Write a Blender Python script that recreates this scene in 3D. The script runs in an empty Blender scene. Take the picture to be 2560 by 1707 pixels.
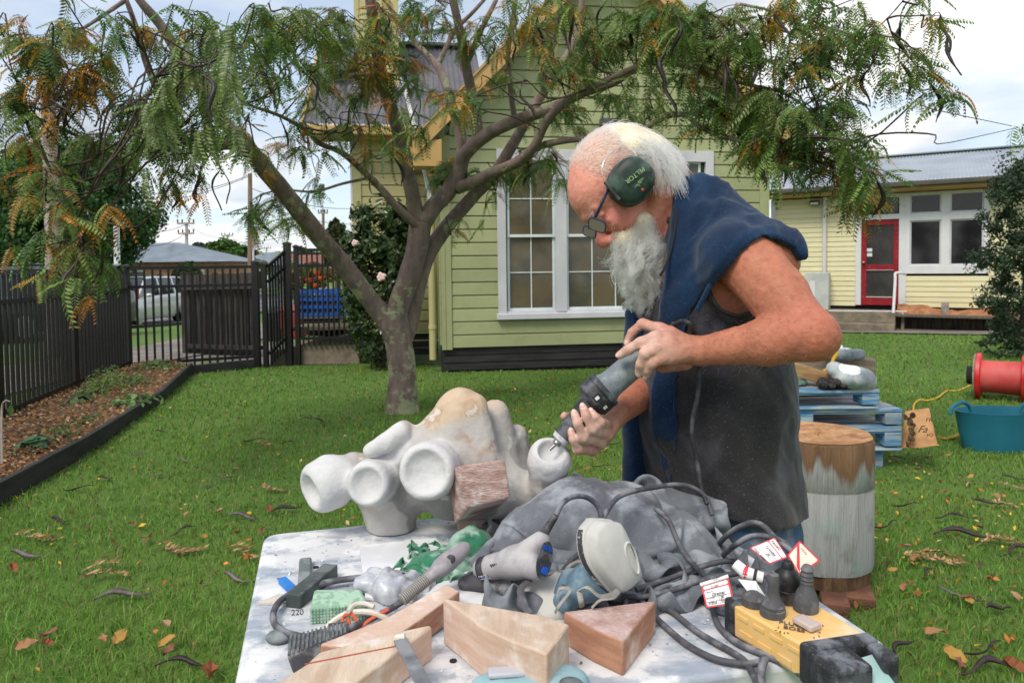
import bpy, math, random
import numpy as np
from mathutils import Vector, Matrix, Euler, noise as mnoise
random.seed(7); np.random.seed(7)
R = math.radians
D = bpy.data
SC = bpy.context.scene
COL = SC.collection
# ------------------------------------------------------------------ camera
F, PCX, PCY = 1750.0, 1280.0, 727.5        # focal length and principal point, in pixels of the 2560 wide photograph
PITCH, ROLL, CAMZ = R(2.2), 0.012, 1.25
cam = D.cameras.new('camera'); camo = D.objects.new('camera', cam); COL.objects.link(camo)
cam.sensor_width = 36.0; cam.lens = F / 2560 * 36
cam.shift_y = -(853.5 - PCY) / 2560
cam.clip_start = 0.05; cam.clip_end = 3000
camo.matrix_world = Matrix.Translation((0, 0, CAMZ)) @ Matrix.Rotation(math.pi/2 - PITCH, 4, 'X') @ Matrix.Rotation(-ROLL, 4, 'Z')
cam.dof.use_dof = True; cam.dof.focus_distance = 1.4; cam.dof.aperture_fstop = 11
SC.camera = camo
# ------------------------------------------------------------------ sky, sun, exposure
SUN_EL, SUN_AZ = R(52), R(215)              # azimuth measured clockwise from +Y: behind the camera, to its left
W = D.worlds.new('World'); SC.world = W; W.use_nodes = True
def world():
 nt = W.node_tree; N = nt.nodes; L = nt.links; N.clear()
 out = N.new('ShaderNodeOutputWorld'); bg = N.new('ShaderNodeBackground')
 sky = N.new('ShaderNodeTexSky'); sky.sky_type = 'NISHITA'; sky.sun_disc = False
 sky.sun_elevation = SUN_EL; sky.sun_rotation = SUN_AZ; sky.air_density = 1.0; sky.dust_density = 0.6
 tc = N.new('ShaderNodeTexCoord'); sep = N.new('ShaderNodeSeparateXYZ')
 L.new(tc.outputs['Generated'], sep.inputs[0])
 zz = N.new('ShaderNodeMath'); zz.operation = 'MAXIMUM'; zz.inputs[1].default_value = 0.0
 L.new(sep.outputs['Z'], zz.inputs[0])
 add = N.new('ShaderNodeMath'); add.operation = 'ADD'; add.inputs[1].default_value = 0.16
 L.new(zz.outputs[0], add.inputs[0])
 comb = N.new('ShaderNodeCombineXYZ')
 for ax in 'XY':
  dv = N.new('ShaderNodeMath'); dv.operation = 'DIVIDE'
  L.new(sep.outputs[ax], dv.inputs[0]); L.new(add.outputs[0], dv.inputs[1]); L.new(dv.outputs[0], comb.inputs[ax])
 def noi(scale, det, off, rough=.55):
  m = N.new('ShaderNodeMapping'); m.inputs['Location'].default_value = off
  L.new(comb.outputs[0], m.inputs[0])
  n = N.new('ShaderNodeTexNoise'); n.inputs['Scale'].default_value = scale; n.inputs['Detail'].default_value = det
  n.inputs['Roughness'].default_value = rough; n.inputs['Distortion'].default_value = .25
  L.new(m.outputs[0], n.inputs['Vector']); return n
 n1 = noi(.62, 7, (3.1, 8.2, 0)); n2 = noi(.95, 6, (7.7, 1.4, 0))
 r1 = N.new('ShaderNodeValToRGB'); e = r1.color_ramp.elements
 e[0].position = .41; e[0].color = (0, 0, 0, 1); e[1].position = .54; e[1].color = (1, 1, 1, 1)
 L.new(n1.outputs['Fac'], r1.inputs[0])
 r2 = N.new('ShaderNodeValToRGB'); e = r2.color_ramp.elements
 e[0].position = .39; e[0].color = (3.9, 4.4, 5.1, 1); e[1].position = .60; e[1].color = (8.3, 8.25, 8.15, 1)
 L.new(n2.outputs['Fac'], r2.inputs[0])
 veil = N.new('ShaderNodeMixRGB'); veil.inputs[0].default_value = .42; veil.inputs[2].default_value = (7.2, 8.0, 9.0, 1)
 L.new(sky.outputs[0], veil.inputs[1])
 mx = N.new('ShaderNodeMixRGB'); L.new(r1.outputs[0], mx.inputs[0]); L.new(veil.outputs[0], mx.inputs[1]); L.new(r2.outputs[0], mx.inputs[2])
 bg.inputs['Strength'].default_value = 0.095
 L.new(mx.outputs[0], bg.inputs[0]); L.new(bg.outputs[0], out.inputs[0])
world()
sun = D.lights.new('sun', 'SUN'); sun.energy = 1.7; sun.angle = R(20); sun.color = (1, .93, .82)
suno = D.objects.new('sun', sun); COL.objects.link(suno)
sd = Vector((math.sin(SUN_AZ)*math.cos(SUN_EL), math.cos(SUN_AZ)*math.cos(SUN_EL), math.sin(SUN_EL)))
suno.rotation_euler = (-sd).to_track_quat('-Z', 'Y').to_euler(); suno.location = sd * 50
SC.view_settings.view_transform = 'Standard'; SC.view_settings.look = 'None'
SC.view_settings.exposure = 0.6; SC.view_settings.gamma = 1; SC.view_settings.use_curve_mapping = False
SC.render.engine = 'CYCLES'
SC.cycles.use_denoising = True
SC.cycles.max_bounces = 8; SC.cycles.diffuse_bounces = 3; SC.cycles.glossy_bounces = 3
SC.cycles.transparent_max_bounces = 8; SC.cycles.transmission_bounces = 8
SC.cycles.caustics_reflective = False; SC.cycles.caustics_refractive = False
# ------------------------------------------------------------------ photograph coordinates -> points in the place
_cr, _sr = math.cos(ROLL), math.sin(ROLL); _cp, _sp = math.cos(PITCH), math.sin(PITCH)
def ray(px, py):
 u = (px - PCX) / F; v = -(py - PCY) / F
 u, v = u*_cr + v*_sr, -u*_sr + v*_cr
 return np.array((u, _cp + v*_sp, -_sp + v*_cp))
def P(px, py, Y):
 d = ray(px, py); return np.array((0, 0, CAMZ)) + d * (Y / d[1])
def G(px, py, z=0.0):
 d = ray(px, py); return np.array((0, 0, CAMZ)) + d * ((z - CAMZ) / d[2])
def PL(px, py, o, n):
 d = ray(px, py); c = np.array((0, 0, CAMZ)); n = np.array(n); o = np.array(o)
 return c + d * (np.dot(o - c, n) / np.dot(d, n))
def S(px, Y): return px * Y / F
def gz(x, y):
 y = np.asarray(y, float)
 a = np.clip(y - 8.0, 0, 17) * -0.045
 return a + np.clip(y - 25.0, 0, 400) * -0.004
# ------------------------------------------------------------------ materials
def lin(r, g, b):
 f = lambda c: (c/255/12.92) if c <= 10 else ((c/255 + .055)/1.055) ** 2.4
 return (f(r), f(g), f(b))
def C4(c): return (c[0], c[1], c[2], 1)
def mat(name, c1, c2=None, scale=6, detail=5, lo=.38, hi=.62, rough=.7, bump=0.0, bscale=40, metal=0, spec=.4,
  stretch=(1, 1, 1), attr=None, rnd=0.0, dust=0.0, dustc=(.62, .62, .63), dscale=9, dup=True, c3=None, scale3=30, fac3=.4,
  trans=0, rough2=None, coat=0, sheen=0, sss=0, shift=0.0, bstretch=None, dlo=.45, dhi=.62, speck=0):
 m = D.materials.new(name); m.use_nodes = True
 nt = m.node_tree; N = nt.nodes; L = nt.links
 b = N['Principled BSDF']
 b.inputs['Roughness'].default_value = rough; b.inputs['Metallic'].default_value = metal
 b.inputs['Specular IOR Level'].default_value = spec
 if trans: b.inputs['Transmission Weight'].default_value = trans
 if coat: b.inputs['Coat Weight'].default_value = coat
 if sheen: b.inputs['Sheen Weight'].default_value = sheen; b.inputs['Sheen Roughness'].default_value = .5
 if sss:
  b.inputs['Subsurface Weight'].default_value = sss
  b.inputs['Subsurface Radius'].default_value = (1, .35, .2); b.inputs['Subsurface Scale'].default_value = .008
 tc = N.new('ShaderNodeTexCoord'); vec = tc.outputs['Object']
 if shift:
  oi = N.new('ShaderNodeObjectInfo'); mm = N.new('ShaderNodeVectorMath'); mm.operation = 'MULTIPLY_ADD'
  cb = N.new('ShaderNodeCombineXYZ')
  for k in 'XYZ': L.new(oi.outputs['Random'], cb.inputs[k])
  L.new(cb.outputs[0], mm.inputs[0]); mm.inputs[1].default_value = (shift, shift*1.7, shift*.6); L.new(vec, mm.inputs[2]); vec = mm.outputs[0]
 def noi(sc, det, st=(1, 1, 1)):
  v = vec
  if st != (1, 1, 1):
   mp = N.new('ShaderNodeMapping'); mp.inputs['Scale'].default_value = st; L.new(v, mp.inputs[0]); v = mp.outputs[0]
  n = N.new('ShaderNodeTexNoise'); n.inputs['Scale'].default_value = sc; n.inputs['Detail'].default_value = det
  n.inputs['Roughness'].default_value = .6
  L.new(v, n.inputs['Vector']); return n.outputs['Fac']
 def ramp(fac, a, z):
  mr = N.new('ShaderNodeMapRange'); mr.inputs['From Min'].default_value = a; mr.inputs['From Max'].default_value = z
  mr.interpolation_type = 'SMOOTHSTEP'; L.new(fac, mr.inputs['Value']); return mr.outputs[0]
 def mix(fac, a, c, mode='MIX'):
  x = N.new('ShaderNodeMixRGB'); x.blend_type = mode
  for sock, v in ((x.inputs[0], fac), (x.inputs[1], a), (x.inputs[2], c)):
   if hasattr(v, 'is_linked') or hasattr(v, 'links'): L.new(v, sock)
   elif isinstance(v, (int, float)): sock.default_value = v
   else: sock.default_value = C4(v)
  return x.outputs[0]
 col = None
 if attr:
  a = N.new('ShaderNodeAttribute'); a.attribute_name = attr; col = a.outputs['Color']
 if c2 is not None:
  f = ramp(noi(scale, detail, stretch), lo, hi)
  if col is not None: col = mix(f, col, mix(1.0, col, c2, 'MULTIPLY'))
  else: col = mix(f, c1, c2)
 if c3 is not None:
  f = ramp(noi(scale3, 3), .5, .72); mf = N.new('ShaderNodeMath'); mf.operation = 'MULTIPLY'; mf.inputs[1].default_value = fac3
  L.new(f, mf.inputs[0]); col = mix(mf.outputs[0], col if col is not None else c1, c3)
 if rnd:
  oi = N.new('ShaderNodeObjectInfo'); mr = N.new('ShaderNodeMapRange')
  mr.inputs['To Min'].default_value = 1 - rnd; mr.inputs['To Max'].default_value = 1 + rnd
  L.new(oi.outputs['Random'], mr.inputs['Value'])
  hs = N.new('ShaderNodeHueSaturation'); L.new(mr.outputs[0], hs.inputs['Value'])
  if col is not None: L.new(col, hs.inputs['Color'])
  else: hs.inputs['Color'].default_value = C4(c1)
  col = hs.outputs['Color']
 if dust:
  f = ramp(noi(dscale, 8), dlo, dhi); mf = N.new('ShaderNodeMath'); mf.operation = 'MULTIPLY'; mf.inputs[1].default_value = dust
  L.new(f, mf.inputs[0]); fac = mf.outputs[0]
  if dup:
   ge = N.new('ShaderNodeNewGeometry'); sp = N.new('ShaderNodeSeparateXYZ'); L.new(ge.outputs['Normal'], sp.inputs[0])
   up = N.new('ShaderNodeMapRange'); up.inputs['From Min'].default_value = -.3; up.inputs['From Max'].default_value = .9
   up.inputs['To Min'].default_value = .25; L.new(sp.outputs['Z'], up.inputs['Value'])
   m2 = N.new('ShaderNodeMath'); m2.operation = 'MULTIPLY'; L.new(fac, m2.inputs[0]); L.new(up.outputs[0], m2.inputs[1]); fac = m2.outputs[0]
  col = mix(fac, col if col is not None else c1, dustc)
 if speck:
  ms = N.new('ShaderNodeMath'); ms.operation = 'MULTIPLY'; ms.inputs[1].default_value = .38; L.new(ramp(noi(speck*3.2, 2), .66, .74), ms.inputs[0]); col = mix(ms.outputs[0], col if col is not None else c1, (.66, .67, .68))
 if col is None: b.inputs['Base Color'].default_value = C4(c1)
 else: L.new(col, b.inputs['Base Color'])
 if bump:
  bp = N.new('ShaderNodeBump'); bp.inputs['Strength'].default_value = bump; bp.inputs['Distance'].default_value = 1/bscale*.35
  L.new(noi(bscale, 5, bstretch or stretch), bp.inputs['Height']); L.new(bp.outputs[0], b.inputs['Normal'])
 if rough2 is not None:
  mr = N.new('ShaderNodeMapRange'); mr.inputs['To Min'].default_value = rough; mr.inputs['To Max'].default_value = rough2
  L.new(noi(scale*1.7, 4), mr.inputs['Value']); L.new(mr.outputs[0], b.inputs['Roughness'])
 return m
# ------------------------------------------------------------------ scene graph
WL = {}                                                # world location of every object built here
def link(o, parent=None, loc=None):
 COL.objects.link(o)
 if parent is not None: o.parent = parent
 pl = WL[parent.name] if parent is not None else np.zeros(3)
 o.location = (np.array(loc) - pl) if loc is not None else (0, 0, 0)
 WL[o.name] = np.array(loc, float) if loc is not None else pl.copy()
 return o
def tag(o, label=None, cat=None, group=None, kind=None):
 if label: o['label'] = label
 if cat: o['category'] = cat
 if group: o['group'] = group
 if kind: o['kind'] = kind
 return o
def empty(name, loc, label, cat, group=None):
 o = D.objects.new(name, None); o.empty_display_size = .1
 link(o, None, loc); return tag(o, label, cat, group)
def kids(o): return [c for c in COL.objects if c.parent == o]
def copy_tree(o, parent=None):
 c = o.copy(); COL.objects.link(c)
 if parent is not None: c.parent = parent
 for ch in kids(o): copy_tree(ch, c)
 return c
def mesh_from(name, V, faces=None, tris=None, quads=None):
 me = D.meshes.new(name)
 V = np.asarray(V, np.float32)
 if faces is not None:
  me.from_pydata(V.tolist(), [], faces)
 else:
  arrs = [a for a in (quads, tris) if a is not None and len(a)]
  loops = np.concatenate([np.asarray(a, np.int32).ravel() for a in arrs])
  sizes = np.concatenate([np.full(len(a), np.asarray(a).shape[1], np.int32) for a in arrs])
  starts = np.concatenate([[0], np.cumsum(sizes)[:-1]]).astype(np.int32)
  me.vertices.add(len(V)); me.vertices.foreach_set('co', V.ravel())
  me.loops.add(len(loops)); me.loops.foreach_set('vertex_index', loops)
  me.polygons.add(len(sizes)); me.polygons.foreach_set('loop_start', starts)
  me.update(calc_edges=True)
 me.validate()
 return me
def set_col(me, cols, name='col'):
 a = me.color_attributes.new(name, 'FLOAT_COLOR', 'POINT')
 c = np.ones((len(me.vertices), 4), np.float32); c[:, :3] = cols
 a.data.foreach_set('color', c.ravel())
def nrm(v): v = np.asarray(v, float); return v / (np.linalg.norm(v) + 1e-12)
def frame(d, up=(0, 0, 1)):
 d = nrm(d); u = np.asarray(up, float)
 if abs(np.dot(d, u)) > .98: u = np.array((1., 0, 0))
 s = nrm(np.cross(d, u)); return d, s, np.cross(s, d)
def spline(pts, n):
 p = np.asarray(pts, float)
 if len(p) == 2: return p[0] + np.linspace(0, 1, n)[:, None]*(p[1]-p[0])
 p = np.vstack([2*p[0]-p[1], p, 2*p[-1]-p[-2]])
 t = np.linspace(0, len(p)-3-1e-6, n); i = t.astype(int); f = (t-i)[:, None]
 a, b, c, d = p[i], p[i+1], p[i+2], p[i+3]
 return .5*((2*b) + (-a+c)*f + (2*a-5*b+4*c-d)*f**2 + (-a+3*b-3*c+d)*f**3)
class MB:
 def __init__(s): s.V = []; s.Fc = []; s.n = 0; s.C = []
 def add(s, V, Fc, col=None):
  V = np.asarray(V, float); s.V.append(V); s.Fc += [tuple(int(i)+s.n for i in f) for f in Fc]; s.n += len(V)
  s.C.append(np.tile(col if col is not None else (1, 1, 1), (len(V), 1)) if np.ndim(col) < 2 else np.asarray(col)); return s
 def box(s, c, size, rot=None, col=None):
  x, y, z = np.asarray(size)/2
  v = np.array([(-x,-y,-z),(x,-y,-z),(x,y,-z),(-x,y,-z),(-x,-y,z),(x,-y,z),(x,y,z),(-x,y,z)])
  if rot is not None: v = v @ np.asarray(rot).T
  return s.add(v + np.asarray(c), [(0,3,2,1),(4,5,6,7),(0,1,5,4),(1,2,6,5),(2,3,7,6),(3,0,4,7)], col)
 def bar(s, a, b, w, h, up=(0, 0, 1), col=None):
  a = np.asarray(a, float); b = np.asarray(b, float); d, si, u = frame(b-a, up)
  v = []
  for p in (a, b):
   for i, j in ((-1,-1),(1,-1),(1,1),(-1,1)): v.append(p + si*i*w/2 + u*j*h/2)
  return s.add(v, [(0,1,2,3),(7,6,5,4),(0,4,5,1),(1,5,6,2),(2,6,7,3),(3,7,4,0)], col)
 def hexa(s, v, col=None):
  return s.add(v, [(0,3,2,1),(4,5,6,7),(0,1,5,4),(1,2,6,5),(2,3,7,6),(3,0,4,7)], col)
 def prism(s, poly, d, col=None):
  p = np.asarray(poly, float); n = len(p)
  f = [tuple(range(n))[::-1], tuple(range(n, 2*n))] + [(i, (i+1) % n, n+(i+1) % n, n+i) for i in range(n)]
  return s.add(np.vstack([p, p+np.asarray(d)]), f, col)
 def tube(s, pts, r, n=8, cap=True, col=None, flat=1.0):
  p = np.asarray(pts, float); m = len(p); r = np.broadcast_to(np.asarray(r, float), (m,))
  t = np.gradient(p, axis=0); t /= np.linalg.norm(t, axis=1)[:, None] + 1e-12
  _, s0, u0 = frame(t[0]); V = []; a = np.arange(n)*2*math.pi/n
  for i in range(m):
   s0 = s0 - t[i]*np.dot(s0, t[i]); s0 = nrm(s0); u0 = np.cross(t[i], s0)
   V.append(p[i] + r[i]*(np.cos(a)[:, None]*s0 + flat*np.sin(a)[:, None]*u0))
  V = np.vstack(V); f = []
  for i in range(m-1):
   for j in range(n): k = (j+1) % n; f.append((i*n+j, i*n+k, (i+1)*n+k, (i+1)*n+j))
  if cap: f.append(tuple(range(n))[::-1]); f.append(tuple(range((m-1)*n, m*n)))
  cc = col
  if col is not None and np.ndim(col) == 2: cc = np.repeat(np.asarray(col), n, axis=0)
  return s.add(V, f, cc)
 def lathe(s, o, axis, prof, n=24, up=(0, 0, 1), col=None, cap=True):
  d, si, u = frame(axis, up); V = []; f = []; a = np.arange(n)*2*math.pi/n; m = len(prof)
  for h, r in prof: V.append(np.asarray(o) + d*h + r*(np.cos(a)[:, None]*si + np.sin(a)[:, None]*u))
  for i in range(m-1):
   for j in range(n): k = (j+1) % n; f.append((i*n+j, i*n+k, (i+1)*n+k, (i+1)*n+j))
  if cap: f.append(tuple(range(n))[::-1]); f.append(tuple(range((m-1)*n, m*n)))
  return s.add(np.vstack(V), f, col)
 def ball(s, c, r, rot=None, n=12, m=8, col=None):
  V = []; f = []; r = np.broadcast_to(np.asarray(r, float), (3,))
  for i in range(m+1):
   th = math.pi*i/m
   for j in range(n): ph = 2*math.pi*j/n; V.append((math.sin(th)*math.cos(ph), math.sin(th)*math.sin(ph), math.cos(th)))
  V = np.array(V)*r
  if rot is not None: V = V @ np.asarray(rot).T
  for i in range(m):
   for j in range(n): k = (j+1) % n; f.append((i*n+j, (i+1)*n+j, (i+1)*n+k, i*n+k))
  return s.add(V+np.asarray(c), f, col)
 def mesh(s, name, org, smooth=False, color=False):
  V = np.vstack(s.V) - np.asarray(org)
  me = D.meshes.new(name); me.from_pydata(V.tolist(), [], s.Fc); me.update()
  if smooth: me.shade_smooth()
  if color: set_col(me, np.vstack(s.C))
  return me
 def build(s, name, m, parent=None, loc=None, smooth=False, bevel=0, seg=2, color=False, angle=40, **kw):
  org = np.asarray(loc, float) if loc is not None else (WL[parent.name] if parent is not None else np.zeros(3))
  me = s.mesh(name, org, smooth, color); me.materials.append(m)
  o = D.objects.new(name, me); link(o, parent, org)
  if bevel:
   b = o.modifiers.new('b', 'BEVEL'); b.width = bevel; b.segments = seg; b.limit_method = 'ANGLE'; b.angle_limit = R(35)
   b.harden_normals = False
   me.shade_smooth();
  if smooth or bevel:
   try: me.set_sharp_from_angle(angle=R(angle))
   except Exception: pass
  return tag(o, **kw)
def obj(name, me, m, parent=None, loc=None, smooth=True, **kw):
 org = np.asarray(loc, float) if loc is not None else (WL[parent.name] if parent is not None else np.zeros(3))
 if m is not None and not me.materials: me.materials.append(m)
 if smooth: me.shade_smooth()
 o = D.objects.new(name, me); link(o, parent, org); return tag(o, **kw)
# ------------------------------------------------------------------ signed distance modelling (smooth unions -> one continuous skin)
class SDF:
 def __init__(s, lo, hi, h):
  s.lo = np.asarray(lo, float); s.h = h
  s.n = np.ceil((np.asarray(hi)-s.lo)/h).astype(int)+1
  s.f = np.full(s.n, .12, np.float32)
 def sub(s, lo, hi):
  a = np.clip(np.floor((np.asarray(lo)-s.lo)/s.h).astype(int), 0, s.n); b = np.clip(np.ceil((np.asarray(hi)-s.lo)/s.h).astype(int)+1, 0, s.n)
  if np.any(b <= a): return None, None
  ax = [np.float32(s.lo[k]) + np.arange(a[k], b[k], dtype=np.float32)*np.float32(s.h) for k in range(3)]
  return tuple(slice(a[k], b[k]) for k in range(3)), np.meshgrid(*ax, indexing='ij', sparse=True)
 def comb(s, sl, d, k, mode):
  f = s.f[sl]
  if mode == 'sub':
   d = -d
   if k <= 0: s.f[sl] = np.maximum(f, d); return
   h = np.clip(.5 - .5*(f-d)/k, 0, 1); s.f[sl] = f*(1-h)+d*h + k*h*(1-h); return
  if k <= 0: s.f[sl] = np.minimum(f, d); return
  h = np.clip(.5 + .5*(f-d)/k, 0, 1); s.f[sl] = f*(1-h)+d*h - k*h*(1-h)
 def cap(s, a, b, r0, r1=None, k=.01, mode='add'):
  r1 = r0 if r1 is None else r1
  a = np.asarray(a, float); b = np.asarray(b, float); m = max(r0, r1)+k+3*s.h
  sl, g = s.sub(np.minimum(a, b)-m, np.maximum(a, b)+m)
  if sl is None: return s
  ba = b-a; L2 = max(np.dot(ba, ba), 1e-12)
  px, py, pz = g[0]-a[0], g[1]-a[1], g[2]-a[2]
  t = np.clip((px*ba[0]+py*ba[1]+pz*ba[2])/L2, 0, 1)
  d = np.sqrt((px-t*ba[0])**2+(py-t*ba[1])**2+(pz-t*ba[2])**2) - (r0+(r1-r0)*t)
  s.comb(sl, d.astype(np.float32), k, mode); return s
 def chain(s, pts, rad, k=.008):
  for i in range(len(pts)-1): s.cap(pts[i], pts[i+1], rad[i], rad[i+1], k)
  return s
 def ell(s, c, r, rot=None, k=.01, mode='add'):
  c = np.asarray(c, float); r = np.broadcast_to(np.asarray(r, float), (3,)); m = r.max()+k+3*s.h
  sl, g = s.sub(c-m, c+m)
  if sl is None: return s
  x, y, z = g[0]-c[0], g[1]-c[1], g[2]-c[2]
  if rot is not None:
   q = np.asarray(rot); x, y, z = (q[0, i]*x+q[1, i]*y+q[2, i]*z for i in range(3))
  k0 = np.sqrt((x/r[0])**2+(y/r[1])**2+(z/r[2])**2); k1 = np.sqrt((x/r[0]**2)**2+(y/r[1]**2)**2+(z/r[2]**2)**2)
  d = np.where(k1 > 1e-6, k0*(k0-1)/np.maximum(k1, 1e-6), -r.min())
  s.comb(sl, d.astype(np.float32), k, mode); return s
 def rbox(s, c, half, rad=.005, rot=None, k=0.0, mode='add'):
  c = np.asarray(c, float); hf = np.asarray(half, float); m = np.linalg.norm(hf)+k+3*s.h
  sl, g = s.sub(c-m, c+m)
  if sl is None: return s
  x, y, z = g[0]-c[0], g[1]-c[1], g[2]-c[2]
  if rot is not None:
   q = np.asarray(rot); x, y, z = (q[0, i]*x+q[1, i]*y+q[2, i]*z for i in range(3))
  qx, qy, qz = np.abs(x)-hf[0]+rad, np.abs(y)-hf[1]+rad, np.abs(z)-hf[2]+rad
  d = np.sqrt(np.maximum(qx, 0)**2+np.maximum(qy, 0)**2+np.maximum(qz, 0)**2)+np.minimum(np.maximum(qx, np.maximum(qy, qz)), 0)-rad
  s.comb(sl, d.astype(np.float32), k, mode); return s
 def cyl(s, c, ax, r, hh, rad=.008, k=.004):
  c = np.asarray(c, float); m = r+hh+k+3*s.h; sl, g = s.sub(c-m, c+m); x, y, z = g[0]-c[0], g[1]-c[1], g[2]-c[2]; t = x*ax[0]+y*ax[1]+z*ax[2]
  q0 = np.sqrt(np.maximum(x*x+y*y+z*z-t*t, 0))-r+rad; q1 = np.abs(t)-hh+rad
  d = np.hypot(np.maximum(q0, 0), np.maximum(q1, 0))+np.minimum(np.maximum(q0, q1), 0)-rad; s.comb(sl, d.astype(np.float32), k, 'add'); return s
 def grid(s):
  return np.meshgrid(*[np.float32(s.lo[k]) + np.arange(s.n[k], dtype=np.float32)*np.float32(s.h) for k in range(3)], indexing='ij', sparse=True)
 def nets(s):
  f = s.f; i8 = (f < 0)
  sm = np.zeros(np.array(f.shape)-1, np.int8)
  for a in (0, 1):
   for b in (0, 1):
    for c in (0, 1):
     sm += i8[a:f.shape[0]-1+a, b:f.shape[1]-1+b, c:f.shape[2]-1+c]
  act = (sm > 0) & (sm < 8); idx = np.full(act.shape, -1, np.int32)
  I, J, K = np.nonzero(act); idx[I, J, K] = np.arange(len(I))
  acc = np.zeros((len(I), 3), np.float32); cnt = np.zeros(len(I), np.float32)
  cs = [(a, b, c) for a in (0, 1) for b in (0, 1) for c in (0, 1)]
  for p in cs:
   for ax in range(3):
    if p[ax]: continue
    q = list(p); q[ax] = 1
    fa = f[I+p[0], J+p[1], K+p[2]]; fb = f[I+q[0], J+q[1], K+q[2]]
    m = (fa < 0) != (fb < 0); t = np.where(m, fa/np.where(m, fa-fb, 1), 0)
    pt = np.array(p, np.float32)[None].repeat(len(I), 0); pt[:, ax] = t
    acc += pt*m[:, None]; cnt += m
  V = (np.stack([I, J, K], 1)+acc/cnt[:, None])*s.h + s.lo
  Q = []
  for ax in range(3):
   o = [(1, 2), (2, 0), (0, 1)][ax]
   sl0 = [slice(1, -1)]*3; sl0[ax] = slice(0, -1); sl1 = list(sl0); sl1[ax] = slice(1, None)
   a = i8[tuple(sl0)]; b = i8[tuple(sl1)]; E = np.stack(np.nonzero(a != b), 1)
   ins = a[E[:, 0], E[:, 1], E[:, 2]]
   base = E.copy(); base[:, o[0]] += 1; base[:, o[1]] += 1
   def cell(d0, d1):
    c = base.copy(); c[:, o[0]] += d0; c[:, o[1]] += d1; return idx[c[:, 0], c[:, 1], c[:, 2]]
   q = np.stack([cell(-1, -1), cell(0, -1), cell(0, 0), cell(-1, 0)], 1)
   q[~ins] = q[~ins][:, ::-1]; Q.append(q)
  return V, np.vstack(Q)
 def sample(s, p):
  g = np.clip(((p-s.lo)/s.h).round().astype(int), 0, s.n-1); return s.f[g[:, 0], g[:, 1], g[:, 2]]
def drape(s, x0, x1, y0, y1, nx, ny, comp, zmin, steps=110, seed=1, amp=.012, stiff=.85, fq=22):
 X, Y = np.meshgrid(np.linspace(x0, x1, nx), np.linspace(y0, y1, ny), indexing='ij'); rx, ry = (x1-x0)/(nx-1)*comp, (y1-y0)/(ny-1)*comp
 zz = s.lo[2]+np.arange(s.n[2])*s.h; ix = np.clip(((X-s.lo[0])/s.h).astype(int), 0, s.n[0]-1); iy = np.clip(((Y-s.lo[1])/s.h).astype(int), 0, s.n[1]-1)
 top = np.where((s.f < 0).any(2), zz[s.n[2]-1-np.argmax((s.f < 0)[:, :, ::-1], 2)], zmin)
 p = np.stack([X, Y, np.maximum(top[ix, iy], zmin)+.012], -1); p += amp*np.stack([vnoise(p.reshape(-1, 3)*fq, seed+k, 2).reshape(nx, ny) for k in range(3)], -1); old = p.copy(); b0 = p.copy()
 G_ = np.gradient(s.f, s.h)
 cons = []
 for (dx, dy) in ((1, 0), (0, 1), (1, 1), (1, -1), (2, 0), (0, 2), (5, 0), (0, 5)):
  L = math.hypot(dx*rx, dy*ry); w = 1 if abs(dx)+abs(dy) == 1 else (.35 if abs(dx) == abs(dy) else (.7 if abs(dx)+abs(dy) == 2 else .35)); L *= .96 if abs(dx)+abs(dy) == 2 and dx*dy == 0 else (stiff if abs(dx)+abs(dy) == 5 else 1)
  A = (slice(0, nx-dx), slice(max(0, -dy), ny-max(0, dy))); B = (slice(dx, nx), slice(max(0, dy), ny-max(0, -dy))); cons.append((A, B, L, w))
 for it in range(steps):
  v = (p-old)*.90; old = p.copy(); p = p+v+np.array((0, 0, -.00030))
  for _ in range(5):
   for A, B, L, w in cons:
    d = p[B]-p[A]; n = np.linalg.norm(d, axis=-1, keepdims=True)+1e-9; c = d*(1-L/n)*.25*w
    if w in (.7, .35) and L > 1.7*max(rx, ry): c = np.where(n < L, c, 0)
    q = np.zeros_like(p); q[A] += c; q[B] -= c; p = p+q*1.4
  i = np.clip(((p-s.lo)/s.h).round().astype(int), 1, s.n-2); f = s.f[i[..., 0], i[..., 1], i[..., 2]]; m = f < .003
  g = np.stack([k[i[..., 0], i[..., 1], i[..., 2]] for k in G_], -1); g /= np.linalg.norm(g, axis=-1, keepdims=True)+1e-9
  push = np.where(m, .003-f, 0)[..., None]; p = p+g*np.minimum(push, .01); old = np.where(m[..., None], old+(p-old)*.85, old)
  p[0, :, :2] = b0[0, :, :2]; p[-1, :, :2] = b0[-1, :, :2]; p[:, 0, :2] = b0[:, 0, :2]; p[:, -1, :2] = b0[:, -1, :2]; lowm = p[..., 2] < zmin+.002; p[..., 2] = np.maximum(p[..., 2], zmin+.002); old = np.where(lowm[..., None], p, old)
 k = (np.arange(nx-1)[:, None]*ny+np.arange(ny-1)[None]).ravel(); return p.reshape(-1, 3), np.stack([k, k+ny, k+ny+1, k+1], 1)
def sheet_obj(name, V, Q, m, c, thick=.0016, **kw):
 o = obj(name, mesh_from(name, V-np.asarray(c), quads=Q), m, None, c, **kw); a = o.modifiers.new('s', 'SUBSURF'); a.levels = a.render_levels = 1; b = o.modifiers.new('t', 'SOLIDIFY'); b.thickness = thick; b.offset = 1; return o
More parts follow.
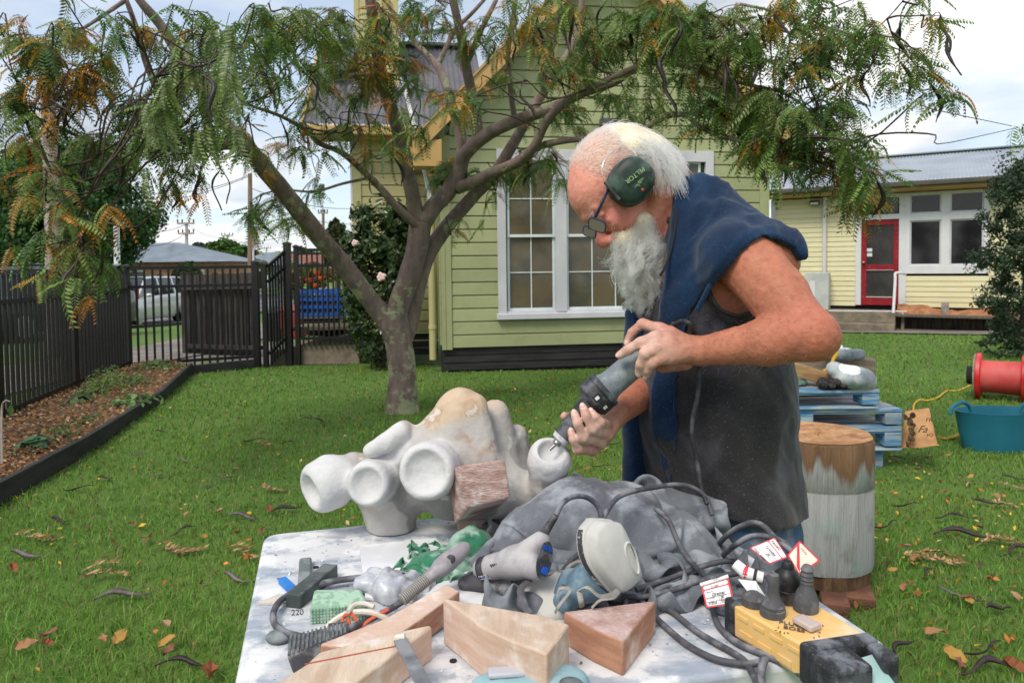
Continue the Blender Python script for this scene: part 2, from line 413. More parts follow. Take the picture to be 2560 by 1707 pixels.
def relax(V, Q, it=3, lam=.5):
 e = np.vstack([Q[:, [0, 1]], Q[:, [1, 2]], Q[:, [2, 3]], Q[:, [3, 0]]]); n = len(V)
 V = V.copy()
 for _ in range(it):
  a = np.zeros_like(V); c = np.zeros(n)
  for k in range(3):
   a[:, k] = np.bincount(e[:, 0], V[e[:, 1], k], n)+np.bincount(e[:, 1], V[e[:, 0], k], n)
  c = np.bincount(e[:, 0], minlength=n)+np.bincount(e[:, 1], minlength=n)
  V += lam*(a/np.maximum(c, 1)[:, None]-V)
 return V
def vnoise(p, seed=0, octs=3):
 out = 0; amp = 1; tot = 0; p = np.asarray(p, float)
 rs = np.random.RandomState(seed)
 tab = rs.rand(4096)
 for o in range(octs):
  q = p*(2**o)+rs.rand(3)*50; i = np.floor(q).astype(np.int64); f = q-i; f = f*f*(3-2*f)
  def h(a, b, c): return tab[((i[:, 0]+a)*73856093 ^ (i[:, 1]+b)*19349663 ^ (i[:, 2]+c)*83492791) & 4095]
  x0 = h(0,0,0)*(1-f[:,0])+h(1,0,0)*f[:,0]; x1 = h(0,1,0)*(1-f[:,0])+h(1,1,0)*f[:,0]
  x2 = h(0,0,1)*(1-f[:,0])+h(1,0,1)*f[:,0]; x3 = h(0,1,1)*(1-f[:,0])+h(1,1,1)*f[:,0]
  y0 = x0*(1-f[:,1])+x1*f[:,1]; y1 = x2*(1-f[:,1])+x3*f[:,1]
  out = out+amp*(2*(y0*(1-f[:,2])+y1*f[:,2])-1); tot += amp; amp *= .5
 return out/tot
def vnormals(V, Q):
 n = np.cross(V[Q[:, 2]]-V[Q[:, 0]], V[Q[:, 3]]-V[Q[:, 1]]); out = np.zeros_like(V)
 for j in range(Q.shape[1]):
  for k in range(3): out[:, k] += np.bincount(Q[:, j], n[:, k], len(V))
 return out/(np.linalg.norm(out, axis=1)[:, None]+1e-12)
# ================================================================== SETTING: ground, street, hills
def leafmat(name, trans=.35, rough=.5, spec=.35):
 m = D.materials.new(name); m.use_nodes = True; nt = m.node_tree; N = nt.nodes; L = nt.links
 b = N['Principled BSDF']; a = N.new('ShaderNodeAttribute'); a.attribute_name = 'col'
 L.new(a.outputs['Color'], b.inputs['Base Color']); b.inputs['Roughness'].default_value = rough; b.inputs['Specular IOR Level'].default_value = spec
 t = N.new('ShaderNodeBsdfTranslucent'); L.new(a.outputs['Color'], t.inputs[0])
 x = N.new('ShaderNodeMixShader'); x.inputs[0].default_value = trans
 L.new(b.outputs[0], x.inputs[1]); L.new(t.outputs[0], x.inputs[2]); L.new(x.outputs[0], N['Material Output'].inputs[0])
 return m
M = {}
M['leaf'] = leafmat('leaf'); M['grass'] = leafmat('grass', .3, .55, .25)
M['lawn'] = mat('lawn', (.075, .155, .022), (.112, .185, .032), scale=1.3, detail=8, lo=.35, hi=.68, rough=.95, bump=.6, bscale=60, c3=(.085, .075, .04), scale3=9, fac3=.35)
M['asphalt'] = mat('asphalt', lin(92, 92, 96), lin(112, 111, 112), scale=3, rough=.9, bump=.3, bscale=90)
M['footpath'] = mat('footpath', lin(112, 104, 100), lin(138, 128, 122), scale=2.5, rough=.9, bump=.3, bscale=60)
M['concrete'] = mat('concrete', lin(108, 99, 85), lin(146, 134, 116), scale=3.5, lo=.3, hi=.7, rough=.9, bump=.4, bscale=45, c3=lin(92, 84, 70), scale3=5, fac3=.6)
M['white_line'] = mat('white_line', (.7, .7, .7), rough=.7)
M['yellow_line'] = mat('yellow_line', (.75, .52, .1), rough=.7)
M['hill'] = mat('hill', lin(95, 122, 62), lin(120, 135, 75), scale=.02, rough=1)
M['mulch'] = mat('mulch', lin(112, 84, 62), lin(150, 116, 84), scale=14, detail=8, lo=.3, hi=.7, rough=.95, bump=.9, bscale=45, c3=lin(80, 58, 46), scale3=24, fac3=.8)
def sheet(name, xs, ys, zf, m, **kw):
 X, Y = np.meshgrid(xs, ys); V = np.stack([X, Y, zf(X, Y)], -1).reshape(-1, 3); w = len(xs)
 i = np.arange(len(ys)-1)[:, None]*w+np.arange(w-1)[None]; i = i.ravel()
 return obj(name, mesh_from(name, V, quads=np.stack([i, i+1, i+w+1, i+w], 1)), m, **kw)
def lawnz(x, y):
 b = 0.012*np.sin(x*1.7+.5)*np.sin(y*1.3)+.006*np.sin(x*4.1+y*3.3)
 return gz(x, y) + b*np.clip((9-y)/3, 0, 1)
xs = np.concatenate([np.linspace(-900, -30, 12), np.linspace(-28, -7, 18), np.linspace(-6.5, 8, 117), np.linspace(8.6, 28, 18), np.linspace(30, 900, 12)])
ys = np.concatenate([np.linspace(-30, -1, 8), np.linspace(-.5, 9, 110), np.linspace(9.5, 40, 40), np.linspace(45, 420, 16), [600, 900, 1500]])
sheet('ground', xs, ys, lawnz, M['lawn'], kind='structure')
def strip(name, pts, w0, w1, m, dz, kind='structure'):
 p = spline([(a, b, 0) for a, b in pts], 60); t = np.gradient(p, axis=0); t /= np.linalg.norm(t, axis=1)[:, None]
 nr = np.stack([t[:, 1], -t[:, 0]], 1); V = []; nw = 7
 for k in range(nw):
  q = p[:, :2]+nr*(w0+(w1-w0)*k/(nw-1)); V.append(np.c_[q, gz(q[:, 0], q[:, 1])+dz])
 V = np.stack(V, 1).reshape(-1, 3); i = (np.arange(59)[:, None]*nw+np.arange(nw-1)[None]).ravel()
 return obj(name, mesh_from(name, V, quads=np.stack([i, i+1, i+nw+1, i+nw], 1)), m, kind=kind)
edge = [(-13.8, 6), (-12.6, 16), (-11.9, 24), (-10.2, 45), (-4, 110), (8, 260)]
strip('road', edge, -8.5, 0, M['asphalt'], .035)
strip('road_kerb', edge, .0, .18, M['concrete'], .10)
strip('centre_line', edge, -4.25, -4.13, M['white_line'], .042)
strip('edge_line', edge, -2.3, -2.2, M['white_line'], .042)
strip('far_verge_path', edge, -11.5, -10, M['footpath'], .03)
strip('footpath', [(-6.6, 3), (-6.7, 8), (-6.6, 12), (-7.3, 16), (-8.6, 24), (-6.6, 45), (0, 110)], -.2, 1.7, M['footpath'], .03)
sheet('forecourt', np.linspace(-5.0, -2.2, 12), np.linspace(9.25, 13.5, 14), lambda x, y: gz(x, y)+.012, M['footpath'], kind='structure')
for (px, py) in ((428, 797), (455, 795)):                          # dashed yellow kerb marks
 g = G(px, py, -.66); b = MB(); b.box(g+np.array((0, 0, .06)), (.35, .5, .004)); b.build('road_marking', M['yellow_line'], kind='structure')
def far_hills():
 xs = np.linspace(-330, 330, 90); ys = np.linspace(330, 700, 14)
 def z(x, y):
  r = np.exp(-((x+110)/120)**2)*16+np.exp(-((x+260)/80)**2)*10+np.exp(-((x-160)/160)**2)*6
  return -3+(r+1.5*np.sin(x*.05))*np.clip((y-330)/130, 0, 1)
 sheet('hills', xs, ys, z, M['hill'], kind='structure')
far_hills()
# ---- leafy masses: thousands of small leaf faces spread through a crown
def leaves_mesh(name, C, size, cols, seed=0, aspect=.45, normals=None, fold=.25, droop=0):
 rs = np.random.RandomState(seed); n = len(C)
 a = rs.normal(size=(n, 3))
 if normals is not None: a = a*.65+normals
 a /= np.linalg.norm(a, axis=1)[:, None]+1e-9
 t = rs.normal(size=(n, 3)); t[:, 2] -= droop
 t -= a*np.sum(a*t, 1)[:, None]; t /= np.linalg.norm(t, axis=1)[:, None]+1e-9
 s = np.cross(a, t); L = (np.broadcast_to(size, (n,))*(.65+.7*rs.rand(n)))[:, None]
 p0 = C-t*L*.5; p2 = C+t*L*.5; p1 = C+s*L*aspect*.5+a*L*fold*.3; p3 = C-s*L*aspect*.5+a*L*fold*.3
 V = np.stack([p0, p1, p2, p3], 1).reshape(-1, 3); i = np.arange(n)*4
 T = np.vstack([np.stack([i, i+1, i+2], 1), np.stack([i, i+2, i+3], 1)])
 me = mesh_from(name, V, tris=T); set_col(me, np.repeat(cols, 4, 0)); return me
def crown_points(c, r, n, seed, clumps=40, shell=.55, flat=0, csize=.30):
 rs = np.random.RandomState(seed); d = rs.normal(size=(clumps, 3)); d /= np.linalg.norm(d, axis=1)[:, None]
 rad = shell+(1-shell)*rs.rand(clumps)**.5; cc = d*rad[:, None]*(.85+.3*rs.rand(clumps))[:, None]
 k = rs.randint(0, clumps, n); q = rs.normal(size=(n, 3)); q /= np.linalg.norm(q, axis=1)[:, None]
 q *= (rs.rand(n)**.4)[:, None]*csize*(.6+.8*rs.rand(clumps))[k][:, None]
 p = cc[k]+q; nn = q/(np.linalg.norm(q, axis=1)[:, None]+1e-9)*.7+p*.5
 return np.asarray(c)+p*np.asarray(r), nn, k
def leaf_cols(k, base, var, seed, n, alt=None, altp=0):
 rs = np.random.RandomState(seed); b = np.asarray(base)*(1+var*rs.normal(size=(k.max()+1, 1)))[k]
 b = b*(1+.22*rs.normal(size=(n, 1)))
 if alt is not None:
  m = rs.rand(n) < altp; b[m] = np.asarray(alt)*(1+.2*rs.normal(size=(m.sum(), 1)))
 return np.clip(b, .004, 1)
M['bark_far'] = mat('bark_far', lin(88, 74, 62), lin(60, 50, 44), scale=12, rough=.95, bump=.5, bscale=20)
def far_tree(name, base, c, r, n, leaf, col, label, seed, clumps=40, trunk=.2, group=None, alt=None, altp=0, csize=.3, cat='tree', shell=.55):
 t = empty(name, base, label, cat, group)
 pts, nn, k = crown_points(c, r, n, seed, clumps, shell, csize=csize)
 obj('crown', leaves_mesh('crown', pts-np.asarray(base), leaf, leaf_cols(k, col, .22, seed, n, alt, altp), seed, normals=nn, aspect=.7), M['leaf'], t, smooth=False)
 b = MB(); top = np.asarray(c)+np.array((0, 0, r[2]*.25)); b.tube(spline([base, (np.asarray(base)+top)/2+np.array((.05, 0, 0)), top], 8), np.linspace(trunk, trunk*.35, 8), 8)
 for a in range(4):
  w = np.array((math.cos(a*1.7+seed), math.sin(a*1.7+seed), .7)); m0 = np.asarray(base)*.45+top*.55
  b.tube(spline([m0, m0+w*r*.3, m0+w*r*.6], 6), np.linspace(trunk*.5, trunk*.1, 6), 6)
 b.build('trunk', M['bark_far'], t, smooth=True); return t
def gzp(px, Y, dz=0):
 p = P(px, 700, Y); p[2] = gz(p[0], Y)+dz; return p
def tree_px(name, px, pyc, Y, rx, ry, n, leaf, col, label, seed, **kw):
 b = gzp(px, Y); c = P(px, pyc, Y); r = (S(rx, Y), S(rx, Y)*.8, S(ry, Y)); return far_tree(name, b, c, r, n, leaf, col, label, seed, **kw)
tree_px('round_tree', 170, 545, 31, 195, 165, 46000, .19, (.042, .105, .022), 'large dense dark green round tree across the street behind the black fence', 11, clumps=190, trunk=.35, csize=.21, shell=.7)
tree_px('street_tree', 20, 590, 40, 120, 110, 6000, .4, (.035, .075, .02), 'dark tree at the far left edge behind the weathered pole', 12, clumps=50, trunk=.35)
tree_px('round_bush', 566, 652, 62, 62, 44, 5000, .42, (.070, .150, .022), 'bright green round bushy tree above the black fence gate', 13, clumps=60, trunk=.25, csize=.26)
tree_px('yellow_green_shrub', 640, 672, 60, 34, 24, 1500, .4, (.12, .17, .03), 'yellow green shrub beside the bright round bush', 14, clumps=25)
tree_px('autumn_tree', 450, 648, 75, 30, 26, 1800, .5, (.28, .13, .04), 'orange autumn tree behind the grey hipped roof house', 15, clumps=25)
tree_px('conifer', 842, 615, 40, 30, 62, 3500, .3, (.060, .075, .025), 'olive conical conifer beside the leaning tree trunk', 16, clumps=60, csize=.22)
tree_px('street_shrub', 470, 690, 34, 30, 28, 1600, .3, (.10, .16, .04), 'light green street shrub behind the blue car', 17, clumps=25)
tree_px('red_hedge', 770, 690, 30, 60, 26, 2500, .2, (.16, .075, .045), 'reddish hedge behind the blue crate', 18, clumps=40, cat='hedge')
tree_px('low_hedge', 375, 712, 40, 52, 20, 2200, .3, (.055, .09, .025), 'clipped green hedge in front of the grey hipped roof house', 19, clumps=50, cat='hedge')
HT = [(396, 628, 500, 8, 9, 'lone round tree on the green hill crest')]
for i, (px, py, Y, rx, ry, lab) in enumerate(HT):
 tree_px('hill_tree', px, py, Y, rx, ry, 500, 1.6, (.05, .06, .05), lab, 40+i, clumps=14, trunk=.5)
def far_wood():
 V = []; rs = np.random.RandomState(5); pts = []; ks = []
 prof = [(425, 632), (470, 628), (500, 606), (540, 612), (560, 622), (590, 604), (620, 622), (660, 634), (690, 640), (720, 628), (750, 618), (775, 630), (800, 642), (850, 645)]
 px = np.array([a for a, b in prof]); py = np.array([b for a, b in prof])
 for i in range(150):
  x = rs.uniform(425, 850); top = np.interp(x, px, py)+rs.rand()*12; Y = rs.uniform(380, 520)
  c = P(x, top+14, Y); r = np.array((S(13, Y), S(10, Y), S(14, Y)))
  p, nn, k = crown_points(c, r, 110, i, 12, csize=.4); pts.append(p); ks.append(np.full(len(p), i))
 p = np.vstack(pts); k = np.concatenate(ks)
 o = obj('far_wood', leaves_mesh('far_wood', p, 3.4, leaf_cols(k, (.062, .082, .070), .16, 3, len(p)), 4, aspect=.8), M['leaf'], smooth=False, kind='stuff')
 tag(o, 'dark blue green wood along the distant ridge', 'trees')
far_wood()
# ---- houses far down the street
M['grey_roof'] = mat('grey_roof', lin(112, 122, 134), lin(128, 138, 150), scale=.8, rough=.6)
M['brick_far'] = mat('brick_far', lin(176, 140, 112), lin(150, 116, 92), scale=2, rough=.9)
M['glass_dark'] = mat('glass_dark', (.02, .022, .025), rough=.06, spec=.6)
M['white_paint'] = mat('white_paint', (.72, .73, .74), (.63, .64, .66), scale=3, lo=.4, hi=.8, rough=.55, rnd=.03)
M['grey_wall'] = mat('grey_wall', lin(150, 156, 162), rough=.8)
def house(name, px, Y, w, d, h, hr, rot, wallm, roofm, label):
 b0 = gzp(px, Y); t = empty(name, b0, label, 'house'); c, s = math.cos(rot), math.sin(rot)
 Q = lambda x, y, z: b0+np.array((c*x-s*y, s*x+c*y, z))
 b = MB(); b.hexa([Q(-w/2, -d/2, 0), Q(w/2, -d/2, 0), Q(w/2, d/2, 0), Q(-w/2, d/2, 0), Q(-w/2, -d/2, h), Q(w/2, -d/2, h), Q(w/2, d/2, h), Q(-w/2, d/2, h)]); b.build('wall', wallm, t)
 e = .5; r = [Q(-w/2-e, -d/2-e, h), Q(w/2+e, -d/2-e, h), Q(w/2+e, d/2+e, h), Q(-w/2-e, d/2+e, h), Q(-w/2+d/2, 0, h+hr), Q(w/2-d/2, 0, h+hr)]
 b = MB(); b.add(r, [(0, 1, 5, 4), (1, 2, 5), (2, 3, 4, 5), (3, 0, 4), (3, 2, 1, 0)]); b.build('roof', roofm, t)
 for k in range(3):
  x = -w*.32+k*w*.32; b = MB(); b.box(Q(x, -d/2-.03, h*.58), (1.5, .1, 1.1), [[c, -s, 0], [s, c, 0], [0, 0, 1]]); wn = b.build('window', M['white_paint'], t)
  b = MB(); b.box(Q(x, -d/2-.09, h*.58), (1.3, .04, .9), [[c, -s, 0], [s, c, 0], [0, 0, 1]]); b.build('pane', M['glass_dark'], wn)
 return t
house('hipped_house', 395, 48, 11, 8, 2.5, 1.35, .12, M['brick_far'], M['grey_roof'], 'house with grey hipped roof across the street above the fence')
house('gabled_house', 672, 80, 6, 5, 2.4, 1.5, -.5, M['grey_wall'], M['grey_roof'], 'pale grey house behind the wooden power pole')
house('distant_house', 760, 120, 12, 8, 3, 1.6, .2, M['white_paint'], mat('brown_roof', lin(132, 84, 70), rough=.8), 'small white house with brown roof far behind the ramp fence')
# ---- poles and wires
M['pole_wood'] = mat('pole_wood', lin(150, 128, 110), lin(122, 102, 86), scale=4, stretch=(6, 6, .5), rough=.9)
M['pole_concrete'] = mat('pole_concrete', lin(196, 196, 192), lin(176, 176, 172), scale=2, rough=.85)
M['grey_timber'] = mat('grey_timber', lin(176, 164, 156), lin(140, 126, 118), scale=5, stretch=(5, 5, .5), lo=.3, hi=.75, rough=.9, c3=lin(96, 80, 70), scale3=4, fac3=.7, bump=.4, bscale=20)
M['dark_metal'] = mat('dark_metal', lin(60, 62, 66), rough=.6)
M['wire'] = mat('wire', lin(80, 84, 90), rough=.6)
WT = []
def power_pole(px, ytop, Y, r, arms, label, m, armw=1.6, lean=0):
 b0 = gzp(px, Y); top = P(px+lean, ytop, Y); t = empty('power_pole', b0, label, 'power pole', 'power poles along the street')
 b = MB(); b.tube([b0, (b0+top)/2, top], [r, r*.85, r*.7], 10); b.build('pole', m, t, smooth=True)
 for k, yy in enumerate(arms):
  z = P(px, yy, Y)[2]; c = np.array((top[0], b0[1]-.12, z)); w = armw*(1 if k == 0 else .95)
  b = MB(); b.bar(c-np.array((w/2, 0, 0)), c+np.array((w/2, 0, 0)), .12, .12); b.build('crossarm', M['grey_timber'], t)
  for s in (-.47, -.2, .2, .47):
   q = c+np.array((w*s, 0, .06)); b = MB(); b.lathe(q, (0, 0, 1), [(0, .03), (.1, .07), (.14, .05), (.22, .06), (.25, .02)], 8); b.build('insulator', M['dark_metal'], t)
 WT.append((top, armw)); return t
power_pole(466, 556, 52, .16, (559, 584), 'white power pole with two crossarms above the grey hipped roof', M['pole_concrete'], 1.25)
power_pole(569, 586, 78, .17, (589, 607), 'grey power pole with two crossarms behind the round green bush', M['pole_concrete'], 1.3)
power_pole(625, 434, 46, .19, (), 'tall brown wooden power pole left of the leaning trunk', M['pole_wood'], 1.3)
power_pole(666, 618, 120, .18, (621,), 'small distant power pole right of the brown wooden pole', M['pole_concrete'], 1.6)
power_pole(697, 627, 160, .18, (630,), 'smallest power pole, furthest along the ridge', M['pole_concrete'], 1.6)
power_pole(808, 525, 60, .16, (533,), 'grey pole with a short crossarm beside the conifer', M['pole_wood'], .8)
b = MB(); b0 = gzp(634, 40); b.tube([b0, P(632, 560, 40)], [.06, .05], 8); b.build('sign_post', M['white_paint'], None, b0, smooth=True, label='thin white post beside the brown wooden power pole', cat='post')
def wires():
 pairs = [((330, 506), 60, (625, 440), 46), ((625, 470), 46, (900, 520), 60), ((300, 560), 40, (466, 560), 52), ((466, 560), 52, (569, 590), 78), ((569, 590), 78, (700, 629), 160),
   ((300, 605), 36, (462, 585), 52), ((625, 500), 46, (895, 560), 70), ((320, 480), 36, (625, 436), 46), ((569, 607), 78, (808, 560), 60)]
 for i, (a, ya, b, yb) in enumerate(pairs):
  A = P(*a, ya); B = P(*b, yb); t = np.linspace(0, 1, 20)[:, None]; p = A+(B-A)*t; p[:, 2] -= (t[:, 0]*(1-t[:, 0]))*4*.5
  m = MB(); m.tube(p, .022, 4); o = m.build('power_line', M['wire'], None, p[0], label='thin dark power line strung across the cloudy sky', cat='power line', group='power lines over the street')
wires()
def lamp_posts():
 b0 = gzp(292, 24); b = MB(); b.tube([b0, P(291, 560, 24)], [.11, .09], 12); b.build('light_pole', M['white_paint'], None, b0, smooth=True, label='short white steel pole in front of the dark round tree', cat='pole')
 b0 = gzp(135, 11.5); top = P(122, 300, 11.5); b = MB(); pts = spline([b0, P(134, 560, 11.5), P(130, 440, 11.5), top, P(118, 120, 11.5)], 24)
 b.tube(pts, np.linspace(.14, .10, 24)*(1+.05*np.sin(np.arange(24)*2.1)), 14)
 b.build('weathered_pole', M['grey_timber'], None, b0, smooth=True, label='pale weathered timber pole behind the black fence at left', cat='pole')
lamp_posts()
# ================================================================== BUILDINGS
class Facade:
 def __init__(s, o, ang):
  s.o = np.asarray(o, float); s.e = np.array((math.cos(ang), math.sin(ang), 0)); s.n = np.array((math.sin(ang), -math.cos(ang), 0))
  s.rot = np.stack([s.e, -s.n, (0, 0, 1)], 1)
 def pt(s, t, z, out=0): return s.o+s.e*t+s.n*out+np.array((0, 0, z-s.o[2]))
 def px(s, x, y, out=0):
  p = PL(x, y, s.o+s.n*out, s.n); return float(np.dot(p-s.o, s.e)), float(p[2])
 def box(s, b, t0, t1, z0, z1, o0, o1): return b.box(s.pt((t0+t1)/2, (z0+z1)/2, (o0+o1)/2), (t1-t0, abs(o1-o0), z1-z0), s.rot)
 def board(s, t0, t1, z0, z1, name, m, parent, lo=.022, hi=.008, t0b=None, t1b=None, cove=True):
  t0b = t0 if t0b is None else t0b; t1b = t1 if t1b is None else t1b
  b = MB(); g = .004; zc = z1-.022 if cove else z1-.001
  q = lambda z: ((t0+(t0b-t0)*(z-z0)/(z1-z0)), (t1+(t1b-t1)*(z-z0)/(z1-z0)))
  lv = [(z0+g, 0), (z0+g, lo), (zc, lo-.006 if cove else hi), (z1, hi-.006 if cove else hi), (z1, 0)]
  L = [s.pt(q(min(z, z1))[0], z, o) for z, o in lv]; Rr = [s.pt(q(min(z, z1))[1], z, o) for z, o in lv]; n = len(lv)
  f = [tuple(range(n)), tuple(range(2*n-1, n-1, -1))]+[(i, n+i, n+(i+1) % n, (i+1) % n) for i in range(n)]
  b.add(L+Rr, f); return b.build(name, m, parent)
 def boards(s, t0, t1, z0, z1, pitch, holes, name, m, parent, gable=None, **kw):
  z = z0
  while z < z1-.02:
   zt = min(z+pitch, z1); a, c, ab, cb = t0, t1, t0, t1
   if gable:                                            # (mid t, apex z): the slope is 45 degrees
    mt, az, sl = gable; a = max(t0, mt-(az-z)/sl); c = min(t1, mt+(az-z)/sl); ab = max(t0, mt-(az-zt)/sl); cb = min(t1, mt+(az-zt)/sl)
    if c-a < .05: break
   segs = [(a, c, ab, cb)]
   for (h0, h1, hz0, hz1) in holes:
    if zt > hz0+.02 and z < hz1-.02:
     ns = []
     for (p, q, pb, qb) in segs:
      if q <= h0 or p >= h1: ns.append((p, q, pb, qb)); continue
      if p < h0: ns.append((p, h0, pb, h0))
      if q > h1: ns.append((h1, q, h1, qb))
     segs = ns
   for (p, q, pb, qb) in segs:
    if q-p > .02: s.board(p, q, z, zt, name, m, parent, t0b=pb, t1b=qb, **kw)
   z += pitch
M['green_board'] = mat('green_board', lin(168, 172, 128), lin(156, 161, 118), scale=1.5, detail=6, lo=.3, hi=.75, rough=.55, rnd=.08, c3=lin(140, 145, 106), scale3=7, fac3=.35, bump=.08, bscale=30, shift=3)
M['wing_board'] = mat('wing_board', lin(190, 182, 132), lin(178, 171, 122), scale=1.5, lo=.3, hi=.75, rough=.55, rnd=.04, shift=3)
M['cream_board'] = mat('cream_board', lin(226, 219, 178), lin(217, 209, 166), scale=1.2, lo=.3, hi=.75, rough=.6, rnd=.03, shift=3)
M['tan_trim'] = mat('tan_trim', lin(200, 163, 104), lin(188, 152, 94), scale=2, rough=.55, rnd=.03)
M['grey_trim'] = mat('grey_trim', lin(212, 211, 216), lin(198, 197, 204), scale=1.5, rough=.55, rnd=.02)
M['sash_white'] = mat('sash_white', lin(222, 232, 232), lin(206, 220, 220), scale=3, rough=.5)
M['pane_brown'] = mat('pane_brown', lin(106, 92, 70), lin(70, 72, 64), scale=1.6, detail=5, lo=.32, hi=.68, rough=.09, c3=lin(120, 118, 108), scale3=2.2, fac3=.5, spec=.5, shift=2)  # grey blotches in the colour stand in for reflections on the glass
M['skirting'] = mat('skirting', lin(40, 39, 40), lin(54, 52, 52), scale=3, stretch=(1, 1, 8), rough=.85, bump=.3, bscale=25, rnd=.15)
M['iron_grey'] = mat('iron_grey', lin(108, 108, 114), lin(92, 91, 98), scale=1.5, rough=.55, rough2=.7)
M['iron_blue'] = mat('iron_blue', lin(160, 168, 178), lin(146, 154, 166), scale=1.0, rough=.5, rough2=.65)
def corrugated(name, o, e, up, length, run, m, parent, wave=.076, amp=.009):
 n = int(length/wave)*8; t = np.linspace(0, length, n); nn = nrm(np.cross(e, up)); V = []
 for r in (0, .5, 1.0): V.append(np.asarray(o)+t[:, None]*np.asarray(e)+np.asarray(up)*run*r+nn*(amp*np.cos(t/wave*2*math.pi))[:, None])
 V = np.vstack(V); i = np.arange(n-1); q = np.vstack([np.stack([i+k*n, i+1+k*n, i+1+(k+1)*n, i+(k+1)*n], 1) for k in (0, 1)])
 org = WL[parent.name]; return obj(name, mesh_from(name, V-org, quads=q), m, parent)
MF = Facade((-.82, 8.10, 0), R(8))
def main_building():
 f = MF; bl = empty('school_building', f.pt(2, 0), 'sage green weatherboard gabled building with white grid window behind the tree', 'building')
 tl = 0; tr = f.px(1920, 500)[0]; mid = (tl+tr)/2; zb = .285; sl = 1.02
 ze = f.px(1082, 350)[1]; apex = ze+(mid+.12)*sl
 w0, wz1 = f.px(1240, 374); w1 = f.px(1781, 374)[0]; wz0 = f.px(1243, 787)[1]
 f.boards(tl+.12, tr-.12, zb, apex, .153, [(w0+.015, w1-.015, wz0+.02, wz1-.02)], 'weatherboard', M['green_board'], bl, gable=(mid, apex-.05, sl))
 b = MB(); f.box(b, tl, tr, zb+.01, ze+.02, -.30, -.09); b.prism([f.pt(tl, ze, -.09), f.pt(tr, ze, -.09), f.pt(mid, apex-.02, -.09)], -f.n*.2); b.build('wall_frame', M['green_board'], bl)
 for a, c in ((tl, tl+.12), (tr-.12, tr)):
  b = MB(); f.box(b, a, c, zb-.02, ze+.05, -.01, .034); f.box(b, a+.03 if a == tl else c-.05, a+.05 if a == tl else c-.03, zb-.02, ze+.05, .034, .04); b.build('corner_board', M['green_board'], bl, bevel=.003)
 for k in range(3):
  b = MB(); f.box(b, tl+.02+.05*k*0, tr, .02+k*.088, .02+k*.088+.078, -.05, -.012+.006*(k % 2)); b.build('skirting_plank', M['skirting'], bl, bevel=.003)
 b = MB(); f.box(b, tl, tr, -.05, zb, -.4, -.06); b.build('footing', M['skirting'], bl)
 b = MB()
 for a, c, z0, z1 in ((w0, w0+.10, wz0, wz1), (w1-.10, w1, wz0, wz1), (w0+.1, w1-.1, wz1-.13, wz1)): f.box(b, a, c, z0, z1, -.02, .045)
 win = b.build('window', M['grey_trim'], bl, bevel=.004)
 b = MB(); f.box(b, w0-.02, w1+.02, wz0-.055, wz0+.012, -.02, .085); b.build('sill', M['grey_trim'], win, bevel=.006)
 xs = [(1268, 1388, 2), (1416, 1604, 3), (1632, 1752, 2)]
 zt = f.px(1330, 400)[1]; zm = f.px(1330, 589)[1]; zl = f.px(1330, 777)[1]
 for a, c in ((1388, 1416), (1604, 1632)):
  b = MB(); f.box(b, f.px(a, 600)[0], f.px(c, 600)[0], zl-.04, zt+.02, -.03, .03); b.build('mullion', M['grey_trim'], win, bevel=.004)
 b = MB(); f.box(b, w0+.1, w1-.1, zl-.05, zl-.0, -.04, .03); b.build('bottom_rail', M['grey_trim'], win, bevel=.004)
 for x0, x1, nc in xs:
  t0, t1 = f.px(x0, 600)[0], f.px(x1, 600)[0]
  for (z0, z1, out) in ((zm-.02, zt, .0), (zl, zm+.02, -.025)):
   b = MB(); fw = .03
   for a, c, p, q in ((t0, t0+fw, z0, z1), (t1-fw, t1, z0, z1), (t0+fw, t1-fw, z0, z0+fw*1.1), (t0+fw, t1-fw, z1-fw, z1)): f.box(b, a, c, p, q, out-.03, out)
   b.build('sash', M['sash_white'], win, bevel=.003)
   iw = (t1-t0-2*fw)/nc; zmid = (z0+z1)/2
   for k in range(1, nc):
    b = MB(); f.box(b, t0+fw+k*iw-.006, t0+fw+k*iw+.006, z0+.033, z1-fw, out-.025, out-.004); b.build('glazing_bar', M['sash_white'], win)
   b = MB(); f.box(b, t0+fw, t1-fw, zmid-.006, zmid+.006, out-.024, out-.006); b.build('glazing_bar', M['sash_white'], win)
   for k in range(nc):
    for (p, q) in ((z0+.03, zmid-.004), (zmid+.004, z1-.028)):
     b = MB(); f.box(b, t0+fw+k*iw+.004, t0+fw+(k+1)*iw-.004, p, q, out-.022, out-.016); b.build('pane', M['pane_brown'], win)
 oh = .3; dn = .30
 for s_ in (-1, 1):
  ev = mid+s_*(mid+dn); zev = apex-(mid+dn)*sl
  dirv = nrm(f.pt(mid, apex)-f.pt(ev, zev))
  b = MB(); perp = np.array((0, 0, -.21))
  b.prism([f.pt(ev, zev+.12, oh), f.pt(mid, apex+.12, oh), f.pt(mid, apex-.085, oh), f.pt(ev, zev-.085, oh)], f.n*.03); b.build('barge_board', M['tan_trim'], bl, bevel=.004)
  b = MB(); b.prism([f.pt(ev-s_*0.02, zev+.17, oh+.01), f.pt(mid, apex+.17, oh+.01), f.pt(mid, apex+.125, oh+.01), f.pt(ev, zev+.125, oh+.01)], f.n*.04); b.build('barge_cap', M['tan_trim'], bl)
  b = MB(); b.prism([f.pt(ev, zev, oh), f.pt(mid, apex, oh), f.pt(mid, apex, -.02), f.pt(ev, zev, -.02)], (0, 0, .02)); b.build('soffit', M['tan_trim'], bl)
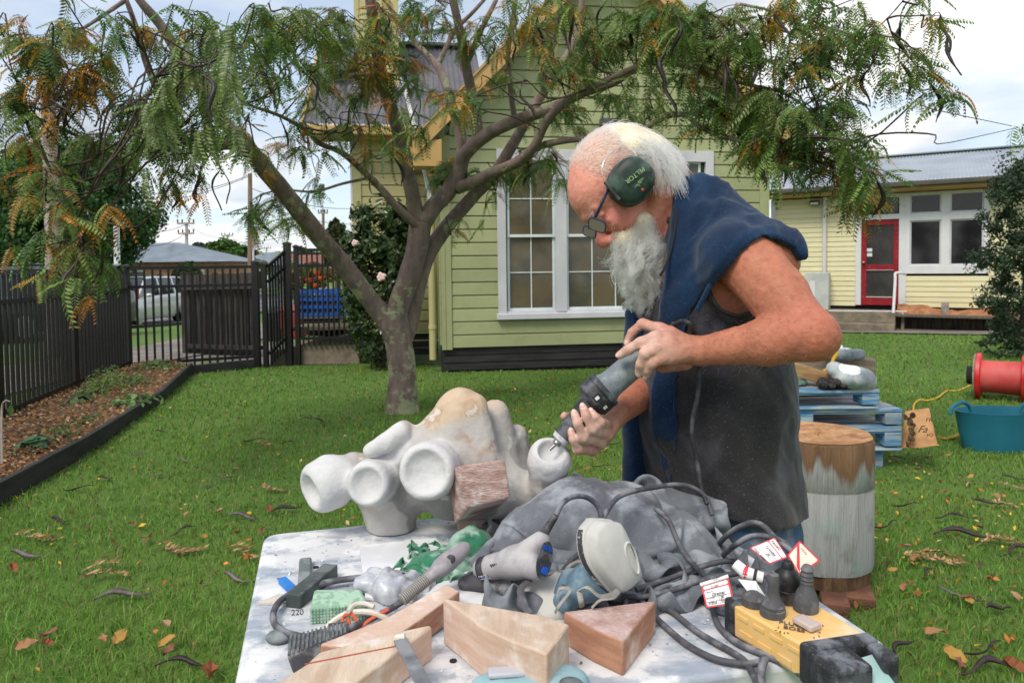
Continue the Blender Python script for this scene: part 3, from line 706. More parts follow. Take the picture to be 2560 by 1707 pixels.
  b = MB(); b.prism([f.pt(ev, zev-.16, oh+.005), f.pt(ev+s_*-.32, zev-.16, oh+.005), f.pt(ev+s_*-.32, zev+.14, oh+.005), f.pt(ev, zev+.10, oh+.005)], -f.n*.3); b.build('eave_box', M['tan_trim'], bl, bevel=.005)
  b = MB(); b.prism([f.pt(ev, zev+.13, oh), f.pt(mid, apex+.13, oh), f.pt(mid, apex+.17, oh), f.pt(ev, zev+.17, oh)], -f.n*6); b.build('roof', M['iron_grey'], bl)
  b = MB(); b.tube([f.pt(ev+s_*.05, zev+.02, oh-.1), f.pt(ev+s_*.05, zev+.02, -6)], .06, 8); b.build('gutter', M['tan_trim'], bl)
 ft, fz = f.px(1515, 312); b = MB(); f.box(b, ft-.1, ft+.1, fz-.05, fz+.05, .06, .16); fl = b.build('flood_light', mat('flood_grey', lin(90, 90, 92), rough=.5), bl, bevel=.01)
 b = MB(); f.box(b, ft-.085, ft+.085, fz-.06, fz-.02, .162, .17); b.build('lens', mat('flood_lens', lin(200, 200, 205), rough=.2), fl)
 b = MB(); f.box(b, ft-.03, ft+.03, fz-.02, fz+.02, .02, .06); b.build('bracket', M['dark_metal'], fl)
 g = Facade(f.pt(0, 0, 0), R(98));
 # ---- set-back wing with the corrugated roof and the little tower
 wo = 1.45; wl = f.px(885, 600, -wo)[0]
 wf = Facade(f.pt(wl, 0, -wo), R(8)); wr = -wl+.0; zwe = wf.px(985, 352)[1]
 wf.boards(.11, wr, .34, zwe+.05, .153, [], 'weatherboard', M['wing_board'], bl)
 b = MB(); wf.box(b, 0, wr, .33, zwe+.1, -3.5, -.02); b.build('wing_wall', M['wing_board'], bl)
 b = MB(); wf.box(b, 0, .11, .32, zwe+.05, -.01, .035); b.build('corner_board', M['wing_board'], bl, bevel=.003)
 b = MB(); wf.box(b, -.03, -.004, .5, zwe, -.05, .02); b.build('corner_trim', M['white_paint'], bl)
 for k in range(3):
  b = MB(); wf.box(b, .0, wr, .03+k*.1, .03+k*.1+.09, -.06, -.012); b.build('skirting_plank', M['skirting'], bl, bevel=.003)
 b = MB();
 for k in range(10):
  z = .32+k*.24; f.box(b, -.02, -.002, z, z+.236, -wo, -.005)
 b.build('side_wall', M['green_board'], bl)
 b = MB(); wf.box(b, -.6, wr-.05, zwe+.0, zwe+.13, .28, .38); b.build('gutter', M['tan_trim'], bl, bevel=.02)
 b = MB(); wf.box(b, -.5, wr-.05, zwe-.02, zwe+.0, -.02, .28); b.build('soffit', M['tan_trim'], bl)
 upv = nrm(-f.n*1.0+np.array((0, 0, .82))); o = wf.pt(-.58, zwe+.14, .36)
 corrugated('roof', o, wf.e, upv, wr+1.3, 2.55, M['iron_grey'], bl)
 b = MB(); q = o+upv*2.55; b.bar(q, q+wf.e*(wr+1.3), .3, .04); b.build('ridge_cap', M['iron_grey'], bl)
 b = MB(); b.bar(o+np.array((0, 0, -.06)), o+upv*2.5+np.array((0, 0, -.06)), .03, .16); b.build('barge_board', M['tan_trim'], bl)
 tc0 = wf.px(892, 200, -.75); tc1 = wf.px(998, 200, -.75); t0, t1 = tc0[0], tc1[0]
 tf = Facade(wf.pt(t0, 0, -.55), R(8)); tw = t1-t0
 tf.boards(.06, tw-.06, zwe+.85, zwe+2.9, .153, [], 'weatherboard', M['wing_board'], bl)
 b = MB(); tf.box(b, 0, tw, zwe+.5, zwe+2.95, -.62, -.02); b.build('tower', M['wing_board'], bl)
 for a, c in ((-.005, .06), (tw-.06, tw+.005)):
  b = MB(); tf.box(b, a, c, zwe+.85, zwe+2.9, -.01, .03); b.build('corner_board', M['wing_board'], bl)
 b = MB(); tf.box(b, -.02, tw+.04, zwe+.80, zwe+.85, -.1, .06); b.build('flashing', M['grey_trim'], bl)
 lp = P(840, 165, 9.9); b = MB(); b.lathe(lp, (0, 0, 1), [(-.10, .16), (-.09, .17), (0, .13), (.08, .06), (.14, .04)], 16); l = b.build('lamp_shade', M['iron_grey'], bl, smooth=True)
 b = MB(); b.tube(spline([lp+np.array((0, 0, .12)), lp+np.array((.05, 0, .35)), lp+np.array((.4, .2, .38))], 10), .02, 6); b.build('lamp_arm', M['iron_grey'], bl)
 p0 = f.pt(-.10, .14, -.12); zt2 = zwe-.1; b = MB(); b.tube([p0, f.pt(-.10, zt2-.5, -.12)], .045, 10); b.build('downpipe', M['wing_board'], bl, smooth=True)
 b = MB(); b.lathe(f.pt(-.10, .5, -.12), (0, 0, 1), [(0, .052), (.05, .052)], 10); b.build('pipe_collar', M['wing_board'], bl)
 b = MB(); b.tube(spline([f.pt(-.10, zt2-.5, -.12), f.pt(-.14, zt2-.3, -.16), f.pt(-.2, zt2-.12, -.9), f.pt(-.2, zt2+.05, -1.05)], 14), .042, 10); b.build('downpipe', M['wing_board'], bl, smooth=True)
main_building()
def tower_rope():
 a = P(1003, 195, 8.7); c = P(1078, 522, 8.0); m = mat('white_rope', (.75, .75, .73), rough=.6)
 for dx in (0, .022):
  b = MB(); d = np.array((dx, 0, 0)); b.tube(spline([a+d, (a+c)/2+d+np.array((.02, 0, -.03)), c+d], 12), .013, 6)
  b.build('white_line', m, None, a+d, smooth=True, label=('left' if dx == 0 else 'right')+' one of two thin white ropes slanting down from the tower', cat='rope')
tower_rope()
RF = Facade(P(2200, 700, 16.5)*np.array((1, 1, 0)), -R(31.3))
M['door_red'] = mat('door_red', lin(150, 26, 38), lin(132, 22, 34), scale=3, rough=.45, c3=lin(190, 120, 110), scale3=14, fac3=.15)
M['pane_black'] = mat('pane_black', (.012, .012, .014), (.03, .028, .03), scale=.8, rough=.08, spec=.5, shift=3)
M['pane_frost'] = mat('pane_frost', lin(70, 68, 68), lin(54, 52, 52), scale=1.5, rough=.2, shift=2)
M['gutter_dark'] = mat('gutter_dark', lin(70, 68, 62), lin(84, 80, 72), scale=2, rough=.6)
def classroom():
 f = RF; t = empty('classroom_block', f.pt(0, 0), 'long pale yellow weatherboard building with red door and blue grey iron roof', 'building')
 X = lambda x, y: f.px(x, y); T = lambda x, y=650: f.px(x, y)[0]
 zb = X(2110, 764)[1]; ze = X(2130, 490)[1]; tl = T(1928); tr = tl+12.5
 d0, d1 = T(2139), T(2263); dz = ze-.02; w0, w1 = T(2262), T(2472); wz0 = X(2360, 684)[1]
 f.boards(tl+.1, tr, zb, ze, .119, [(d0, d1, zb, dz), (w0, w1, wz0, ze)], 'weatherboard', M['cream_board'], t, lo=.018, hi=.004, cove=False)
 b = MB(); f.box(b, tl, tr, zb-.45, ze+.05, -3, -.09); b.build('wall_frame', M['skirting'], t)
 b = MB(); f.box(b, tl, tl+.1, zb, ze, -.02, .035); b.build('corner_board', M['grey_trim'], t)
 b = MB(); f.box(b, tl+.1, d0-.02, zb-.16, zb-.01, -.08, -.03); b.build('skirting_plank', M['skirting'], t)
 b = MB(); f.box(b, d1, tr, zb-.16, zb-.01, -.08, -.03); b.build('skirting_plank', M['skirting'], t)
 a, c = T(2153), T(2247); zt = X(2200, 549)[1]; zs = X(2200, 763)[1]
 b = MB(); f.box(b, d0, a, zs, ze, -.08, .04); f.box(b, c, d1+.02, zs, ze, -.08, .04); f.box(b, a, c, zt, zt+.12, -.08, .035); f.box(b, a, c, ze-.08, ze, -.08, .035); b.build('door_casing', M['white_paint'], t, bevel=.005)
 b = MB(); f.box(b, a+.03, c-.03, zt+.14, ze-.1, -.06, -.04); b.build('fanlight', M['pane_black'], t)
 b = MB(); st = .11; zr = X(2200, 672)[1]; zk = X(2200, 742)[1]
 f.box(b, a, a+st, zs, zt, -.05, 0); f.box(b, c-st, c, zs, zt, -.05, 0); f.box(b, a+st, c-st, zt-.13, zt, -.05, -.002); f.box(b, a+st, c-st, zr-.03, zr+.1, -.05, -.002); f.box(b, a+st, c-st, zs, zk, -.05, -.002)
 dr = b.build('door', M['door_red'], t, bevel=.004, label='worn red door with two dark glass panels')
 b = MB(); f.box(b, a+st, c-st, zr+.1, zt-.13, -.034, -.028); b.build('pane', M['pane_frost'], dr)
 b = MB(); f.box(b, a+st, c-st, zk, zr-.03, -.034, -.028); b.build('pane', M['pane_frost'], dr)
 for k in (0, 1):
  z = X(2170, 625+k*12)[1]; b = MB(); f.box(b, a+st+.01, a+st+.12, z-.04, z+.04, -.027, -.024); b.build('paper_notice', M['white_paint'], dr)
 kz = X(2158, 656)[1]; b = MB(); b.ball(f.pt(a+.055, kz, .05), .032); b.lathe(f.pt(a+.055, kz, 0), f.n, [(0, .03), (.01, .03), (.012, .012), (.05, .012)], 12); b.build('door_knob', mat('brass', lin(190, 180, 150), rough=.3, metal=1), dr, smooth=True)
 b = MB(); f.box(b, a+st, c-st, zk-.012, zk+.004, -.002, .006); f.box(b, a+st, c-st, zr-.036, zr-.026, -.002, .006); b.build('bare_edge', M['white_paint'], dr)
 b = MB();
 panes = [(2274, 2352, 551, 663), (2374, 2458, 548, 663), (2278, 2358, 485, 533), (2374, 2458, 480, 529)]
 R4 = []
 for x0, x1, y0, y1 in panes: R4.append((T(x0), T(x1), X((x0+x1)/2, y1)[1], X((x0+x1)/2, y0)[1]))
 zA = wz0; zB = R4[0][2]; zC = R4[0][3]; zD = R4[2][2]; zE = R4[2][3]
 L0, L1, L2, L3 = R4[0][0], R4[0][1], R4[1][0], R4[1][1]
 f.box(b, w0+.02, w1, zA, zB, -.08, .04); f.box(b, w0+.02, L0, zB, ze, -.08, .036); f.box(b, L1, L2, zB, ze, -.08, .036); f.box(b, L3, w1, zB, ze, -.08, .036)
 f.box(b, L0, L1, zC, zD, -.08, .034); f.box(b, L2, L3, zC, zD, -.08, .034); f.box(b, L0, L1, zE, ze, -.08, .034); f.box(b, L2, L3, zE, ze, -.08, .034)
 wn = b.build('window', M['white_paint'], t, bevel=.006)
 for k, (p, q, z0, z1) in enumerate(((L0, L1, zB, zC), (L2, L3, zB, zC), (L0, L1, zD, zE), (L2, L3, zD, zE))):
  b = MB(); f.box(b, p-.01, q+.01, z0-.01, z1+.01, -.06, -.045); b.build('pane', M['pane_black'], wn)
  b = MB()
  for (a1, a2, b1, b2) in ((p, p+.03, z0, z1), (q-.03, q, z0, z1), (p+.03, q-.03, z0, z0+.03), (p+.03, q-.03, z1-.03, z1)): f.box(b, a1, a2, b1, b2, -.044, .0)
  b.build('sash', M['grey_trim'], wn)
 eo = .55
 b = MB(); f.box(b, tl-.15, tr, ze+.02, ze+.06, -.02, eo-.05); b.build('soffit', M['tan_trim'], t)
 b = MB(); f.box(b, tl-.15, tr, ze+.03, ze+.13, eo-.05, eo-.01); b.build('fascia', M['tan_trim'], t)
 b = MB(); f.box(b, tl-.2, tr, ze+.085, ze+.21, eo-.008, eo+.12); b.build('gutter', M['gutter_dark'], t, bevel=.03)
 upv = nrm(-f.n+np.array((0, 0, .27))); o = f.pt(tl-.25, ze+.215, eo+.08)
 corrugated('roof', o, f.e, upv, tr-tl+.2, 4.0, M['iron_blue'], t)
 b = MB(); q = o+upv*4.0+np.array((0, 0, .03)); b.bar(q, q+f.e*(tr-tl), .35, .03); b.build('ridge_cap', M['iron_blue'], t)
 tp = T(2062); b = MB(); b.tube([f.pt(tp, zb-.3, .07), f.pt(tp, ze, .07)], .05, 10); b.build('downpipe', M['grey_trim'], t, smooth=True)
 a, z = X(2037, 508); b = MB(); f.box(b, a-.09, a+.12, z-.06, z+.06, .02, .2); vn = b.build('wall_light', M['gutter_dark'], t, bevel=.015)
 b = MB(); f.box(b, a-.07, a+.1, z-.05, z+.0, .2, .215); b.build('lens', M['white_paint'], vn)
 a, z = X(1978, 596); b = MB(); f.box(b, a-.16, a+.14, z-.15, z+.17, .02, .16); mb = b.build('meter_box', M['cream_board'], t, bevel=.008)
 a2, z2 = X(1978, 591); b = MB(); f.box(b, a2-.09, a2+.07, z2-.05, z2+.05, .16, .168); b.build('pane', M['pane_frost'], mb)
 a, c = T(2020), T(2078); z0 = zb-.25; z1 = X(2050, 681)[1]
 b = MB(); f.box(b, a, c, z0, z1, .1, .45); cb = b.build('utility_cabinet', mat('cabinet', lin(196, 200, 196), lin(182, 186, 182), scale=3, rough=.5), t, bevel=.01)
 b = MB(); f.box(b, a+.1, c-.3, z0+.45, z1-.2, .452, .46); b.build('notice', M['white_paint'], cb)
classroom()
def entry_steps():
 f = RF; T = lambda x, y=700: f.px(x, y)[0]
 zb = f.px(2200, 766)[1]; b0 = f.pt(T(2180), -.35, .8); s = empty('entry_steps', b0, 'weathered concrete landing and steps below the red door', 'steps')
 a, c = T(2075), T(2243)
 for k, (o1, z0, z1) in enumerate(((1.1, zb-.30, zb-.07), (1.5, -.5, zb-.30))):
  b = MB(); f.box(b, a-.1, c+.02, z0, z1, .1, o1); b.build('landing' if k == 0 else 'step', M['concrete'], s, bevel=.01)
 p = f.pt(T(2240), zb-.1, 1.05); h = empty('handrail', p, 'white bent pipe handrail at the edge of the steps', 'handrail'); b = MB()
 q = f.pt(T(2243), f.px(2248, 682)[1], .75); b.tube(spline([p, p+(q-p)*.8, q, q+f.e*.12-f.n*.05, q+f.e*.18-f.n*.3-np.array((0, 0, .02))], 20), .03, 8); b.build('rail', M['white_paint'], h, smooth=True)
 a0, c0 = f.pt(T(2085), f.px(2100, 771)[1], .95), f.pt(T(2272), f.px(2270, 772)[1], .95)
 b = MB(); b.tube([a0, c0], .016, 6)
 for u in (.1, .4, .75, .95): b.tube([a0+(c0-a0)*u, a0+(c0-a0)*u+np.array((0, 0, -.14))], .012, 6)
 b.build('foot_rail', M['white_paint'], None, a0, label='thin white pipe rail along the landing below the red door', cat='rail')
 a, c = T(2246), T(2246)+4.6; zt = f.px(2300, 779)[1]; o = f.pt((a+c)/2, -.35, .7); pl = empty('planter', o, 'low planter of orange bark along the yellow wall', 'planter')
 b = MB(); f.box(b, a, c, zt-.35, zt-.05, .72, .80); b.build('planter_wall', mat('mossy', lin(72, 62, 52), lin(44, 38, 34), scale=6, stretch=(4, 4, .6), rough=.9), pl)
 b = MB(); f.box(b, a, c, zt-.5, zt-.33, .8, .95); b.build('kerb', M['concrete'], pl)
 n = 40; ts = np.linspace(a, c, n); V = []; rs = np.random.RandomState(3)
 for i, u in enumerate(ts):
  hh = .06*rs.rand()+.05+.05*math.sin(u*3)
  V += [f.pt(u, zt-.1, .74), f.pt(u, zt+.02+hh*.5, .55), f.pt(u, zt+.05+hh, .3), f.pt(u, zt-.1, .05)]
 i = np.arange(n-1)*4; q = np.vstack([np.stack([i+k, i+4+k, i+5+k, i+1+k], 1) for k in range(3)])
 obj('bark', mesh_from('bark', np.array(V)-o, quads=q), mat('orange_bark', lin(178, 126, 88), lin(150, 100, 68), scale=9, rough=.95, bump=.8, bscale=20), pl)
 b = MB(); f.box(b, a+.85, a+1.0, zt-.1, zt+.26, .5, .6); b.build('stake', M['grey_timber'], pl)
 bn = empty('bench', f.pt(a+1.8, -.4, 1.0), 'long narrow plank bench on thin posts in front of the planter', 'bench')
 b = MB(); f.box(b, a+.0, c-.1, zt-.05, zt-.0, .82, 1.15); b.build('seat', mat('bench_plank', lin(110, 100, 90), lin(84, 76, 68), scale=5, stretch=(1, 8, 8), rough=.9), bn, bevel=.006)
 for x in (2262, 2472):
  u = T(x); b = MB(); b.tube([f.pt(u, -.55, .98), f.pt(u, zt-.05, .98)], .035, 8); b.build('leg', M['concrete'], bn)
 sheet_pts = [f.pt(tl_, 0, o_) for tl_ in (-3, 5) for o_ in (1.45, 2.3)]
 n = 24; V = []
 for u in np.linspace(-3.2, 5.5, n):
  for o_ in (.05, 2.25): q = f.pt(u, 0, o_); V.append((q[0], q[1], gz(q[0], q[1])+.03))
 i = np.arange(n-1)*2; obj('courtyard_path', mesh_from('p', np.array(V), quads=np.stack([i, i+2, i+3, i+1], 1)), M['footpath'], kind='structure')
entry_steps()
# ================================================================== FENCES
M['fence_black'] = mat('fence_black', lin(19, 19, 20), lin(27, 27, 28), scale=3, rough=.45, spec=.5, rnd=.12)
M['burnt_timber'] = mat('burnt_timber', lin(38, 35, 34), lin(64, 59, 55), scale=4, stretch=(6, 6, .6), rough=.9, bump=.4, bscale=25, rnd=.3)
def fence_run(t, A, B, za, zb, tops, mids, bots, n, pw=.026, low=-.03):
 A = np.asarray(A, float); B = np.asarray(B, float); d = nrm(np.r_[B-A, 0])
 pt = lambda u, h: np.r_[A+(B-A)*u, za+(zb-za)*u+h]
 for nm, hs in (('top_rail', tops), ('middle_rail', mids), ('bottom_rail', bots)):
  if hs is None: continue
  b = MB(); b.bar(pt(0, hs), pt(1, hs), .036, .036); b.build(nm, M['fence_black'], t)
 ref = None; base = WL[t.name]
 for k in range(n):
  u = (k+.6)/n; p0 = pt(u, low); h = tops-.02-low
  if ref is None:
   b = MB(); b.bar(p0, p0+np.array((0, 0, h)), pw, pw, up=d); ref = b.build('picket', M['fence_black'], t); r0 = p0
  else:
   o = ref.copy(); COL.objects.link(o); o.parent = t; o.location = tuple(p0-r0)
def post(t, p, h, w=.065):
 b = MB(); b.bar(p+np.array((0, 0, -.1)), p+np.array((0, 0, h)), w, w, up=(0, 1, 0)); po = b.build('post', M['fence_black'], t, bevel=.004)
 b = MB(); b.box(p+np.array((0, 0, h+.012)), (w+.014, w+.014, .022)); c = p+np.array((0, 0, h+.023)); q = (w+.006)/2
 b.add([c+np.array(v) for v in ((-q, -q, 0), (q, -q, 0), (q, q, 0), (-q, q, 0), (0, 0, .02))], [(0, 1, 4), (1, 2, 4), (2, 3, 4), (3, 0, 4)]); b.build('post_cap', M['fence_black'], po)
CA = np.array((-4.60, 8.35)); CB = np.array((-3.27, 8.93))
def fences():
 t = empty('picket_fence', (CA[0], CA[1], 0), 'long black metal picket fence running along the mulch bed towards the camera', 'fence', 'black metal fences')
 ps = [CA, np.array((-4.36, 6.93)), np.array((-4.02, 5.42)), np.array((-3.70, 3.92)), np.array((-3.4, 2.4))]
 for i in range(4):
  a, c = ps[i], ps[i+1]; d = (c-a)/np.linalg.norm(c-a)
  fence_run(t, a+d*.05, c-d*.05, 0, 0, 1.235, 1.0, .13, 16, pw=.024)
 for p in ps: post(t, np.r_[p, 0], 1.265)
 t = empty('gate_fence', (CB[0], CB[1], 0), 'black metal picket fence facing the lawn between the mulch bed and the ramp', 'fence', 'black metal fences')
 fence_run(t, CA+np.array((.05, .02)), CB, 0, 0, 1.255, 1.03, .11, 16)
 post(t, np.r_[CB, 0], 1.30, .075); post(t, np.r_[CB+np.array((.10, .03)), 0], 1.27, .06)
 t = empty('ramp_fence', (-2.93, 9.2, 0), 'black metal ramp fence rising to the tall post beside the concrete wall', 'fence', 'black metal fences')
 A = CB+np.array((.14, .05)); B = np.array((-2.95, 9.22))
 fence_run(t, A, B, .0, .22, 1.26, 1.06, .14, 7, pw=.022)
 post(t, np.r_[B, 0], 1.54, .085); post(t, np.r_[B+np.array((.11, .02)), 0], 1.50, .06)
 Bx = np.array((-2.02, 9.36)); fence_run(t, B+np.array((.14, .02)), Bx, .20, .20, 1.27, 1.06, .10, 12, pw=.022, low=.0)
 b = MB(); b.bar(np.r_[B+np.array((.14, .02)), 1.42], np.r_[Bx, 1.42], .03, .03); b.build('top_rail', M['fence_black'], t)
 post(t, np.r_[Bx, 0], 1.5, .07)
 o = np.array((-2.5, 9.5, 0)); b = MB()
 b.hexa([(-3.2, 9.20, -.1), (-1.95, 9.42, -.1), (-1.95, 11, -.1), (-3.2, 11, -.1), (-3.2, 9.20, .12), (-1.95, 9.42, .40), (-1.95, 11, .40), (-3.2, 11, .12)])
 b.build('ramp_wall', M['concrete'], None, o, bevel=.01, label='stained low concrete ramp wall under the upper black fence', cat='wall')
 b = MB(); b.hexa([(-2.95, 9.27, .40), (-1.95, 9.44, .40), (-1.95, 10.2, .40), (-2.95, 10.2, .40), (-2.95, 9.27, .44), (-1.95, 9.44, .44), (-1.95, 10.2, .44), (-2.95, 10.2, .44)]); b.build('ramp_slab', M['concrete'], None, (-2.5, 9.5, .42), label='pale concrete slab on top of the ramp wall under the black bin', cat='slab')
 rs = np.random.RandomState(8); t = empty('timber_palings', (-4.6, 11.0, gz(0, 11)), 'row of dark weathered timber palings behind the black gate fence', 'fence')
 for k in range(15):
  x = 455+k*13.2; Y = 11.2-.6*k/15; p = gzp(x, Y, -.1); h = 1.38+rs.uniform(-.1, .06); w = S(7.0 if k % 3 else 9.5, Y)
  b = MB(); b.hexa([p+np.array(v) for v in ((-w/2, 0, 0), (w/2, 0, 0), (w/2, .09, 0), (-w/2, .09, 0), (-w/2, 0, h), (w/2, 0, h+rs.uniform(-.03, .03)), (w/2, .09, h), (-w/2, .09, h))]); b.build('paling', M['burnt_timber'], t, bevel=.006)
 a = gzp(455, 11.12, 1.16); c = gzp(650, 10.5, 1.16); b = MB(); b.bar(a, c, .05, .24); b.build('rail', M['burnt_timber'], t)
 a = gzp(455, 11.1, .15); c = gzp(650, 10.48, .15); b = MB(); b.bar(a, c, .05, .06); b.build('rail', M['burnt_timber'], t)
fences()
def bins_and_crate():
 blue = mat('crate_blue', lin(30, 98, 190), lin(24, 84, 172), scale=4, rough=.45)
 z0 = .44; Y = 10.0; c = P(800, 760, Y); w = S(114, Y); zt = P(800, 727, Y)[2]; zb = P(800, 790, Y)[2]; d = .45
 t = empty('blue_crate', (c[0], Y+d/2, zb), 'bright blue slatted plastic crate of soil on the black bin behind the ramp fence', 'crate')
 for side in range(4):
  nx = 9 if side < 2 else 5
  def q(u, z):
   return [(c[0]-w/2+w*u, Y, z), (c[0]-w/2+w*u, Y+d, z), (c[0]-w/2, Y+d*u, z), (c[0]+w/2, Y+d*u, z)][side]
  hh = zt-zb
  for k in range(4): b = MB(); b.bar(q(0, zb+hh*(.06+.3*k)), q(1, zb+hh*(.06+.3*k)), .02, hh*(.13)); b.build('rail', blue, t)
  for k in range(nx+1): b = MB(); b.bar(q(k/nx, zb), q(k/nx, zt), .024, .018, up=(0, 1, 0)); b.build('upright', blue, t)
 b = MB(); b.box((c[0], Y+d/2, zb+(zt-zb)*.42), (w*.96, d*.94, (zt-zb)*.75)); b.build('soil', mat('soil', lin(46, 38, 32), lin(70, 58, 46), scale=20, rough=1, bump=.8, bscale=30), None, (c[0], Y+d/2, zb+.1), label='dark soil heaped inside the blue crate', cat='soil')
 rs = np.random.RandomState(2); m = mat('poppy', lin(240, 110, 40), lin(225, 90, 30), rough=.6); gl = mat('stalk', (.06, .13, .03), rough=.7)
 t = empty('poppy_plant', (c[0], Y+.2, zt), 'orange poppies standing in the blue crate', 'plant')
 for (px, py) in ((792, 684), (803, 697), (773, 702), (790, 716)):
  f = P(px, py, Y+.2); b = MB(); b.tube(spline([(f[0]+.03, Y+.2, zb+.1), (f[0]+.02, Y+.2, (zb+f[2])/2), f], 8), .006, 5); b.build('stem', gl, t)
  b = MB(); b.lathe(f, (0, 0, 1), [(-.035, .006), (-.02, .03), (.01, .045), (.04, .05)], 9); b.build('flower', m, t, smooth=True)
 pts = [];
 for (px, py, r, n) in ((752, 735, .16, 260), (830, 738, .12, 160), (760, 690, .3, 300), (845, 700, .2, 200)):
  q, nn, k = crown_points(P(px, py, Y+.6), (r, r, r*.8), n, px, 12); pts.append(q)
 q = np.vstack(pts); obj('garden_plants', leaves_mesh('g', q-q.mean(0), .07, np.clip(np.array((.10, .16, .03))*(1+.35*rs.normal(size=(len(q), 1)))+np.array((.12, .08, 0))*(rs.rand(len(q), 1) < .25), .01, 1), 3), M['leaf'], None, q.mean(0), smooth=False, label='mixed yellow green garden plants behind the blue crate', cat='plants', kind='stuff')
 blk = mat('bin_black', lin(34, 34, 37), lin(48, 48, 50), scale=4, rough=.55); red = mat('bin_red', lin(178, 74, 62), lin(160, 62, 54), scale=2, rough=.55)
 def wheelie(name, px0, px1, y0, y1, Y, m, label):
  a = P(px0, y1, Y); c = P(px1, y1, Y); zt = P(px0, y0, Y)[2]; x0, x1 = a[0], c[0]; z = a[2]; tp = .12*(x1-x0); t = empty(name, ((x0+x1)/2, Y+.3, z), label, 'bin')
  b = MB(); b.hexa([(x0+tp, Y+.05, z), (x1-tp, Y+.05, z), (x1-tp, Y+.5, z), (x0+tp, Y+.5, z), (x0, Y, zt-.06), (x1, Y, zt-.06), (x1, Y+.55, zt-.06), (x0, Y+.55, zt-.06)]); b.build('body', m, t, bevel=.03)
  b = MB(); b.hexa([(x0-.02, Y-.02, zt-.06), (x1+.02, Y-.02, zt-.06), (x1+.02, Y+.58, zt-.06), (x0-.02, Y+.58, zt-.06), (x0, Y, zt-.02), (x1, Y, zt-.02), (x1, Y+.55, zt+.02), (x0, Y+.55, zt+.02)]); b.build('lid', m, t, bevel=.015)
  for k in range(3): b = MB(); x = x0+(x1-x0)*(.25+.25*k); b.bar((x, Y+.045, z+.03), (x, Y-.005, zt-.1), .03, .02); b.build('rib', m, t)
 wheelie('black_bin', 752, 862, 788, 842, 9.95, blk, 'black plastic bin under the blue crate')
 wheelie('red_bin', 695, 752, 768, 850, 10.3, red, 'faded red plastic bin behind the tall fence post')
 wheelie('grey_bin', 655, 700, 775, 855, 10.6, mat('bin_grey', lin(58, 58, 62), rough=.6), 'dark grey bin left of the faded red bin')
bins_and_crate()
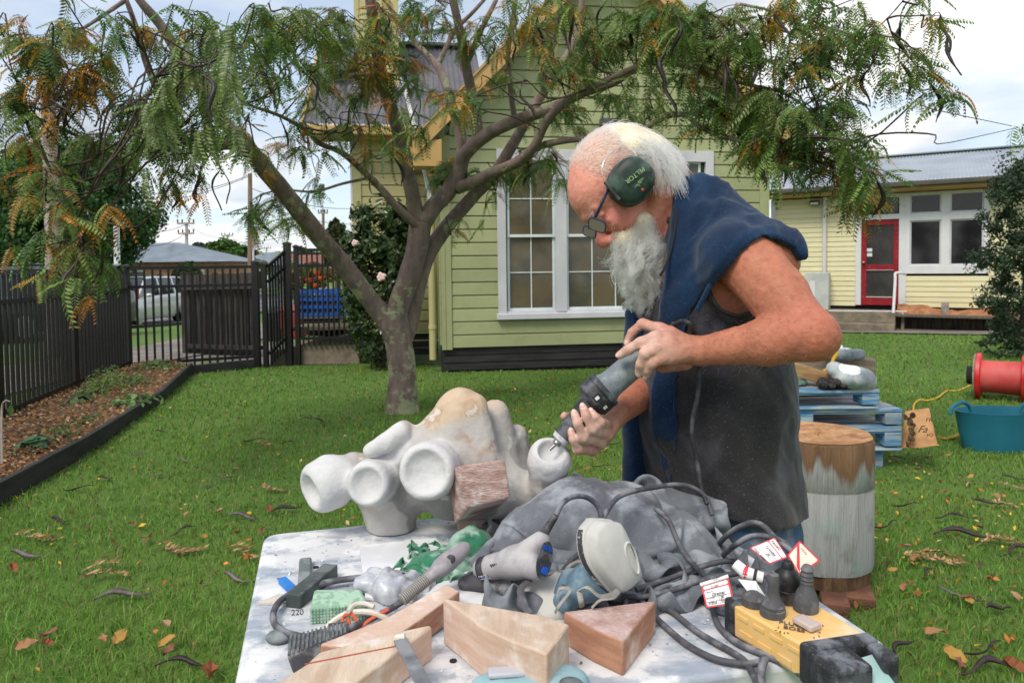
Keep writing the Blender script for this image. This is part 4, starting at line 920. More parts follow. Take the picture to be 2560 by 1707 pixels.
# ================================================================== CARS
M['tyre'] = mat('tyre', (.018, .018, .018), rough=.85)
M['rim'] = mat('rim', lin(170, 172, 176), rough=.35, metal=.8)
M['car_glass'] = mat('car_glass', (.02, .025, .03), rough=.04, spec=.8)
def car(name, c, yaw, Lg, Wd, H, body, label, wagon=True, lights='front'):
 t = empty(name, c, label, 'car'); cs, sn = math.cos(yaw), math.sin(yaw)
 Q = lambda x, y, z: np.asarray(c)+np.array((cs*x-sn*y, sn*x+cs*y, z))      # x along the car, nose at +x
 st = np.array([-.5, -.47, -.40, -.25, -.05, .12, .25, .40, .475, .5])*Lg
 bel = np.array([.52, .60, .62, .62, .61, .60, .58, .53, .46, .38])*H; hw = np.array([.43, .47, .49, .5, .5, .5, .495, .48, .43, .38])*Wd
 V = []; m = 8; Fc = []
 for x, zb, w in zip(st, bel, hw):
  for (yy, zz) in ((-.9, .12*H), (-1.0, .22*H), (-1.0, zb*.75), (-.93, zb), (.93, zb), (1.0, zb*.75), (1.0, .22*H), (.9, .12*H)): V.append(Q(x, yy*w, zz))
 n = len(st)
 for i in range(n-1):
  for j in range(m): k = (j+1) % m; Fc.append((i*m+j, (i+1)*m+j, (i+1)*m+k, i*m+k))
 Fc += [tuple(range(m)), tuple(range((n-1)*m+m-1, (n-1)*m-1, -1))]
 b = MB(); b.add(V, Fc); b.build('body', body, t, bevel=.03, smooth=True)
 rb = -.46 if wagon else -.36
 cab = [(rb, .60, .46), (rb+.05, .98, .38), (-.05, 1.0, .39), (.08, .98, .38), (.26, .58, .45)]
 V = []; Fc = []
 for x, z, w in cab:
  V += [Q(x*Lg, -w*Wd, .58*H), Q(x*Lg, -w*Wd*(.86 if z > .7 else 1), z*H-.03), Q(x*Lg, w*Wd*(.86 if z > .7 else 1), z*H-.03), Q(x*Lg, w*Wd, .58*H)]
 for i in range(4):
  for j in range(3): Fc.append((i*4+j, (i+1)*4+j, (i+1)*4+j+1, i*4+j+1))
 b = MB(); b.add(V, Fc); b.build('window', M['car_glass'], t)
 V = [];
 for x, z, w in cab[1:4]: V += [Q(x*Lg, -w*Wd*.9, z*H-.05), Q(x*Lg, -w*Wd*.8, z*H), Q(x*Lg, w*Wd*.8, z*H), Q(x*Lg, w*Wd*.9, z*H-.05)]
 b = MB(); b.add(V, [(i*4+j, (i+1)*4+j, (i+1)*4+j+1, i*4+j+1) for i in range(2) for j in range(3)]); b.build('roof', body, t, smooth=True)
 for s in (-1, 1):
  for (x0, z0, x1, z1) in ((.26, .58, .08, .97), (-.05, .6, -.06, .98), (rb, .6, rb+.05, .97), (-.26, .6, -.27, .98)):
   b = MB(); b.bar(Q(x0*Lg, s*.455*Wd, z0*H), Q(x1*Lg, s*.345*Wd, z1*H), .06, .05); b.build('pillar', body, t)
  for x in (-.31, .31):
   w = Q(x*Lg, s*.47*Wd, .215*H); ax = Q(x*Lg, s*.51*Wd, .215*H)-w
   b = MB(); b.lathe(w-ax*2.2, ax, [(0, .17*H), (.02, .215*H), (.17, .215*H), (.20, .17*H)], 18); tw = b.build('wheel', M['tyre'], t, smooth=True)
   b = MB(); b.lathe(w+ax*2.0, ax, [(0, .14*H), (.02, .14*H), (.03, .03*H)], 14); b.build('rim', M['rim'], tw)
  b = MB(); b.ball(Q(.17*Lg, s*.54*Wd, .63*H), (.10, .10, .07)); b.build('mirror', body, t, smooth=True)
  b = MB(); b.ball(Q(.465*Lg, s*.33*Wd, .40*H), (.12, .16, .07)); b.build('headlight', mat('lamp_clear', (.75, .78, .8), rough=.15), t, smooth=True)
  b = MB(); b.box(Q(-.50*Lg, s*.40*Wd, .52*H), (.08, .16, .26) if abs(cs) > .7 else (.16, .08, .26)); b.build('tail_light', mat('lamp_red', lin(170, 20, 24), rough=.3), t)
 for sx in (-.515, .505): b = MB(); b.box(Q(sx*Lg, 0, .3*H), (.03, .36, .13) if abs(cs) > .7 else (.36, .03, .13)); b.build('number_plate', M['white_paint'], t)
 b = MB(); b.box(Q(.495*Lg, 0, .27*H), (.06, .9, .12) if abs(cs) > .7 else (.9, .06, .12)); b.build('grille', M['tyre'], t)
 return t
silver = mat('car_silver', lin(206, 208, 210), rough=.25, metal=.3, spec=.6, coat=.6); bluec = mat('car_blue', lin(32, 92, 196), rough=.25, coat=.6); darkc = mat('car_dark', lin(64, 66, 70), rough=.25, coat=.6)
c = gzp(334, 24.0, .04); car('silver_car', c, -1.62, 4.5, 1.8, 1.66, silver, 'silver station wagon parked on the street beyond the black fence')
c = gzp(440, 62, .04); car('blue_car', c, 1.45, 4.0, 1.75, 1.55, bluec, 'bright blue hatchback driving away down the street')
c = gzp(95, 16.5, .04); car('grey_car', c, -1.75, 4.6, 1.85, 1.75, darkc, 'dark grey car parked close behind the black picket fence at left')
# ================================================================== MULCH BED
BED = [G(-260, 1420)[:2], G(0, 1258)[:2], G(213, 1135)[:2], G(401, 1010)[:2], G(478, 932)[:2]]
def bed():
 e = np.array(BED); n = 40
 sp = spline(np.c_[e, np.zeros(len(e))], n)[:, :2]; back = np.stack([np.interp(sp[:, 1], [2.4, 3.92, 5.42, 6.93, 8.35, 8.9], [-3.4, -3.7, -4.02, -4.36, -4.60, -4.62]), sp[:, 1]+.15], 1)
 V = []; w = 14
 for j in range(w):
  u = j/(w-1); q = sp*(1-u)+back*u; z = .075+.05*np.sin(u*math.pi)+.02*vnoise(np.c_[q*6, q[:, :1]], 4)
  V.append(np.c_[q, z])
 V = np.stack(V, 1).reshape(-1, 3); i = (np.arange(n-1)[:, None]*w+np.arange(w-1)[None]).ravel()
 obj('mulch_bed', mesh_from('mulch_bed', V, quads=np.stack([i, i+1, i+w+1, i+w], 1)), M['mulch'], kind='structure')
 rs = np.random.RandomState(1); N = 9000; a = rs.rand(N)*(n-1.01); u = rs.rand(N); ii = a.astype(int); ff = (a-ii)[:, None]
 q = (sp[ii]*(1-ff)+sp[ii+1]*ff)*(1-u[:, None])+(back[ii]*(1-ff)+back[ii+1]*ff)*u[:, None]
 C = np.c_[q, .095+.05*np.sin(u*math.pi)+rs.rand(N)*.02]
 cl = np.array([lin(168, 128, 92), lin(120, 88, 64), lin(190, 132, 80), lin(86, 66, 54), lin(200, 176, 140)])[rs.randint(0, 5, N)]*.9
 up = np.tile((0, 0, 2.), (N, 1)); o = obj('bark_mulch', leaves_mesh('bark', C, .035, cl, 2, aspect=.4, normals=up), M['leaf_dry'], None, smooth=False, kind='stuff'); tag(o, 'loose bark mulch chips covering the garden bed', 'mulch')
 t = empty('bed_edging', np.r_[e[2], 0], 'low black timber edging board between the mulch bed and the lawn', 'edging')
 for i in range(4):
  a, c = np.r_[e[i], .045], np.r_[e[i+1], .045]; b = MB(); b.bar(a, c+(c-a)*.004, .04, .15); b.build('plank', M['edging'], t, bevel=.005)
 b = MB(); b.bar(np.r_[e[4], .03], np.r_[CB+np.array((.0, -.12)), .03], .04, .12); b.build('plank', M['edging'], t, bevel=.005)
 b = MB(); b.bar((-4.45, 8.25, .03), (-3.4, 2.4, .03), .04, .12); b.build('plank', M['edging'], t, bevel=.005)
 def weed(px, py, r, h, n, leaf, col, label, asp, sd):
  g = G(px, py, .1); rs = np.random.RandomState(sd); t = empty('weed', g, label, 'plant', 'weeds in the mulch bed')
  d = rs.normal(size=(n, 3))*np.array((r, r*1.2, 0))*.6; C = g+d; C[:, 2] += .02+rs.rand(n)*h*np.exp(-(d[:, 0]**2+d[:, 1]**2)/(r*r))
  obj('leaves', leaves_mesh('leaves', C-g, leaf, np.clip(np.array(col)*(1+.3*rs.normal(size=(n, 1))), .01, 1), sd, aspect=asp, normals=np.tile((0, -.1, .9), (n, 1))), M['leaf'], t, smooth=False)
  b = MB()
  for k in range(7): q = g+d[k]; b.tube([g+d[k]*.2, (g+q)/2+np.array((0, 0, h*.4)), q+np.array((0, 0, h*.8*rs.rand()))], .004, 4)
  b.build('stem', M['weed_stem'], t)
 weed(198, 1015, .10, .10, 40, .085, (.17, .28, .11), 'broad leaved pale green weed at the fence side of the bed', .75, 1)
 weed(255, 990, .17, .26, 520, .035, (.21, .33, .09), 'tall feathery light green weed in the middle of the bed', .5, 2)
 weed(285, 970, .16, .22, 380, .035, (.19, .31, .09), 'leafy light green weed just beyond the feathery one', .5, 3)
 weed(388, 925, .18, .10, 420, .05, (.16, .28, .09), 'spreading green weed in the far corner of the bed by the gate', .6, 4)
 weed(345, 965, .12, .14, 200, .035, (.19, .29, .09), 'small upright weed behind the middle of the bed', .5, 5)
 weed(330, 1010, .16, .07, 90, .06, (.17, .29, .10), 'low broad leaved seedling near the edging board', .7, 6)
 weed(150, 1090, .16, .07, 90, .04, (.12, .2, .06), 'sparse seedlings in the near part of the bed', .5, 7)
 weed(85, 1125, .07, .06, 12, .13, (.09, .19, .09), 'seedling with two large round dark green leaves', .85, 8)
 weed(210, 1060, .12, .05, 70, .035, (.13, .2, .06), 'tiny seedlings scattered between the larger weeds', .5, 9)
 g = G(5, 1170, .1); b = MB(); b.tube(spline([g, P(4, 1030, 4.2), P(12, 1002, 4.2), P(26, 1004, 4.2)], 12), np.linspace(.008, .003, 12), 6); q = P(27, 1025, 4.2)
 s = b.build('sapling', M['grey_timber'], None, g, smooth=True, label='thin sapling with one drooping green leaf at the left edge', cat='plant')
 obj('leaf', leaves_mesh('leaf', np.array([q-g]), .085, np.array([(.10, .17, .05)]), 1, aspect=.5, normals=np.array([(0, -3., 0)]), droop=6), M['leaf'], s, smooth=False)
M['leaf_dry'] = leafmat('leaf_dry', .1, .8, .2)
M['edging'] = mat('edging', lin(38, 38, 40), lin(54, 53, 54), scale=4, stretch=(1, 1, 6), rough=.75, bump=.3, bscale=30)
M['weed_stem'] = mat('weed_stem', (.10, .16, .05), rough=.7)
bed()
# ================================================================== SHRUBS
def camellia():
 base = P(955, 880, 8.55); base[2] = 0; t = empty('camellia_bush', base, 'dark glossy camellia bush with a few pale pink flowers beside the house corner', 'bush')
 P3 = []; K = []; NN = []
 for i, (px, py, rx, ry, n) in enumerate(((960, 600, 85, 85, 2600), (950, 700, 85, 95, 2400), (905, 760, 45, 70, 800), (925, 830, 50, 75, 800), (1000, 640, 50, 90, 900), (990, 545, 35, 40, 450), (895, 690, 35, 50, 350))):
  q, nn, k = crown_points(P(px, py, 8.55), (S(rx, 8.55), .38, S(ry, 8.55)), n, 60+i, 30, csize=.32); P3.append(q); K.append(k+i*40); NN.append(nn)
 q = np.vstack(P3); k = np.concatenate(K)
 obj('foliage', leaves_mesh('foliage', q-base, .085, leaf_cols(k, (.040, .075, .022), .2, 9, len(q), (.11, .15, .05), .18), 5, aspect=.5, normals=np.vstack(NN)), leafmat('leaf_gloss', .15, .28, .6), t, smooth=False, kind='stuff')
 b = MB(); rs = np.random.RandomState(4)
 for a in range(7): e = P(905+a*18, 560+rs.randint(120), 8.5); b.tube(spline([base+np.array((rs.uniform(-.1, .1), 0, 0)), (base+e)/2+np.array((rs.uniform(-.1, .1), .05, 0)), e], 8), np.linspace(.025, .006, 8), 6)
 b.build('stem', M['bark_far'], t, smooth=True)
 pk = mat('camellia_pink', lin(240, 190, 190), lin(236, 214, 208), scale=20, rough=.6)
 for (px, py, r) in ((887, 607, .035), (953, 692, .05), (878, 560, .02)):
  c = P(px, py, 8.1); b = MB()
  for j in range(9):
   a = j*2.4; rr = r*(.25+.6*(j/9)); d = np.array((math.cos(a)*rr, -.3*r, math.sin(a)*rr)); b.ball(c+d, (r*.5, r*.3, r*.5), n=7, m=5)
  b.build('flower', pk, t, smooth=True)
camellia()
def right_shrub():
 base = P(2560, 870, 9.0); base[2] = -.02; t = empty('right_shrub', base, 'tall dense dark green shrub cut off by the right edge of the lawn', 'shrub')
 P3 = []; K = []; NN = []
 for i, (px, py, rx, ry, n) in enumerate(((2570, 520, 85, 110, 3600), (2560, 640, 110, 80, 3600), (2560, 730, 95, 70, 3000), (2570, 820, 85, 60, 2600), (2600, 440, 90, 70, 1800), (2540, 470, 40, 60, 900), (2490, 640, 40, 35, 700), (2515, 870, 38, 28, 500))):
  q, nn, k = crown_points(P(px, py, 9.0), (S(rx, 9), .5, S(ry, 9)), n, 80+i, 36, csize=.28); P3.append(q); K.append(k+i*40); NN.append(nn)
 q = np.vstack(P3); k = np.concatenate(K)
 obj('foliage', leaves_mesh('foliage', q-base, .055, leaf_cols(k, (.042, .078, .038), .24, 19, len(q), (.10, .14, .075), .2), 6, aspect=.45, normals=np.vstack(NN)), M['leaf'], t, smooth=False, kind='stuff')
 b = MB(); b.tube([base, P(2570, 700, 9), P(2580, 450, 9)], [.08, .05, .02], 8); b.build('trunk', M['bark_far'], t)
right_shrub()
# ================================================================== THE LOCUST TREE
KX = 2560/2352
def barkmat():
 m = mat('bark', lin(138, 119, 110), lin(102, 87, 83), scale=5, stretch=(3, 3, .8), lo=.3, hi=.75, rough=.8, bump=.8, bscale=26, bstretch=(2.5, 2.5, 4), c3=lin(160, 148, 138), scale3=11, fac3=.5)
 nt = m.node_tree; N = nt.nodes; L = nt.links; b = N['Principled BSDF']
 tc = N.new('ShaderNodeTexCoord'); n = N.new('ShaderNodeTexNoise'); n.inputs['Scale'].default_value = 5.5; n.inputs['Detail'].default_value = 7; n.inputs['Roughness'].default_value = .68
 L.new(tc.outputs['Object'], n.inputs['Vector'])
 sp = N.new('ShaderNodeSeparateXYZ'); L.new(tc.outputs['Object'], sp.inputs[0])
 mr = N.new('ShaderNodeMapRange'); mr.inputs['From Min'].default_value = .15; mr.inputs['From Max'].default_value = 1.6; mr.inputs['To Min'].default_value = .10; mr.inputs['To Max'].default_value = -.012
 L.new(sp.outputs['Z'], mr.inputs['Value'])
 ad = N.new('ShaderNodeMath'); ad.operation = 'ADD'; L.new(n.outputs['Fac'], ad.inputs[0]); L.new(mr.outputs[0], ad.inputs[1])
 r = N.new('ShaderNodeMapRange'); r.inputs['From Min'].default_value = .585; r.inputs['From Max'].default_value = .63; L.new(ad.outputs[0], r.inputs['Value'])
 n2 = N.new('ShaderNodeTexNoise'); n2.inputs['Scale'].default_value = 40; n2.inputs['Detail'].default_value = 4; L.new(tc.outputs['Object'], n2.inputs['Vector'])
 cr = N.new('ShaderNodeMixRGB'); cr.inputs[1].default_value = C4(lin(172, 176, 142)); cr.inputs[2].default_value = C4(lin(128, 128, 98)); L.new(n2.outputs['Fac'], cr.inputs[0])
 old = b.inputs['Base Color'].links[0].from_socket; mx = N.new('ShaderNodeMixRGB'); L.new(r.outputs[0], mx.inputs[0]); L.new(old, mx.inputs[1]); L.new(cr.outputs[0], mx.inputs[2]); L.new(mx.outputs[0], b.inputs['Base Color'])
 return m
M['bark'] = barkmat(); M['twig'] = mat('twig', lin(82, 66, 58), lin(58, 47, 44), scale=8, rough=.85)
M['pod'] = mat('pod', lin(58, 40, 36), lin(38, 28, 28), scale=14, rough=.5, spec=.5, bump=.5, bscale=50, rnd=.25)
TB = lambda x, y, Y: P(x*KX, y*KX, Y)
LIMBS = {   # name: (photo points (2352 wide), depths, widths in photo px at those depths)
 'trunk': ([(925, 975), (922, 935), (924, 880), (922, 830), (914, 780), (906, 745), (903, 715)], [6]*7, [96, 80, 72, 68, 68, 72, 60]),
 'left':  ([(905, 760), (880, 725), (850, 690), (790, 610), (730, 540), (660, 450), (605, 385), (555, 322)], [6, 6, 5.95, 5.8, 5.6, 5.4, 5.25, 5.1], [56, 52, 48, 46, 46, 44, 44, 42]),
 'l1':    ([(565, 335), (540, 328), (500, 331), (430, 326), (370, 331), (300, 340), (220, 330), (150, 300), (60, 260)], [5.1, 5.1, 5, 4.8, 4.6, 4.4, 4.3, 4.2, 4.1], [36, 34, 30, 24, 19, 14, 10, 8, 6]),
 'l2':    ([(560, 330), (520, 285), (475, 225), (425, 150), (370, 60), (320, 0), (290, -60)], [5.1, 5.1, 5.05, 5, 4.9, 4.8, 4.8], [36, 32, 30, 28, 24, 20, 16]),
 'l3':    ([(430, 326), (408, 305), (380, 242), (355, 190), (335, 140), (315, 70), (290, 0)], [4.8, 4.8, 4.75, 4.7, 4.7, 4.65, 4.6], [24, 23, 21, 19, 17, 14, 11]),
 'mid':   ([(908, 740), (915, 705), (938, 640), (958, 570), (966, 510)], [6, 6, 6, 6, 6], [56, 54, 54, 54, 56]),
 'm1':    ([(964, 530), (952, 470), (935, 390), (915, 300), (892, 230), (872, 150), (862, 80), (850, 0), (845, -60)], [6, 5.95, 5.85, 5.7, 5.6, 5.5, 5.4, 5.3, 5.3], [42, 38, 36, 35, 33, 30, 28, 25, 22]),
 'm2':    ([(968, 515), (1000, 470), (1030, 440), (1055, 390), (1068, 355), (1120, 308), (1200, 272), (1270, 250), (1335, 215), (1410, 190), (1470, 150), (1540, 95), (1600, 30)], [6, 6, 6, 6, 5.95, 5.85, 5.75, 5.7, 5.6, 5.5, 5.4, 5.3, 5.2], [48, 44, 40, 38, 36, 33, 31, 27, 24, 20, 16, 13, 10]),
 'm2a':   ([(1100, 325), (1090, 250), (1072, 160), (1058, 80), (1040, 0), (1030, -50)], [5.9, 5.85, 5.8, 5.7, 5.6, 5.6], [30, 27, 25, 22, 20, 18]),
 'm2a2':  ([(1070, 150), (1092, 100), (1110, 60), (1140, 0)], [5.8, 5.75, 5.7, 5.7], [17, 15, 13, 11]),
 'm2b':   ([(1062, 372), (1058, 310), (1040, 250), (1022, 190), (1003, 150), (960, 105), (925, 60), (890, 10)], [6, 6.05, 6.1, 6.2, 6.3, 6.4, 6.5, 6.5], [30, 28, 25, 22, 19, 15, 12, 9]),
 'm2b2':  ([(1003, 155), (1025, 110), (1045, 70), (1085, 30), (1130, -20)], [6.3, 6.3, 6.3, 6.2, 6.2], [15, 13, 12, 10, 8]),
 'm2c':   ([(1182, 278), (1172, 200), (1167, 120), (1180, 30), (1190, -30)], [5.8, 5.7, 5.6, 5.5, 5.5], [15, 14, 13, 12, 10]),
 'm3':    ([(1050, 432), (1090, 418), (1130, 398), (1192, 371), (1227, 337), (1255, 280), (1300, 235), (1370, 196), (1470, 150), (1560, 105), (1650, 75)], [6, 5.9, 5.8, 5.6, 5.4, 5.3, 5.1, 4.9, 4.7, 4.5, 4.4], [32, 30, 29, 27, 24, 22, 19, 17, 14, 11, 8]),
 'm3b':   ([(1220, 345), (1255, 332), (1310, 322), (1390, 318), (1455, 310), (1526, 270), (1580, 262), (1640, 240), (1710, 200)], [5.5, 5.4, 5.2, 4.9, 4.7, 4.5, 4.4, 4.3, 4.2], [19, 18, 16, 15, 15, 14, 12, 9, 6]),
 'm3c':   ([(1545, 262), (1575, 265), (1615, 296), (1673, 317), (1722, 331), (1760, 345), (1800, 350)], [4.45, 4.4, 4.3, 4.2, 4.1, 4.0, 3.9], [12, 12, 12, 11, 10, 8, 5]),
 'm3d':   ([(1480, 145), (1560, 150), (1640, 178), (1720, 195), (1800, 215), (1870, 260)], [4.7, 4.6, 4.5, 4.4, 4.3, 4.2], [12, 11, 10, 9, 7, 4]),
 'right': ([(920, 790), (938, 745), (950, 700), (965, 640), (985, 580), (1035, 510), (1095, 443), (1132, 405), (1175, 337), (1227, 246), (1272, 175), (1314, 106), (1332, 35), (1340, -30)], [6.05, 6.1, 6.12, 6.15, 6.15, 6.15, 6.2, 6.2, 6.2, 6.3, 6.3, 6.4, 6.5, 6.5], [52, 48, 44, 40, 40, 36, 32, 30, 28, 25, 22, 19, 16, 13]),
 'small': ([(960, 520), (935, 498), (904, 468), (876, 435), (841, 400), (787, 352), (735, 330), (703, 299), (640, 265), (570, 240), (527, 208)], [5.95, 5.9, 5.85, 5.8, 5.7, 5.5, 5.3, 5.2, 5.0, 4.8, 4.7], [24, 22, 20, 18, 17, 15, 13, 11, 9, 7, 5]),
 'twig1': ([(841, 410), (787, 422), (721, 440), (650, 436), (597, 447)], [5.7, 5.6, 5.5, 5.4, 5.3], [8, 7, 6, 5, 3]),
 'right_high': ([(1700, 10), (1800, 30), (1850, 42), (1900, 62), (1985, 85), (2020, 60), (2060, 20)], [4.2, 4.1, 4.05, 4, 3.95, 3.9, 3.9], [7, 6, 6, 5, 5, 4, 3]),
 'left_low': ([(60, 262), (110, 330), (150, 420), (170, 520), (215, 600), (225, 690)], [4.1, 3.9, 3.8, 3.7, 3.7, 3.7], [8, 7, 6, 5, 4, 3]),
 'r_top': ([(1600, 30), (1680, 45), (1760, 62), (1830, 80)], [5.2, 4.9, 4.7, 4.5], [10, 9, 7, 5]),
 'l_top': ([(290, 0), (200, 60), (110, 110), (20, 150)], [4.6, 4.5, 4.4, 4.3], [11, 8, 6, 4]),
}
